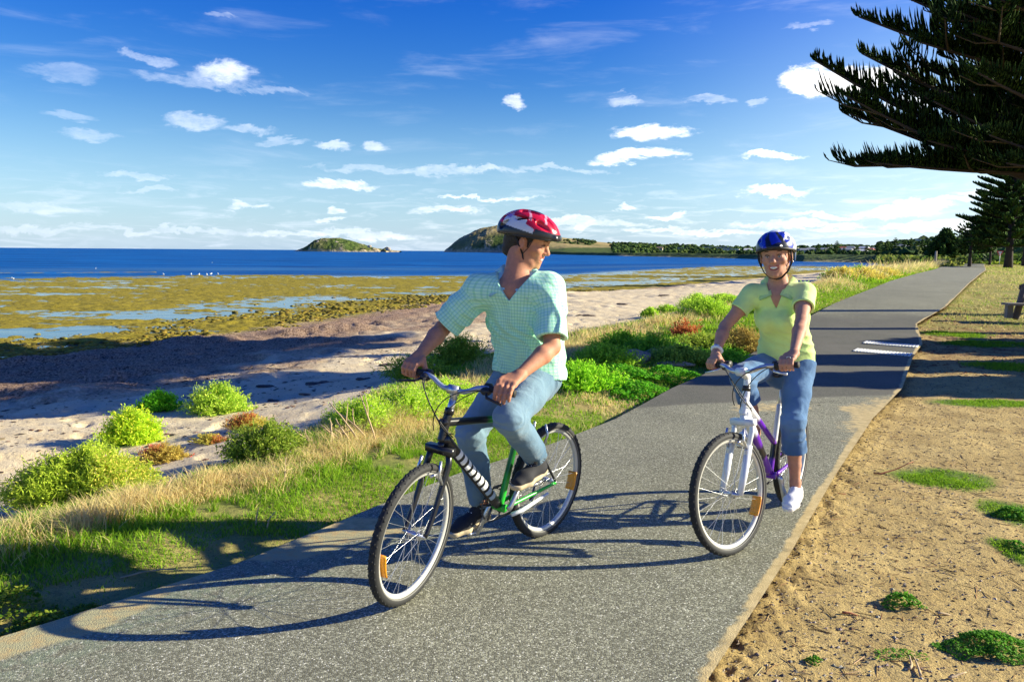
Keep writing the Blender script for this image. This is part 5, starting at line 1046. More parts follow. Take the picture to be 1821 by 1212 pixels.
# ------------------------------------------------------------------ smooth solid modelling on a grid (bodies and clothes)
class Vol:
    def __init__(s, lo, hi, vs):
        s.lo = np.array(lo, np.float32); s.vs = vs; s.n = np.ceil((np.array(hi)-s.lo)/vs).astype(int)+1
        s.D = np.full(s.n, .12, np.float32); s.ax = [s.lo[k]+vs*np.arange(s.n[k], dtype=np.float32) for k in range(3)]
    def blk(s, lo, hi):
        a = np.clip(np.floor((np.array(lo)-s.lo)/s.vs).astype(int), 0, s.n); b = np.clip(np.ceil((np.array(hi)-s.lo)/s.vs).astype(int)+1, 0, s.n)
        sl_ = tuple(slice(a[k], b[k]) for k in range(3))
        g = np.stack(np.meshgrid(*[s.ax[k][sl_[k]] for k in range(3)], indexing='ij'), -1)
        return sl_, g
    def comb(s, sl_, d, k, op):
        A = s.D[sl_]
        if op == 'u':
            if k > 0: h = np.clip(k-np.abs(A-d), 0, None)/k; r = np.minimum(A, d)-h*h*k*.25
            else: r = np.minimum(A, d)
        elif op == 's':
            d = -d
            if k > 0: h = np.clip(k-np.abs(A-d), 0, None)/k; r = np.maximum(A, d)+h*h*k*.25
            else: r = np.maximum(A, d)
        s.D[sl_] = r
    def cone(s, a, b, ra, rb, k=.02, op='u'):
        a = np.array(a, np.float32); b = np.array(b, np.float32); m = max(ra, rb)+k+.02
        sl_, g = s.blk(np.minimum(a, b)-m, np.maximum(a, b)+m)
        if g.size == 0: return s
        ab = b-a; t = np.clip(((g-a)@ab)/max(ab@ab, 1e-9), 0, 1)
        d = np.linalg.norm(g-a-t[..., None]*ab, axis=-1)-(ra+(rb-ra)*t); s.comb(sl_, d, k, op); return s
    def chain(s, P, r, k=.015, op='u'):
        for i in range(len(P)-1): s.cone(P[i], P[i+1], r[i], r[i+1], k, op)
        return s
    def ell(s, c, r, k=.02, R=None, op='u'):
        c = np.array(c, np.float32); r = np.array(r, np.float32); m = r.max()+k+.02
        sl_, g = s.blk(c-m, c+m)
        if g.size == 0: return s
        q = g-c
        if R is not None: q = q@np.array(R, np.float32)       # columns of R are the local axes
        k0 = np.linalg.norm(q/r, axis=-1); k1 = np.linalg.norm(q/(r*r), axis=-1)+1e-6
        s.comb(sl_, k0*(k0-1)/k1, k, op); return s
    def loft(s, P, a, b, lat, k=.03, op='u', flat=2.):
        """elliptical sections along a spine; lat = sideways unit vector at each point"""
        P = np.array(P, np.float32); lat = np.array(lat, np.float32); m = max(a)+k+.02
        for i in range(len(P)-1):
            lo = np.minimum(P[i], P[i+1])-m; hi = np.maximum(P[i], P[i+1])+m; sl_, g = s.blk(lo, hi)
            ab = P[i+1]-P[i]; t = ((g-P[i])@ab)/(ab@ab); tc = np.clip(t, 0, 1)
            q = g-P[i]-tc[..., None]*ab
            l = lat[i]+(lat[i+1]-lat[i])*.5; l = l/np.linalg.norm(l); ax_ = ab/np.linalg.norm(ab); dpt = np.cross(l, ax_); dpt /= np.linalg.norm(dpt)
            u = q@l; v = q@dpt; w_ = q@ax_
            A_ = a[i]+(a[i+1]-a[i])*tc; B_ = b[i]+(b[i+1]-b[i])*tc
            rr = ((np.abs(u)/A_)**flat+(np.abs(v)/B_)**flat+(np.abs(w_)/np.minimum(A_, B_))**flat)**(1/flat)
            s.comb(sl_, (rr-1)*np.minimum(A_, B_)*1.0, k, op)
        return s
    def plane(s, p, n, k=.004):          # keeps the side the normal points away from
        n = np.array(n, np.float32)/np.linalg.norm(n)
        d = (s.ax[0][:, None, None]-p[0])*n[0]+(s.ax[1][None, :, None]-p[1])*n[1]+(s.ax[2][None, None]-p[2])*n[2]
        s.D = np.maximum(s.D, d.astype(np.float32)); return s
    def disp(s, f, band=.035):
        idx = np.nonzero(np.abs(s.D) < band); p = np.stack([s.ax[k][idx[k]] for k in range(3)], 1)
        s.D[idx] += f(p).astype(np.float32); return s
    def mesh(s, relax=1):
        D = s.D; I = (D < 0); c = I[:-1, :-1, :-1].astype(np.uint8)
        for dx_, dy_, dz_ in ((1,0,0),(0,1,0),(0,0,1),(1,1,0),(1,0,1),(0,1,1),(1,1,1)):
            c = c+I[dx_:D.shape[0]-1+dx_, dy_:D.shape[1]-1+dy_, dz_:D.shape[2]-1+dz_]
        ci = np.nonzero((c > 0) & (c < 8)); n = len(ci[0]); idm = np.full(c.shape, -1, np.int32); idm[ci] = np.arange(n)
        ci = np.stack(ci, 1); acc = np.zeros((n, 3)); cnt = np.zeros(n)
        for ax_ in range(3):
            o1, o2 = [k for k in range(3) if k != ax_]
            for u in (0, 1):
                for v in (0, 1):
                    p0 = ci.copy(); p0[:, o1] += u; p0[:, o2] += v; p1 = p0.copy(); p1[:, ax_] += 1
                    a = D[tuple(p0.T)]; b = D[tuple(p1.T)]; m = (a < 0) != (b < 0)
                    t = np.where(m, a/np.where(m, a-b, 1), 0); q = p0.astype(float); q[:, ax_] += t
                    acc[m] += q[m]; cnt[m] += 1
        V = s.lo+acc/cnt[:, None]*s.vs; Q = []
        for ax_ in range(3):
            a = I.take(range(D.shape[ax_]-1), ax_); b = I.take(range(1, D.shape[ax_]), ax_)
            o1, o2 = [(1, 2), (2, 0), (0, 1)][ax_]
            e = np.stack(np.nonzero(a != b), 1)
            ok = (e[:, o1] > 0) & (e[:, o2] > 0) & (e[:, o1] < D.shape[o1]-1) & (e[:, o2] < D.shape[o2]-1); e = e[ok]
            ins = I[tuple(e.T)]
            def cell(d1, d2): q = e.copy(); q[:, o1] -= d1; q[:, o2] -= d2; return idm[tuple(q.T)]
            q = np.stack([cell(1, 1), cell(0, 1), cell(0, 0), cell(1, 0)], 1)
            q[~ins] = q[~ins][:, ::-1]; Q.append(q)
        Q = np.concatenate(Q); Q = Q[(Q >= 0).all(1)]
        for _ in range(relax):
            S = np.zeros_like(V); C_ = np.zeros(len(V))
            for i in range(4):
                j = (i+1) % 4; np.add.at(S, Q[:, i], V[Q[:, j]]); np.add.at(C_, Q[:, i], 1); np.add.at(S, Q[:, j], V[Q[:, i]]); np.add.at(C_, Q[:, j], 1)
            V = V*.5+.5*S/np.maximum(C_, 1)[:, None]
        return V, Q
def vnl(p, f, s=0): return vn(p[:, 0]*f, p[:, 1]*f, p[:, 2]*f, s)-.5
def ik(a, c, l1, l2, bend):
    a = np.array(a, float); c = np.array(c, float); bend = np.array(bend, float); d = c-a; L = np.linalg.norm(d); d /= L; L = min(L, (l1+l2)*.999)
    x = (l1*l1-l2*l2+L*L)/(2*L); hgt = math.sqrt(max(l1*l1-x*x, 0)); b = bend-d*(bend@d); b /= np.linalg.norm(b); return a+d*x+b*hgt

# ------------------------------------------------------------------ bicycles
def bike_frame(cx, cy, hd, lean):
    fw = np.array([math.sin(hd), -math.cos(hd), 0]); lf = np.array([-fw[1], fw[0], 0]); up = np.array([0, 0, 1.])*math.cos(lean)+lf*math.sin(lean); lf2 = np.cross(up, fw)
    O = np.array([cx, cy, 0])-fw*.64; M = Matrix.Identity(4)
    for i in range(3): M[i][0] = fw[i]; M[i][1] = lf2[i]; M[i][2] = up[i]; M[i][3] = O[i]
    return O, np.stack([fw, lf2, up]), M
MAN = bike_frame(-.469, 3.334, -.673, .049); WOM = bike_frame(1.214, 3.926, -.65, -.033)
blackp = mat('black_gloss_paint', (.012, .012, .014), .3, spec=.6); rubber = mat('rubber', (.018, .018, .018), .75, bump=(300, .4, .001)); alloy = mat('alloy', (.62, .63, .65), .32, metal=.85); rimm = mat('silver_rim', (.66, .65, .60), .38, metal=.35)
steel = mat('dark_steel', (.10, .10, .11), .4, metal=.8); whitep = mat('white_gloss_paint', (.72, .74, .76), .3, spec=.6); amber = mat('amber_reflector', (.85, .33, .01), .3, bump=(250, .6, .003), spec=.6); blackpl = mat('black_plastic', (.02, .02, .022), .5); greyrub = mat('grey_sidewall', (.16, .155, .14), .7)
paintc = mat('frame_paint', attr='col', rough=.28, spec=.6)
def steerf(ang):
    ax_ = np.array([-.326, 0, .946]); p = np.array([.60, 0, .335]); K = np.array([[0, -ax_[2], ax_[1]], [ax_[2], 0, -ax_[0]], [-ax_[1], ax_[0], 0]])
    R = np.eye(3)+math.sin(ang)*K+(1-math.cos(ang))*K@K
    return lambda V: (np.asarray(V, float)-p)@R.T+p
def wheel(name, parent, cen, tf, refl, tyre_r=.335, knob=True, phase=0.):
    """rim > tyre, spokes, hub, reflector; cen = hub centre, tf maps bike space"""
    cen = np.array(cen, float)
    prof = np.array([(.282, -.011), (.294, -.013), (.300, -.012), (.297, 0), (.300, .012), (.294, .013), (.282, .011), (.276, 0)])
    def fin(g, nm, m, par): 
        g.v = [tf(v+cen) for v in g.v]; return g.build(nm, m, par)
    g = G(); torus(g, 0, 0, 64, prof=prof); rim = fin(g, name, rimm, parent)
    n = 96; g = G(); ph = np.linspace(-2.25, 2.25, 13); rt = .0215
    prof = np.stack([tyre_r-rt+rt*1.02*np.cos(ph), rt*1.08*np.sin(ph)], 1)
    torus(g, 0, 0, n, prof=prof); fin(g, 'tyre', rubber, rim)
    g = G()                            # tread blocks
    th = np.linspace(0, 2*PI, 108, endpoint=False)
    for j_, yy in enumerate((-.014, -.005, .005, .014)):
        for t in th[(j_ % 2)::2]+(.03 if j_ % 2 else 0):
            R = ry(-t); rr = tyre_r-(.002 if abs(yy) < .01 else .007)
            box(g, np.array([rr*math.cos(t), yy, rr*math.sin(t)]), (.006, .008, .011), R)
    tag(fin(g, 'tread_blocks', rubber, rim), kind='stuff')
    g = G()
    for s in (-1, 1):
        torus(g, tyre_r-.034, .0045, 64, 5, cen=(0, s*.0165, 0))
    fin(g, 'sidewall', greyrub, rim)
    g = G(); tube(g, [(0, -.05, 0), (0, -.034, 0), (0, -.03, 0), (0, -.022, 0), (0, .022, 0), (0, .03, 0), (0, .034, 0), (0, .05, 0)], [.010, .010, .024, .014, .014, .024, .010, .010], 12)
    tube(g, [(0, -.062, 0), (0, .062, 0)], .006, 6); fin(g, 'hub', alloy, rim)
    for i in range(28):
        t = 2*PI*i/28+phase; s = 1 if i % 2 else -1; off = (.42 if (i//2) % 2 else -.42)
        a = np.array([.022*math.cos(t+off*2.2), s*.028, .022*math.sin(t+off*2.2)]); b = np.array([.282*math.cos(t), s*.004, .282*math.sin(t)])
        g = G(); tube(g, [a, b], .0013, 3, False); fin(g, 'spoke', alloy, rim)
    for t in refl:
        g = G(); aa_ = np.linspace(t-.21, t+.21, 7); P = [(.262*math.cos(q), .010, .262*math.sin(q)) for q in aa_]; tube(g, P, .021, 8, flat=.3)
        P = [(.262*math.cos(q), -.010, .262*math.sin(q)) for q in aa_]; tube(g, P, .021, 8, flat=.3)
        fin(g, 'reflector', amber, rim)
    g = G(); tube(g, [(.255*math.cos(phase+.4), 0, .255*math.sin(phase+.4)), (.285*math.cos(phase+.4), 0, .285*math.sin(phase+.4))], .003, 6); fin(g, 'valve', blackpl, rim)
    return rim
def bicycle(name, fr, steer, style, label):
    root = empty(name, label=label, cat='bicycle'); root.matrix_world = fr[2]
    S = steerf(steer); idt = lambda v: np.asarray(v, float)
    man = style == 'green'
    HB, HT = np.array([.468, 0, .745]), np.array([.425, 0, .87]); BB = np.array([0, 0, .29]); ST = np.array([-.165, 0, .79 if man else .70]); RH = np.array([-.43, 0, .335]); FH = np.array([.64, 0, .335])
    GRN = np.array([.02, .42, .03]); BLK = np.array([.012, .012, .014]); WHT = np.array([.74, .75, .77]); PUR = np.array([.13, .015, .42]); LIM = np.array([.55, .85, .45])
    g = G()
    def tub(a, b, r0_, r1_, cols, k=12, n=17):
        a = np.array(a, float); b = np.array(b, float); t = np.linspace(0, 1, n)[:, None]; P = a*(1-t)+b*t; m0 = g.n
        tube(g, P, np.linspace(r0_, r1_, n), k)
        tt = np.concatenate([np.repeat(np.linspace(0, 1, n), k), [0, 1]]); c = np.zeros((len(tt), 3))
        for (t0, cc) in cols: c[tt >= t0] = cc
        g.c.append(c)
    if man:
        tub(HB+[0, 0, .09], ST+[.01, 0, -.035], .021, .017, [(0, BLK), (.56, GRN), (.64, LIM), (.84, GRN)])
        tub(HB+[-.01, 0, .02], BB+[.02, 0, .02], .029, .027, [(0, BLK)])
        tub(BB, ST, .019, .017, [(0, GRN), (.34, np.array([.015, .16, .02])), (.8, BLK)])
        cs, ss = GRN, BLK
    else:
        tub(HB+[0, 0, .085], ST*.45+BB*.55+[0, 0, .0], .020, .017, [(0, WHT), (.4, PUR)])
        tub(HB+[-.01, 0, .02], BB+[.02, 0, .02], .029, .026, [(0, WHT), (.36, PUR), (.52, BLK), (.70, PUR)])
        tub(BB, ST, .019, .016, [(0, PUR), (.2, BLK), (.45, WHT)])
        cs, ss = PUR, WHT
    for s in (-1, 1):
        tub(BB+[-.03, s*.030, 0], RH+[.01, s*.062, 0], .011, .009, [(0, cs)], 8); tub(ST+[0, s*.012, -.05], RH+[.01, s*.062, .01], .008, .007, [(0, ss)], 8)
    tub(BB+[0, -.036, 0], BB+[0, .036, 0], .023, .023, [(0, GRN if man else PUR)])
    tub(HB, HT, .021, .021, [(0, BLK if man else WHT)])
    frame = g.build('frame', paintc, root)
    if man:    # white block lettering along the down tube, lower letters fading to grey blue
        a = HB+[-.01, 0, .02]; b = BB+[.02, 0, .02]; d = (b-a)/np.linalg.norm(b-a); n_ = np.array([-d[2], 0, d[0]])
        ltm = mat('lettering_white', (.82, .83, .82), .4); ltb = mat('lettering_grey_blue', (.30, .40, .50), .4)
        gl = [['r', 1.], ['b', 1.15], ['r', 1.], ['b', .9], ['r', .9], ['b', .9], ['r', .9], ['b', .7], ['r', .6]]
        for i in range(9):
            c = a+(b-a)*(.235+.076*i); g = G(); L_ = .0145
            # each letter wraps the side of the tube
            th = np.linspace(-1.15, .95, 9); rows_ = []
            for u in (-1, -.8, .8, 1):
                rr = .0305 if abs(u) < .9 else .0295
                rows_.append([c+d*L_*u+n_*rr*math.sin(t*(1. if abs(u) < .9 else .86))+np.array([0, 1., 0])*rr*math.cos(t*(1. if abs(u) < .9 else .86)) for t in th])
            V = np.array(rows_).reshape(-1, 3); g.add(V, gridq(4, 9)); o = g.build('letter', ltm if i < 7 else ltb, frame)
    # fork, steered
    fk = blackp if man else whitep
    g = G(); cr_ = np.array([.470, 0, .705])
    for s in (-1, 1):
        y_ = s*.058
        if man: tube(g, [S(cr_+[0, y_*.8, .0]), S(cr_+[.01, y_, -.06]), S(np.array([.575, y_, .43])), S(np.array([.622, y_*1.0, .35])), S(FH+[-.002, y_, 0])], [.016, .016, .013, .011, .010], 10)
        else:
            tube(g, [S(cr_+[0, y_, .01]), S(cr_+[.01, y_, -.05]), S(cr_+[.075, y_, -.17])], [.015, .015, .015], 10); tube(g, [S(cr_+[.045, y_, -.12]), S(np.array([.58, y_, .43])), S(FH+[-.012, y_, -.005])], [.021, .021, .017], 10)
    box(g, S(cr_), (.045, .145, .035), None)
    for vv in [g.v[-1]]: g.v[-1] = S(vv-S(cr_)+cr_) if True else vv
    tube(g, [S(cr_), S(HB+[0, 0, -.005])], .018, 8); fork = g.build('fork', fk, root)
    # stem and bars
    if man: CL = np.array([.40, 0, .985]); grips = np.array([.365, .30, 1.025]); STc = np.array([.392, 0, .935])
    else: CL = np.array([.455, 0, .985]); grips = np.array([.355, .285, 1.015]); STc = np.array([.400, 0, .945])
    g = G(); tube(g, [S(HT), S(STc+[0, 0, .01])], .017 if man else .019, 10); tube(g, [S(STc), S(CL)], [.019, .017] if man else [.021, .023], 10); 
    tube(g, [S(CL+[0, -.027, 0]), S(CL+[0, .027, 0])], .024, 12); g.build('stem', alloy if man else whitep, root)
    g = G(); tube(g, [S(HT+[.0, 0, .0]), S(HT+[-.01, 0, .028])], .024, 12); g.build('headset', blackp, root)
    barP = []
    for y_ in np.linspace(-1, 1, 21):
        a_ = abs(y_); x = CL[0]+(grips[0]-CL[0])*sst(.15, 1, a_); z = CL[2]+(grips[2]-CL[2])*sst(.15, .5, a_)
        barP.append(S(np.array([x, y_*grips[1], z])))
    g = G(); tube(g, barP, .0125, 10); bar = g.build('handlebar', alloy if not man else mat('grey_blue_bar', (.42, .48, .58), .35, metal=.5), root)
    for s in (-1, 1):
        y0_ = .165; P = [S(np.array([CL[0]+(grips[0]-CL[0])*sst(.15, 1, a_), s*a_*grips[1], grips[2]])) for a_ in (.60, .75, .9, 1.02)]
        g = G(); tube(g, P, [.0175, .016, .016, .0185], 12); g.build('grip', rubber, root)
        base = S(np.array([grips[0]+.025, s*grips[1]*.56, grips[2]-.012])); tipl = S(np.array([grips[0]+.075, s*grips[1]*.93, grips[2]-.045])); mid = S(np.array([grips[0]+.075, s*grips[1]*.66, grips[2]-.028]))
        g = G(); tube(g, [base, mid, tipl], [.008, .007, .006], 8); g.build('brake_lever', blackpl if man else alloy, root)
        g = G(); ico(g, base, (.028, .03, .022), n=2); tube(g, [S(np.array([grips[0], s*grips[1]*.50, grips[2]])), S(np.array([grips[0], s*grips[1]*.60, grips[2]]))], .022, 10); g.build('shifter', blackpl, root)
    # cables
    def cable(P, nm='brake_cable', m_=None):
        P = np.array(P, float); t = np.linspace(0, 1, 14)[:, None]; n = len(P)-1; Q_ = 0
        from math import comb
        for i in range(n+1): Q_ = Q_+comb(n, i)*t**i*(1-t)**(n-i)*P[i]
        g = G(); tube(g, Q_, .0028, 5); g.build(nm, m_ or blackpl, root)
    l_ = S(np.array([grips[0]+.05, .15, grips[2]-.01])); r_ = S(np.array([grips[0]+.05, -.15, grips[2]-.01]))
    cable([l_, l_+[.13, -.06, .02], S(np.array([.58, -.02, .95])), S(np.array([.50, -.03, .80]))]); cable([r_, r_+[.13, .05, .03], S(np.array([.60, .04, .92])), HB+[.05, .03, .05], HB+[-.05, .03, .03]])
    cable([r_, r_+[.10, .05, -.02], [.53, .02, .86], [.42, .03, .76]]); cable([l_, l_+[.10, -.05, -.02], [.53, -.02, .86], [.42, -.03, .72]])
    # brakes on the fork
    for s in (-1, 1):
        g = G(); a = np.array([.535, s*.060, .565]); tube(g, [S(a), S(a+[.03, s*.0, .055]), S(a+[.01, -s*.008, .115])], [.009, .008, .007], 8); box(g, S(a+[.03, -s*.028, .045]), (.05, .012, .012)); g.build('brake_arm', alloy, root)
    for s in (-1, 1):
        g = G(); a = np.array([-.31, s*.048, .58]); tube(g, [a, a+[-.03, 0, .05], a+[-.02, -s*.01, .11]], [.008, .007, .006], 8); g.build('brake_arm', alloy, root)
    # wheels
    rf = {'green': ([3.55-PI+PI*0+.0], [.0])}.get(style, ([0.], [0.]))
    wheel('front_wheel', root, FH, S, [-.20] if man else [3.62], phase=.1); wheel('rear_wheel', root, RH, idt, [PI+.25] if man else [2.2], phase=.3)
    # drive
    th = math.atan2(.153, -.075) if man else -1.72
    g = G(); prof = np.array([(.085, -.0015), (.092, -.0015), (.092, .0015), (.085, .0015)]); torus(g, 0, 0, 44, prof=prof, cen=BB+[0, -.048, 0])
    for k in range(5): t = th+PI+k*2*PI/5; tube(g, [BB+[0, -.048, 0], BB+[.087*math.cos(t), -.048, .087*math.sin(t)]], .007, 6)
    for k in range(36): t = k*2*PI/36; box(g, BB+[.094*math.cos(t), -.048, .094*math.sin(t)], (.005, .003, .005), ry(-t))
    g.build('chainring', steel if man else alloy, root)
    for s, t in ((1, th), (-1, th+PI)):
        e = BB+np.array([.17*math.cos(t), s*.085, .17*math.sin(t)]); g = G(); tube(g, [BB+[0, s*.058, 0], BB+np.array([.02*math.cos(t), s*.066, .02*math.sin(t)]), e], [.017, .016, .012], 8); cr1 = g.build('crank', alloy if man else alloy, root)
        g = G(); pc = e+[0, s*.055, 0]
        for dx_ in (-.035, .035): box(g, pc+[dx_, 0, 0], (.012, .085, .016))
        for dy_ in (-.04, 0, .04): box(g, pc+[0, dy_, 0], (.06, .007, .012))
        tube(g, [e, e+[0, s*.10, 0]], .007, 6); g.build('pedal', alloy if man else blackpl, root)
    g = G()
    tube(g, [BB+[0, -.05, .092], RH+[0, -.05, .038]], .004, 4, flat=2.); tube(g, [BB+[0, -.05, -.092], np.array([-.36, -.05, .20]), np.array([-.41, -.05, .26])], .004, 4, flat=2.); torus(g, .038, .007, 20, 6, cen=RH+[0, -.05, 0]); torus(g, .026, .007, 20, 6, cen=RH+[0, -.042, 0]); g.build('chain', steel, root)
    g = G(); tube(g, [RH+[.01, -.07, -.02], [-.40, -.072, .25], [-.37, -.07, .205]], [.012, .01, .012], 6); g.build('derailleur', steel, root)
    # seat post and saddle
    sz = .945 if man else .90; sx_ = -.215 if man else -.235
    g = G(); tube(g, [ST-[0, 0, .03], [sx_, 0, sz-.045]], .0135, 10); g.build('seat_post', alloy, root)
    g = G(); P = [(sx_-.13, 0, sz), (sx_-.09, 0, sz+.003), (sx_-.02, 0, sz-.003), (sx_+.06, 0, sz-.002), (sx_+.14, 0, sz-.004)]
    v = Vol((sx_-.24, -.14, sz-.09), (sx_+.2, .14, sz+.06), .007); v.loft(P, [.078, .085, .055, .028, .022], [.026, .028, .026, .022, .018], [(0, 1, 0)]*5, .02); V, Q = v.mesh(); mk('saddle', V, Q, blackpl, root)
    if man:   # side stand folded back along the chain stay
        g = G(); tube(g, [BB+[-.05, .045, -.045], BB+[-.12, .062, -.035], BB+[-.32, .085, .015]], [.013, .012, .008], 8); g.build('side_stand', whitep, root)
    else:
        g = G(); tube(g, [BB+[-.04, .045, -.01], BB+[-.02, .09, -.10], BB+[-.02, .10, -.16]], [.008, .007, .007], 8)
        g.build('side_stand', alloy, root)
    return root
if 'bike' not in SKIP:
    bicycle('bicycle', MAN, .24, 'green', 'black and green mountain bicycle with white lettering ridden by the man')
    bicycle('bicycle', WOM, -.265, 'white', 'white and purple bicycle with tall white stem ridden by the woman')
# ------------------------------------------------------------------ the two cyclists
def skin_mat():
    m = bpy.data.materials.new('skin'); m.use_nodes = True; t = m.node_tree; p = t.nodes['Principled BSDF']
    a = t.nodes.new('ShaderNodeAttribute'); a.attribute_name = 'col'; co = t.nodes.new('ShaderNodeTexCoord').outputs['Object']
    nz = noise(t, co, 45, 4, .6); k = math_(t, 'ADD', .72, math_(t, 'MULTIPLY', nz, .56)); t.links.new(mixc(t, 1., a.outputs[0], vec3(t, k, k, k), 'MULTIPLY'), p.inputs['Base Color'])
    p.inputs['Roughness'].default_value = .6; p.inputs['Specular IOR Level'].default_value = .3
    p.inputs['Subsurface Weight'].default_value = .12; p.inputs['Subsurface Radius'].default_value = (.012, .004, .002); p.inputs['Subsurface Scale'].default_value = 1.
    b = t.nodes.new('ShaderNodeBump'); b.inputs['Strength'].default_value = .25; b.inputs['Distance'].default_value = .002; t.links.new(noise(t, co, 260, 3, .6), b.inputs['Height']); t.links.new(b.outputs[0], p.inputs['Normal']); return m
skinm = skin_mat()
def cloth(name, col, weave=900, sheen=.2, check=None, fade=None):
    m = bpy.data.materials.new(name); m.use_nodes = True; t = m.node_tree; p = t.nodes['Principled BSDF']; co = t.nodes.new('ShaderNodeTexCoord').outputs['Object']
    rgb = t.nodes.new('ShaderNodeRGB'); rgb.outputs[0].default_value = (*col, 1); c = rgb.outputs[0]
    if check:
        a = t.nodes.new('ShaderNodeAttribute'); a.attribute_name = 'uvc'; s = t.nodes.new('ShaderNodeSeparateXYZ'); t.links.new(a.outputs['Vector'], s.inputs[0])
        def band(v, per, wid): 
            f = math_(t, 'FRACT', math_(t, 'DIVIDE', v, per)); d = math_(t, 'ABSOLUTE', math_(t, 'SUBTRACT', f, .5)); return math_(t, 'SUBTRACT', 1., smooth(t, d, wid*.7, wid*1.2))
        bu = band(s.outputs[0], .017, .17); bv = band(s.outputs[1], .017, .19); bw = band(s.outputs[0], .068, .055); bx = band(s.outputs[1], .068, .055)
        c = mixc(t, math_(t, 'MULTIPLY', bu, .42), c, check[0]); c = mixc(t, math_(t, 'MULTIPLY', bv, .48), c, check[1])
    if fade:
        a = t.nodes.new('ShaderNodeAttribute'); a.attribute_name = 'fade'; c = mixc(t, a.outputs['Fac'], c, fade)
    nz = noise(t, co, 14, 4, .6); k = math_(t, 'ADD', .86, math_(t, 'MULTIPLY', nz, .28)); c = mixc(t, 1., c, vec3(t, k, k, k), 'MULTIPLY')
    t.links.new(c, p.inputs['Base Color']); p.inputs['Roughness'].default_value = .9; p.inputs['Specular IOR Level'].default_value = .12; p.inputs['Sheen Weight'].default_value = sheen
    h = math_(t, 'ADD', math_(t, 'ADD', math_(t, 'MULTIPLY', noise(t, co, weave, 2, .5), .15), noise(t, co, 38, 5, .6, 1.)), math_(t, 'MULTIPLY', noise(t, co, 8, 2, .45, 1.0), 3.4))
    b = t.nodes.new('ShaderNodeBump'); b.inputs['Strength'].default_value = .5; b.inputs['Distance'].default_value = .006; t.links.new(h, b.inputs['Height']); t.links.new(b.outputs[0], p.inputs['Normal'])
    return m
def headframe(face, roll_=0., pit=0.):
    f = np.array(face, float); f /= np.linalg.norm(f); up = np.array([0, 0, 1.]); l = np.cross(up, f); l /= np.linalg.norm(l); u = np.cross(f, l)
    R = np.stack([f, l, u], 1)          # columns: forward, left, up
    return R@ry(pit)@rx(roll_)
def head(v, c, R, fem=False, sc=1.):
    jw = .84 if fem else 1.
    T = lambda p: np.array(c)+R@(np.array(p, float)*sc)
    E = lambda p, r, k=.02, op='u', r2=None: v.ell(T(p), np.array(r)*sc, k, R if r2 is None else R@r2, op)
    C = lambda a, b, ra, rb, k=.015, op='u': v.cone(T(a), T(b), ra*sc, rb*sc, k, op)
    E((-.012, 0, .03), (.100, .076, .088), .02); E((.018, 0, .045), (.080, .068, .062), .03); E((.030, 0, -.030), (.058, .057*(.94 if fem else 1), .080), .03)
    for s in (-1, 1):
        C((-.010, s*.056*jw, -.045), (.050, s*.034*jw, -.092), .020, .017*jw, .03); E((.058, s*.040, -.024), (.026, .024, .020), .022)
        E((-.006, s*.079, -.012), (.018, .009, .031), .006)
        E((-.002, s*.088, -.010), (.010, .006, .017), .006, 's')
        C((.074, s*.042, .022), (.084, s*.012, .020), .010, .010, .012)
        E((.098, s*.031, -.001), (.019, .018, .0105), .012, 's'); E((.075, s*.031, -.001), (.0160, .0165, .0150), .004); E((.094, s*.031, -.0015), (.012, .0125, .0042), .002, 's')
    C((.050, 0, -.098), (.072, 0, -.099), .022, .017, .03)
    C((.084, 0, .012), (.105, 0, -.026), .0085, .0125, .012); 
    for s in (-1, 1): E((.094, s*.013, -.031), (.010, .008, .008), .008)
    E((.070, 0, -.060), (.022, .034, .026), .02)
    sm = .031 if not fem else .033            # smiling lips
    up_ = [(.086+.003*math.cos(q*1.5), q*sm, -.0545+.015*q*q) for q in np.linspace(-1, 1, 7)]
    lo_ = [(.084-.016*q*q, q*sm*.93, -.0755+.034*q*q) for q in np.linspace(-1, 1, 7)]
    for i in range(7): up_[i] = (up_[i][0]-.012*(np.linspace(-1, 1, 7)[i])**2, *up_[i][1:])
    for A in (up_, lo_):
        for i in range(6): C(A[i], A[i+1], .0058, .0058, .005)
    E((.094, 0, -.0640), (.022, .024, .0088), .003, 's')
    return T
def neck(v, T, base, r): v.cone(T((-.030, 0, -.045)), base, r, r*1.1, .03); v.cone(T((-.012, 0, -.075)), base, r*.85, r, .03)
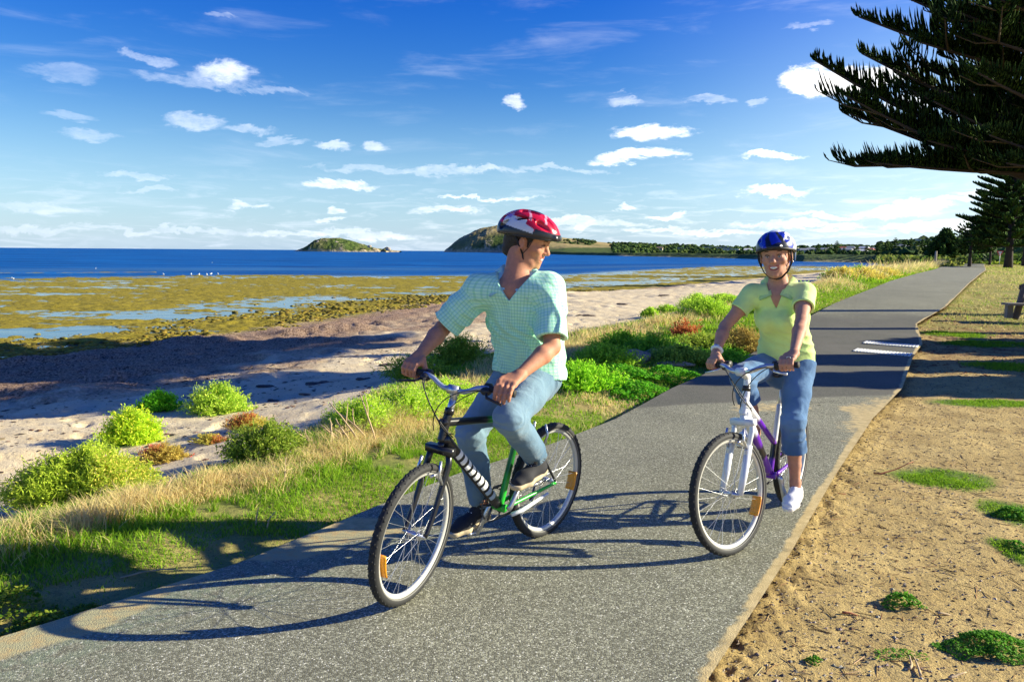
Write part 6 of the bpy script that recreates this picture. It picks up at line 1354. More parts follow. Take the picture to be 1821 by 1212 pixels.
def hand(v, wr, gc, ga, fwdv, upv, side, style='grip', sc=1.):
    """wr wrist, gc grip centre, ga grip axis (pointing outwards), fwdv/upv the plane the fingers curl in"""
    wr, gc, ga, fwdv, upv = [np.array(q, float) for q in (wr, gc, ga, fwdv, upv)]
    offs = np.array([-.033, -.0115, .0105, .031])*sc; ln = np.array([.95, 1.05, 1., .82]); K = []
    P = lambda o, r, a: gc+ga*o+(fwdv*math.cos(a)+upv*math.sin(a))*r
    for i in range(4):
        R_ = .030*sc
        if style == 'grip':
            k0 = P(offs[i], .038*sc, 1.75); a = [1.05, .15, -.75*ln[i]-.1, -1.55*ln[i]-.1]; Q_ = [k0]+[P(offs[i], R_*(1.12 if j == 0 else 1.), x) for j, x in enumerate(a)]
        else:   # fingers hang loosely over the lever
            k0 = P(offs[i], .036*sc, 1.35); dn = fwdv*(.35+.12*(i-1.5))-upv*.95; dn /= np.linalg.norm(dn); Q_ = [k0, P(offs[i]*1.05, .042*sc, .45)]; L_ = .030*ln[i]
            Q_ += [Q_[-1]+dn*L_*1.0, Q_[-1]+dn*L_*1.9-fwdv*.006, Q_[-1]+dn*L_*2.5-fwdv*.016]
        rr = np.array([.0115, .0105, .0098, .0090, .0078])*sc*(1 if i < 3 else .9); v.chain(Q_, rr, .0045); K.append(k0)
    for i in range(4):
        w_ = wr+ga*(-.014+.009*i)*sc; v.cone(w_, K[i], .018*sc, .0125*sc, .014)
    v.cone(K[0], K[3], .012*sc, .011*sc, .012)
    tb_ = wr+(K[0]-wr)*.35-ga*.020*sc; v.chain([wr-ga*.012, tb_, P(-.052*sc, .030*sc, 2.6) if style == 'grip' else tb_+fwdv*.03-ga*.018-upv*.012, P(-.050*sc, .028*sc, 3.6) if style == 'grip' else tb_+fwdv*.055-ga*.018-upv*.022, P(-.030*sc, .028*sc, 4.35) if style == 'grip' else tb_+fwdv*.075-ga*.010-upv*.04], np.array([.017, .0155, .0125, .0108, .009])*sc, .006)
    return K
def shoe(parent, heel, toe, up, h, upperm, solem, name='shoe', wid=.042, hi=False, ankle=None, laces=False):
    heel, toe, up = [np.array(q, float) for q in (heel, toe, up)]; f = toe-heel; L = np.linalg.norm(f); f /= L; up = up-f*(up@f); up /= np.linalg.norm(up); lt = np.cross(up, f)
    v = Vol(np.minimum(heel, toe)-.13, np.maximum(heel, toe)+.17, .0045)
    pt = lambda a, b, c: heel+f*a*L+lt*b+up*c
    v.loft([pt(.10, 0, .035), pt(.35, 0, .040), pt(.68, 0, .030), pt(.90, .0, .022)], [wid*.86, wid*.84, wid*1.1, wid*.85], [.045, .046, .034, .024], [lt]*4, .02)
    if hi: v.cone(pt(.20, 0, .04), ankle, .043, .040, .03)
    else: v.cone(pt(.18, 0, .035), pt(.18, 0, .062), .038, .036, .02); v.cone(pt(.2, 0, .085), pt(.18, 0, .14), .031, .034, .004, 's')
    v.plane(pt(0, 0, .006), -up)
    if hi: 
        n = np.array(ankle)-pt(.2, 0, .04); v.plane(np.array(ankle)+n*.12, n)
    V, Q = v.mesh(2); o = mk(name, V, Q, upperm, parent)
    v = Vol(np.minimum(heel, toe)-.13, np.maximum(heel, toe)+.15, .004)
    v.loft([pt(.10, 0, .01), pt(.35, 0, .01), pt(.68, 0, .01), pt(.92, 0, .012)], [wid*.98, wid*.95, wid*1.22, wid*.95], [.035]*4, [lt]*4, .02); v.plane(pt(0, 0, .019), up); v.plane(pt(0, 0, -.008), -up)
    V, Q = v.mesh(1); mk('sole', V, Q, solem, o)
    if laces:
        for k in range(5):
            g = G(); a = .40+.075*k; hh = .080-.055*(a-.4)/.3*.6; tube(g, [pt(a, -.020, hh-.004), pt(a, -.010, hh+.004), pt(a, .010, hh+.004), pt(a, .022, hh-.006)], .0035, 6); g.build('lace', mat('lace_white', (.8, .8, .76), .8), o)
    return o
def helmet(parent, T, R, sc, colf, name='helmet', length=.150, fem=False):
    v = Vol(T((-.24, -.24, -.1)).min()*0+np.minimum.reduce([T(p) for p in [(-.2, -.2, -.06), (.2, .2, -.06), (-.2, .2, .2), (.2, -.2, .2), (.2, .2, .2), (-.2, -.2, .2), (.2, -.2, -.06), (-.2, .2, -.06)]]), np.maximum.reduce([T(p) for p in [(-.2, -.2, -.06), (.2, .2, -.06), (-.2, .2, .2), (.2, -.2, .2), (.2, .2, .2), (-.2, -.2, .2), (.2, -.2, -.06), (-.2, .2, -.06)]]), .0042)
    E = lambda p, r, k=.01, op='u', r2=None: v.ell(T(p), np.array(r)*sc, k, R if r2 is None else R@r2, op)
    C = lambda a, b, ra, rb, k=.006, op='u': v.cone(T(a), T(b), ra*sc, rb*sc, k, op)
    E((-.008, 0, .040), (length, .106, .104), .01); E((-.06, 0, .025), (.098, .092, .070), .03)
    C((.128, -.035, .052), (.128, .035, .052), .013, .013, .02)
    # channels between the ribs
    for s, y0_, y1_ in ((1, .0, .0), (1, .034, .040), (-1, .034, .040), (1, .068, .076), (-1, .068, .076)):
        for x0, x1, zz0, zz1 in ((.118, .045, .112, .158), (.015, -.055, .158, .150), (-.085, -.125, .130, .095)):
            drop = .0 if y0_ == 0 else (.018 if y0_ < .05 else .058)
            C((x0, s*y0_, zz0-drop*(.6 if x0 > .1 else 1)), (x1, s*y1_, zz1-drop), .0105, .0145, .005, 's')
    E((-.008, 0, .030), (.118, .088, .088), .004, 's')
    # rim line: higher at the brow, lower at the nape and over the ears
    fN = R@np.array([.16, 0, -1.]); v.plane(T((0, 0, .022)), fN); 
    V, Q = v.mesh(1)
    loc = (V-T((0, 0, 0)))@R/sc; o = mk(name, V, Q, mat('helmet_shell', attr='col', rough=.28, spec=.6), parent, {'col': colf(loc)})
    # dark liner seen through the vents, and the lower rim
    v = Vol(v.lo, v.lo+(v.n-1)*v.vs, .006); E((-.008, 0, .034), (.128, .094, .090), .004); v.plane(T((0, 0, .017)), fN); v.ell(T((-.01, 0, -.02)), np.array((.100, .076, .060))*sc, .004, R, 's'); V, Q = v.mesh(1); mk('liner', V, Q, mat('helmet_liner', (.015, .015, .018), .8), o)
    g = G(); 
    if True:
        th = np.linspace(0, 2*PI, 41); tube(g, [T((-.008+(length-.006)*math.cos(q), .101*math.sin(q), .024+.16*(-.008+(length-.006)*math.cos(q)))) for q in th], .0065, 6, False); g.build('rim_trim', blackpl, o)
    g = G()
    for s in (-1, 1):
        for x in (.045, -.055): tube(g, [T((x, s*.085, .03)), T((x*.5+.010, s*.086, -.02)), T((.012, s*.078, -.055))], .0055, 6, flat=.35)
        tube(g, [T((.012, s*.078, -.055)), T((.020, s*.062, -.088)), T((.030, s*.030, -.120)), T((.034, 0, -.127))], .0062, 6, flat=.4)
    g.build('strap', mat('strap_black', (.012, .012, .014), .8), o)
    g = G(); ico(g, T((.03, .012, -.124)), (.012, .016, .008), n=2, R=R); g.build('buckle', blackpl, o)
    return o
def eyes(parent, T, R, sc, iris):
    for s in (-1, 1):
        g = G(); ico(g, T((.0745, s*.031, -.001)), .0145*sc, n=3); o = g.build('eye', mat('eye_white', (.42, .39, .36), .3, spec=.5), parent)
        g = G(); ico(g, T((.0870, s*.031, -.001)), (.0028, .0058, .0058), n=2, R=R); g.build('iris', mat('iris_%d' % int(iris[0]*100), iris, .2), o)
        g = G(); tube(g, [T((.078, s*.046, .004)), T((.089, s*.038, .0085)), T((.091, s*.030, .0095)), T((.087, s*.020, .004))], .0022, 5); g.build('eyelash', mat('lash', (.02, .012, .01), .8), o)
    g = G()
    for s in (-1, 1): tube(g, [T((.076, s*.052, .020)), T((.088, s*.040, .028)), T((.093, s*.026, .028)), T((.094, s*.014, .024))], [.002, .0038, .004, .003], 6, flat=.7)
    g.build('eyebrow', mat('brow', (.06, .03, .02), .9), parent)
    g = G(); P = [T((.0865-.012*q*q, q*.025, -.0615+.013*q*q)) for q in np.linspace(-1, 1, 9)]; tube(g, P, .0078, 8, flat=1.); g.build('teeth', mat('teeth', (.86, .84, .78), .3, spec=.6), parent)
def skincol(V, T, R, sc, base, flush=1.):
    loc = (V-T((0, 0, 0)))@R/sc; c = np.tile(np.array(base, float), (len(V), 1))
    x, y, z = loc.T; hd = (np.linalg.norm(loc, axis=1) < .2)
    lip = hd & (x > .070) & (np.abs(y) < .027) & (np.abs(z+.064-.012*(y/.03)**2) < .0125); 
    c[lip] = c[lip]*.35+np.array([.46, .09, .08])*.65
    cheek = np.exp(-(((x-.065)/.03)**2+((np.abs(y)-.042)/.02)**2+((z+.03)/.022)**2))*hd*flush; nose = np.exp(-(((x-.105)/.02)**2+(y/.015)**2+((z+.026)/.016)**2))*hd
    c = c*(1-.22*(cheek+nose)[:, None])+np.array([.62, .22, .15])*.22*(cheek+nose)[:, None]
    return np.clip(c, 0, 1)
def jeans(parent, name, hips, knees, ankles, rads, m, hemz, pel, waist, lat, vs=.0045, cuff=None, seed=0, foldamp=.006):
    A = [*hips, *knees, *ankles, pel, waist]; lo = np.min(A, 0)-.17; hi = np.max(A, 0)+.17
    v = Vol(lo, hi, vs)
    v.loft([pel-np.array([.0, 0, .05]), pel, waist], [rads[0]*1.5, rads[5], rads[6]], [rads[0]*1.15, rads[7], rads[8]], [lat]*3, .04)
    ends = []
    for i in range(2):
        h_, k_, a_ = [np.array(q, float) for q in (hips[i], knees[i], ankles[i])]
        v.cone(h_, h_+(k_-h_)*.5, rads[0], (rads[0]+rads[1])/2*1.02, .03); v.cone(h_+(k_-h_)*.5, k_, (rads[0]+rads[1])/2*1.02, rads[1], .02)
        e_ = k_+(a_-k_)*hemz[i]; v.cone(k_, k_+(e_-k_)*.45, rads[1], rads[2], .03); v.cone(k_+(e_-k_)*.45, e_, rads[2], rads[3], .02)
        if cuff: d = (e_-k_)/np.linalg.norm(e_-k_); v.cone(e_-d*.055, e_-d*.008, rads[3]+.007, rads[3]+.008, .004)
        ends.append((k_, e_))
    def fold(p):
        r = np.zeros(len(p))
        for i in range(2):
            for J, amp, rad in ((np.array(knees[i]), 1., .13), (np.array(hips[i]), 1., .16), (ends[i][1], 1.25, .10)):
                w_ = np.exp(-(np.linalg.norm(p-J, axis=1)/rad)**2); q = p-J
                d = (np.array(ends[i][1])-np.array(knees[i])); d /= np.linalg.norm(d)
                ph = q@d*70+3.2*vnl(p, 14, seed+i)*4; r += amp*w_*np.abs(np.sin(ph*.5))*foldamp*1.1
        return r-.0025*vnl(p, 30, seed+5)-.008*vnl(p, 9, seed+7)
    v.disp(fold)
    for i in range(2):
        k_, e_ = ends[i]; d = (e_-k_)/np.linalg.norm(e_-k_)
        sl_, g = v.blk(e_-.16, e_+.16); dd = (g-e_)@d; near = np.linalg.norm(g-e_, axis=-1) < .14; v.D[sl_] = np.where(near, np.maximum(v.D[sl_], dd), v.D[sl_])
        v.cone(e_-d*.05, e_+d*.03, rads[3]-.009, rads[3]-.006, .0, 's')
    V, Q = v.mesh(1)
    fade = np.zeros(len(V))
    for i in range(2):
        for J, rad in ((np.array(knees[i])+[.03, 0, .02], .11), ((np.array(knees[i])+np.array(hips[i]))/2+[.03, 0, .05], .12)): fade = np.maximum(fade, np.exp(-(np.linalg.norm(V-J, axis=1)/rad)**2))
        fade = np.maximum(fade, .0)
    fade = np.clip(fade*.6+.2+.25*vnl(V, 9, seed+9), 0, 1)
    o = mk(name, V, Q, m, parent, {'fade': fade}); return o
def torso_uv(V, ctr, arms):
    d = np.array([.95, -.3]); th = np.arctan2(V[:, 1]-ctr[1], V[:, 0]-ctr[0]); uv = np.stack([th*.17, V[:, 2]], 1)
    for sh_, el_ in arms:
        a = np.array(el_)-np.array(sh_); L = np.linalg.norm(a); a /= L; q = V-np.array(sh_); t = q@a; r = np.linalg.norm(q-t[:, None]*a, axis=1)
        m = (t > .045) & (r < .12) & (np.abs(V[:, 1]-ctr[1]) > .15)
        b = np.cross(a, [1., 0, 0]); b /= np.linalg.norm(b); c_ = np.cross(a, b); ph = np.arctan2(q@c_, q@b); uv[m] = np.stack([ph*.07, t], 1)[m]
    return uv

def man_():
    root = empty('person', label='man in a pale green checked shirt, jeans and red helmet, looking over at the woman', cat='person'); root.matrix_world = MAN[2]
    lat0 = np.array([0, 1., 0]); lats = np.array([-.383, .924, 0]); latm = np.array([-.2, .98, 0])
    pel = np.array([-.21, 0, .985]); hips = [(-.195, -.095, .985), (-.195, .095, .985)]
    ankR, ankL = np.array([-.005, -.135, .275]), np.array([-.125, .135, .575])
    kR = ik(hips[0], ankR, .43, .43, (1, -.05, .3)); kL = ik(hips[1], ankL, .43, .43, (1, .22, .3))
    shR, shL = np.array([.030, -.168, 1.432]), np.array([-.112, .170, 1.450])
    S = steerf(.24); gR = S(np.array([.365, -.262, 1.025])); gL = S(np.array([.365, .262, 1.025])); gaR = S(np.array([.365, -.30, 1.025]))-S(np.array([.375, -.2, 1.025])); gaR /= np.linalg.norm(gaR); gaL = S(np.array([.365, .30, 1.025]))-S(np.array([.375, .2, 1.025])); gaL /= np.linalg.norm(gaL)
    wrR = gR+np.array([-.055, -.012, .062]); wrL = gL+np.array([-.075, .012, .072])
    eR = ik(shR, wrR, .285, .255, (-.3, -1, -.6)); eL = ik(shL, wrL, .30, .265, (-.5, .6, -.8))
    nb_ = np.array([-.05, 0, 1.50]); face = np.array([-.357, .93, -.02]); R = headframe(face, 0, .24); hc = np.array([-.110, .022, 1.696]); sc = 1.10
    v = Vol((-.42, -.50, .12), (.52, .50, 1.90), .0042)
    v.loft([(-.21, 0, .95), (-.20, 0, 1.12), (-.12, 0, 1.30), (-.04, 0, 1.42)], [.145, .135, .155, .165], [.10, .095, .105, .085], [lat0, lat0, latm, lats], .03)
    v.cone(shR, shL, .055, .055, .04); v.cone(nb_+[-.03, 0, -.02], nb_+[.03, 0, -.06], .075, .07, .05)
    for sh_, e_, w_ in ((shR, eR, wrR), (shL, eL, wrL)):
        v.cone(sh_, sh_+(e_-sh_)*.45, .052, .050, .02); v.cone(sh_+(e_-sh_)*.45, e_, .050, .040, .015); v.cone(e_, e_+(w_-e_)*.3, .041, .044, .015); v.cone(e_+(w_-e_)*.3, w_, .044, .027, .015)
    upv = np.array([-.1, 0, 1.]); upv /= np.linalg.norm(upv)
    def fr(ga): f_ = np.cross(ga, upv); f_ = f_*(1 if f_[0] > 0 else -1); f_ /= np.linalg.norm(f_); u_ = np.cross(f_, ga); u_ = u_*(1 if u_[2] > 0 else -1); return f_, u_
    f_, u_ = fr(gaR); hand(v, wrR, gR, gaR, f_, u_, -1, 'grip', 1.08); f_, u_ = fr(gaL); hand(v, wrL, gL+[0, .0, .004], gaL, f_, u_, 1, 'hang', 1.1)
    for h_, k_, a_ in ((hips[0], kR, ankR), (hips[1], kL, ankL)):
        h_ = np.array(h_); v.cone(h_, k_, .075, .05, .02); v.cone(k_, k_+(a_-k_)*.3, .050, .052, .015); v.cone(k_+(a_-k_)*.3, a_, .052, .036, .015)
    T = head(v, hc, R, sc=sc); neck(v, T, nb_, .058)
    V, Q = v.mesh(1); base = (.52, .235, .135)
    mk('body', V, Q, skinm, root, {'col': skincol(V, T, R, sc, base)})
    eyes(root, T, R, sc, (.08, .05, .03))
    # short dark hair below the helmet and sideburns
    v = Vol(T((0, 0, 0))-.19, T((0, 0, 0))+.19, .0045); v.ell(T((-.016, 0, .028)), np.array((.108, .085, .092))*sc, .01, R); v.cone(T((-.075, 0, -.03)), T((-.075, 0, -.06)), .045, .042, .03)
    v.plane(T((0, 0, .045)), R@np.array([0, 0, 1.])); v.plane(T((.052, 0, 0)), R@np.array([1., 0, -.25])); v.plane(T((-.035, 0, -.075)), R@np.array([.75, 0, -1.])); 
    for s in (-1, 1): v.ell(T((-.004, s*.09, -.016)), np.array((.028, .035, .040))*sc, .006, R, 's')
    v.ell(T((.075, 0, -.02)), np.array((.062, .11, .075))*sc, .006, R, 's')
    v.disp(lambda p: -.006*np.abs(vnl(p, 60, 3))); V, Q = v.mesh(0); mk('hair', V, Q, mat('dark_hair', (.018, .012, .009), .55, bump=(250, 1., .004)), root)
    def cf(l):
        x, y, z = l.T; c = np.tile(np.array([.015, .015, .018]), (len(l), 1)); az_ = np.arctan2(y, x); e = z
        red = (z > .060+.018*np.sin(az_*3+.5)) & (z < .150); c[red] = (.52, .008, .035)
        wh = (z > .048) & (z < .098) & (x < .035) & (x > -.125) & (np.abs(y) > .045); wh &= ~((z > .085-.25*(x+.03)) & (x > -.01)); c[wh] = (.66, .70, .72)
        w2 = (z > .085) & (z < .125) & (x < -.09); c[w2] = (.45, .25, .55)
        pk = (np.abs(np.sin(x*38+y*20)) > .97) & (z > .10); c[pk] = (.75, .35, .45)
        bk = (z < .052+.02*(x > .04)) | (z > .139); c[bk & ~wh] = (.015, .015, .018); return c
    helmet(root, T, R, sc, cf)
    # shirt
    v = Vol((-.46, -.42, .90), (.30, .42, 1.60), .0045)
    v.loft([(-.215, .0, .94), (-.205, 0, 1.06), (-.175, 0, 1.18), (-.11, 0, 1.31), (-.040, 0, 1.425)], [.205, .190, .178, .180, .172], [.165, .150, .136, .130, .100], [lat0, lat0, lat0, latm, lats], .04, flat=2.2)
    v.cone(shR, shL, .066, .066, .05); v.cone(shR+[0, .03, 0], nb_+[-.015, -.035, -.02], .062, .052, .05); v.cone(shL+[0, -.03, 0], nb_+[-.015, .035, -.02], .062, .052, .05); v.cone(nb_+[-.02, -.05, -.045], nb_+[-.02, .05, -.045], .07, .07, .05)
    arms = []
    for sh_, e_, fl_ in ((shR, eR, .080), (shL, eL, .080)):
        q = sh_+(e_-sh_)*(.90 if sh_[1] < 0 else .86); v.cone(sh_, q, .076, fl_, .035); arms.append((sh_, q))
    def fold(p):
        r = .010*vnl(p, 11, 21)*2
        for (a, b), amp in zip(arms, (1., 1.)):
            w_ = np.exp(-(np.linalg.norm(p-(a*.75+b*.25)-[0, 0, -.05], axis=1)/.11)**2); r += .014*w_*np.abs(np.sin((p[:, 2]*38+p[:, 0]*26)+4*vnl(p, 9, 23)))
        w2 = sst(1.30, 1.0, p[:, 2]); r += w2*.022*np.abs(np.sin(p[:, 1]*30+p[:, 0]*16+p[:, 2]*9+5*vnl(p, 6, 25)))
        r += .016*np.abs(np.sin(p[:, 2]*22+p[:, 1]*34+6*vnl(p, 7, 27)))*np.exp(-((p[:, 2]-1.24)/.14)**2)
        return r-.012
    v.disp(fold)
    for a, b in arms:
        d = (b-a)/np.linalg.norm(b-a); sl_, g = v.blk(b-.15, b+.15); dd = (g-b)@d; near = np.linalg.norm(g-b-d*.04, axis=-1) < .125; v.D[sl_] = np.where(near, np.maximum(v.D[sl_], dd), v.D[sl_])
        v.cone(b-d*.035, b+d*.03, .060, .068, .0, 's')
    v.plane((-.2, 0, .985), (.10, 0, -1.))
    v.loft([(-.20, 0, .93), (-.205, 0, 1.03)], [.190, .180], [.150, .135], [lat0, lat0], 0., 's')
    # open neck: a V down the chest, square to the turned shoulders
    fdir = np.array([.924, .383, 0]); 
    sl_, g = v.blk((-.3, -.3, 1.30), (.3, .3, 1.6)); q = g-nb_; u = q@lats; ff = q@fdir; zz = q[..., 2]
    cut = np.maximum(np.abs(u)-(.050+.75*(zz+.035).clip(-.2, .1)), -ff+.0); cut = np.maximum(cut, -(zz+.125)); v.D[sl_] = np.maximum(v.D[sl_], -cut*.8)
    v.cone(nb_+[-.04, 0, -.03], nb_+[-.08, .02, .14], .066, .072, .0, 's')
    V, Q = v.mesh(1); shm = cloth('checked_cotton', (.58, .95, .68), check=((.18, .64, .28), (.20, .64, .58)))
    sh_o = mk('shirt', V, Q, shm, root, {'uvc': torso_uv(V, (-.1, 0), arms)})
    # collar leaves
    def collar(m_, A_, B_, C_, D_, th_=.004, nm='collar'):
        g = G(); t = np.linspace(0, 1, 6)[:, None]; a = A_*(1-t)+B_*t+np.array([0, 0, .006])*np.sin(t*PI); b = D_*(1-t)+C_*t; n = np.cross(B_-A_, D_-A_); n /= np.linalg.norm(n); off_ = (fdir*.6+np.array([0, 0, .8]))*.020; a = a+off_; b = b+off_
        rows_ = [a+n*th_, (a+b)/2+n*(th_+.004), b+n*th_, b-n*th_, (a+b)/2-n*th_, a-n*th_]; V = np.array(rows_).reshape(-1, 3); q = []
        for i in range(6):
            for j in range(5): q.append([i*6+j, i*6+j+1, ((i+1) % 6)*6+j+1, ((i+1) % 6)*6+j])
        g.add(V, q); return g.build(nm, m_, sh_o)
    for s in (-1, 1):
        A1 = nb_+lats*s*.078+fdir*-.05+[0, 0, .055]; B1 = nb_+lats*s*.026+fdir*.095+[0, 0, -.065]; C1 = nb_+lats*s*.100+fdir*.112+[0, 0, -.105]; D1 = nb_+lats*s*.125+fdir*-.04+[0, 0, .012]
        collar(cloth('collar_cotton', (.50, .78, .68)), A1, B1, C1, D1)
        jm = cloth('faded_denim', (.075, .15, .23), fade=(.27, .39, .47), weave=1200)
    jeans(root, 'jeans', hips, [kR, kL], [ankR, ankL], (.100, .078, .072, .070, 0, .172, .160, .130, .115), jm, (1.0, .97), np.array([-.215, 0, .975]), np.array([-.21, 0, 1.06]), lat0, seed=31, foldamp=.008)
    can = mat('black_canvas', (.02, .02, .024), .85, bump=(200, .5, .002)); crepe = mat('cream_sole', (.55, .44, .27), .8, bump=(60, .4, .003))
    shoe(root, (-.195, .135, .478), (.075, .15, .448), (0, 0, 1.), .1, can, crepe, hi=True, ankle=ankL+[0, 0, -.01], laces=True)
    shoe(root, (-.075, -.14, .175), (.20, -.16, .140), (0, 0, 1.), .1, can, crepe, hi=True, ankle=ankR+[0, 0, .0], laces=True)
def woman_():
    root = empty('person', label='smiling woman in a lime polo shirt, rolled jeans and blue helmet', cat='person'); root.matrix_world = WOM[2]
    lat0 = np.array([0, 1., 0]); lats = np.array([-.15, .985, 0]); lats /= np.linalg.norm(lats)
    hips = [(-.27, -.088, .945), (-.27, .088, .945)]; th = -1.72
    pedL = np.array([.17*math.cos(th), .13, .29+.17*math.sin(th)]); pedR = np.array([-.17*math.cos(th), -.13, .29-.17*math.sin(th)])
    ankL = np.array([-.065, .135, pedL[2]+.125]); ankR = np.array([-.075, -.115, pedR[2]+.125])
    kL = ik(hips[1], ankL, .40, .385, (1, .1, .2)); kR = ik(hips[0], ankR, .40, .385, (1, -.12, .5))
    shR, shL = np.array([-.060, -.145, 1.395]), np.array([-.120, .150, 1.400])
    S = steerf(-.265); gR = S(np.array([.37, -.245, 1.015])); gL = S(np.array([.37, .235, 1.015])); gaR = S(np.array([.355, -.285, 1.015]))-S(np.array([.38, -.2, 1.015])); gaR /= np.linalg.norm(gaR); gaL = S(np.array([.355, .285, 1.015]))-S(np.array([.38, .2, 1.015])); gaL /= np.linalg.norm(gaL)
    wrR = gR+np.array([-.055, -.014, .058]); wrL = gL+np.array([-.058, .014, .058])
    eR = ik(shR, wrR, .265, .235, (-.2, -1, -.5)); eL = ik(shL, wrL, .285, .25, (-.2, .8, -.8))
    nb_ = np.array([-.105, 0, 1.455]); face = np.array([.98, .16, -.02]); R = headframe(face, .05, .03); hc = np.array([-.045, .0, 1.628]); sc = 1.09
    v = Vol((-.50, -.44, .10), (.52, .44, 1.80), .0042)
    v.loft([(-.27, 0, .93), (-.25, 0, 1.08), (-.185, 0, 1.25), (-.11, 0, 1.38)], [.14, .11, .125, .13], [.10, .08, .09, .07], [lat0, lat0, lat0, lats], .03)
    v.cone(shR, shL, .044, .044, .04); v.cone(nb_+[-.02, 0, -.02], nb_+[.02, 0, -.08], .06, .06, .05)
    for s in (-1, 1): v.ell((-.085, s*.062, 1.245), (.06, .058, .062), .03)
    for sh_, e_, w_ in ((shR, eR, wrR), (shL, eL, wrL)):
        v.cone(sh_, sh_+(e_-sh_)*.45, .044, .043, .02); v.cone(sh_+(e_-sh_)*.45, e_, .043, .034, .015); v.cone(e_, e_+(w_-e_)*.3, .035, .037, .015); v.cone(e_+(w_-e_)*.3, w_, .037, .0225, .015)
    upv = np.array([-.1, 0, 1.]); upv /= np.linalg.norm(upv)
    def fr(ga): f_ = np.cross(ga, upv); f_ = f_*(1 if f_[0] > 0 else -1); f_ /= np.linalg.norm(f_); u_ = np.cross(f_, ga); u_ = u_*(1 if u_[2] > 0 else -1); return f_, u_
    f_, u_ = fr(gaR); hand(v, wrR, gR, gaR, f_, u_, -1, 'grip', .95); f_, u_ = fr(gaL); K = hand(v, wrL, gL, gaL, f_, u_, 1, 'grip', .95)
    for h_, k_, a_ in ((hips[0], kR, ankR), (hips[1], kL, ankL)):
        h_ = np.array(h_); v.cone(h_, k_, .075, .05, .02); v.cone(k_, k_+(a_-k_)*.32, .046, .053, .015); v.cone(k_+(a_-k_)*.32, k_+(a_-k_)*.7, .053, .036, .015); v.cone(k_+(a_-k_)*.7, a_, .036, .030, .015); v.cone(a_, a_+[.01, 0, -.06], .030, .032, .02)
    T = head(v, hc, R, True, sc); neck(v, T, nb_, .047)
    V, Q = v.mesh(1); base = (.50, .25, .165)
    mk('body', V, Q, skinm, root, {'col': skincol(V, T, R, sc, base)})
    eyes(root, T, R, sc, (.07, .10, .12))
    v = Vol(T((0, 0, 0))-.20, T((0, 0, 0))+.20, .0045); v.ell(T((-.018, 0, .026)), np.array((.110, .086, .094))*sc, .01, R); v.ell(T((-.085, 0, -.06)), np.array((.05, .055, .055))*sc, .03, R)
    v.plane(T((0, 0, .045)), R@np.array([0, 0, 1.])); v.plane(T((.045, 0, 0)), R@np.array([1., 0, -.35])); 
    for s in (-1, 1): v.ell(T((.004, s*.09, -.020)), np.array((.026, .032, .036))*sc, .006, R, 's')
    v.ell(T((.075, 0, -.03)), np.array((.068, .11, .085))*sc, .006, R, 's')
    v.disp(lambda p: -.007*np.abs(vnl(p, 55, 5))); V, Q = v.mesh(0); mk('hair', V, Q, mat('auburn_hair', (.13, .055, .022), .5, bump=(250, 1., .004)), root)
    for s in (-1, 1): g = G(); ico(g, T((.0, s*.088, -.038)), .0055, n=2); g.build('earring', alloy, root)
    def cf(l):
        x, y, z = l.T; c = np.tile(np.array([.012, .03, .40]), (len(l), 1)); a = np.arctan2(y, x)
        wh = (x < -.045+.03*np.sin(z*60)) | ((z > .132) & (x < .05)) | ((y > .055) & (x < .045+.02*np.sin(z*80))); c[wh] = (.72, .74, .78)
        st_ = (np.sin(a*9+z*38) > .45) & (x > -.05) & ~wh; c[st_] = (.012, .014, .02)
        b = (z < .062+.014*np.sin(a*5)) & (x > -.06) & ~(y > .07); c[b] = (.012, .014, .02); return c
    helmet(root, T, R, sc*.98, cf, length=.142)
    v = Vol((-.48, -.32, .88), (.14, .32, 1.54), .0042)
    v.loft([(-.275, 0, .93), (-.265, 0, 1.03), (-.245, 0, 1.12), (-.18, 0, 1.25), (-.105, 0, 1.37)], [.182, .160, .140, .150, .145], [.140, .122, .106, .110, .085], [lat0, lat0, lat0, lat0, lats], .04)
    for s in (-1, 1): v.ell((-.075, s*.060, 1.235), (.070, .066, .068), .045)
    v.cone(shR, shL, .056, .056, .045); v.cone(nb_+[-.015, -.035, -.045], nb_+[-.015, .035, -.045], .055, .055, .04)
    arms = []
    for sh_, e_ in ((shR, eR), (shL, eL)): q = sh_+(e_-sh_)*.50; v.cone(sh_, q, .058, .060, .03); arms.append((sh_, q))
    def fold(p):
        r = .005*vnl(p, 12, 41)*2
        r += .006*np.abs(np.sin(p[:, 2]*46+p[:, 1]*18+5*vnl(p, 7, 43)))*np.exp(-((p[:, 2]-1.10)/.09)**2)
        for (a, b) in arms: r += .006*np.exp(-(np.linalg.norm(p-a-[0, 0, -.06], axis=1)/.07)**2)*np.abs(np.sin(p[:, 2]*60+p[:, 1]*40))
        r += sst(1.05, .96, p[:, 2])*.009*np.abs(np.sin(p[:, 1]*36+p[:, 0]*22+3*vnl(p, 6, 45))); return r-.003
    v.disp(fold)
    for a, b in arms:
        d = (b-a)/np.linalg.norm(b-a); sl_, g = v.blk(b-.11, b+.11); dd = (g-b)@d; near = np.linalg.norm(g-b-d*.03, axis=-1) < .085; v.D[sl_] = np.where(near, np.maximum(v.D[sl_], dd), v.D[sl_]); v.cone(b-d*.04, b+d*.03, .048, .052, .0, 's')
    v.plane((-.27, 0, .955), (.12, 0, -1.)); v.loft([(-.275, 0, .91), (-.265, 0, 1.0)], [.165, .145], [.125, .108], [lat0, lat0], 0., 's')
    fdir = np.array([.985, .15, 0]); sl_, g = v.blk((-.3, -.3, 1.2), (.2, .3, 1.54)); q = g-nb_; u = q@lats; ff = q@fdir; zz = q[..., 2]
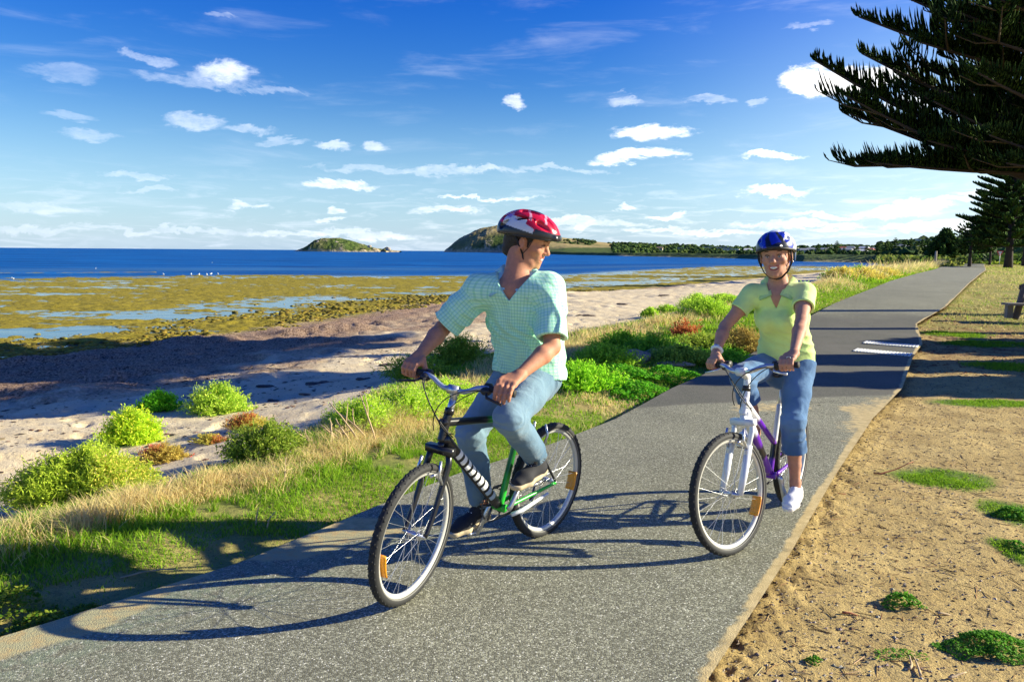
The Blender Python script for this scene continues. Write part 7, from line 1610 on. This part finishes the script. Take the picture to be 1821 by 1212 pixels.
    cut = np.maximum(np.abs(u)-(.048+.42*(zz+.03).clip(-.2, .1)), -ff); cut = np.maximum(cut, -(zz+.16)); v.D[sl_] = np.maximum(v.D[sl_], -cut*.8); v.cone(nb_+[-.03, 0, -.03], nb_+[-.02, 0, .14], .052, .06, .0, 's')
    V, Q = v.mesh(1); lm = cloth('lime_jersey', (.66, .86, .30), weave=700); sh_o = mk('polo_shirt', V, Q, lm, root)
    for s in (-1, 1):
        A1 = nb_+lats*s*.060+fdir*-.035+[0, 0, .048]; B1 = nb_+lats*s*.024+fdir*.085+[0, 0, -.075]; C1 = nb_+lats*s*.092+fdir*.098+[0, 0, -.105]; D1 = nb_+lats*s*.108+fdir*-.03+[0, 0, .004]
        g = G(); t = np.linspace(0, 1, 6)[:, None]; a = A1*(1-t)+B1*t+np.array([0, 0, .006])*np.sin(t*PI); b = D1*(1-t)+C1*t; n = np.cross(B1-A1, D1-A1); n /= np.linalg.norm(n); off_ = (fdir*.6+np.array([0, 0, .8]))*.016; a = a+off_; b = b+off_
        V = np.array([a+n*.003, (a+b)/2+n*.008, b+n*.003, b-n*.003, (a+b)/2-n*.002, a-n*.003]).reshape(-1, 3)
        g.add(V, [[i*6+j, i*6+j+1, ((i+1) % 6)*6+j+1, ((i+1) % 6)*6+j] for i in range(6) for j in range(5)]); g.build('collar', lm, sh_o)
    jm = cloth('blue_denim', (.035, .095, .23), fade=(.15, .28, .46), weave=1200)
    jeans(root, 'rolled_jeans', hips, [kR, kL], [ankR, ankL], (.094, .072, .070, .068, 0, .165, .148, .125, .11), jm, (.50, .50), np.array([-.27, 0, .935]), np.array([-.265, 0, 1.0]), lat0, cuff=True, seed=51, foldamp=.007)
    wm = mat('white_canvas', (.80, .80, .82), .8, bump=(150, .4, .002)); ws = mat('white_rubber_sole', (.75, .74, .72), .6)
    shoe(root, (-.125, .135, pedL[2]+.028), (.115, .145, pedL[2]+.0), (0, 0, 1.), .1, wm, ws, wid=.038); shoe(root, (-.13, -.135, pedR[2]+.045), (.105, -.145, pedR[2]+.016), (0, 0, 1.), .1, wm, ws, wid=.038)
    def band_(c, ax_, r, w_, m_, nm):
        g = G(); ax_ = ax_/np.linalg.norm(ax_); a = np.cross(ax_, [0, 0, 1.]); a /= np.linalg.norm(a); b = np.cross(ax_, a); th_ = np.linspace(0, 2*PI, 20); tube(g, [c+a*r*math.cos(q)+b*r*math.sin(q) for q in th_], w_, 6, False, flat=.5); return g.build(nm, m_, root)
    d = wrR-eR; d /= np.linalg.norm(d); band_(wrR-d*.030, d, .0285, .011, mat('watch_white', (.75, .78, .82), .3), 'watch_band')
    g = G(); ico(g, wrR-d*.030+np.array([0, 0, .030]), (.017, .017, .007), n=2); g.build('watch_face', alloy, root)
    d = K[2]-K[1]; band_(K[2]+np.array([.018, 0, .0]), np.array([1., 0, -.3]), .0115, .003, alloy, 'ring')
if 'ppl' not in SKIP:
    man_(); woman_()
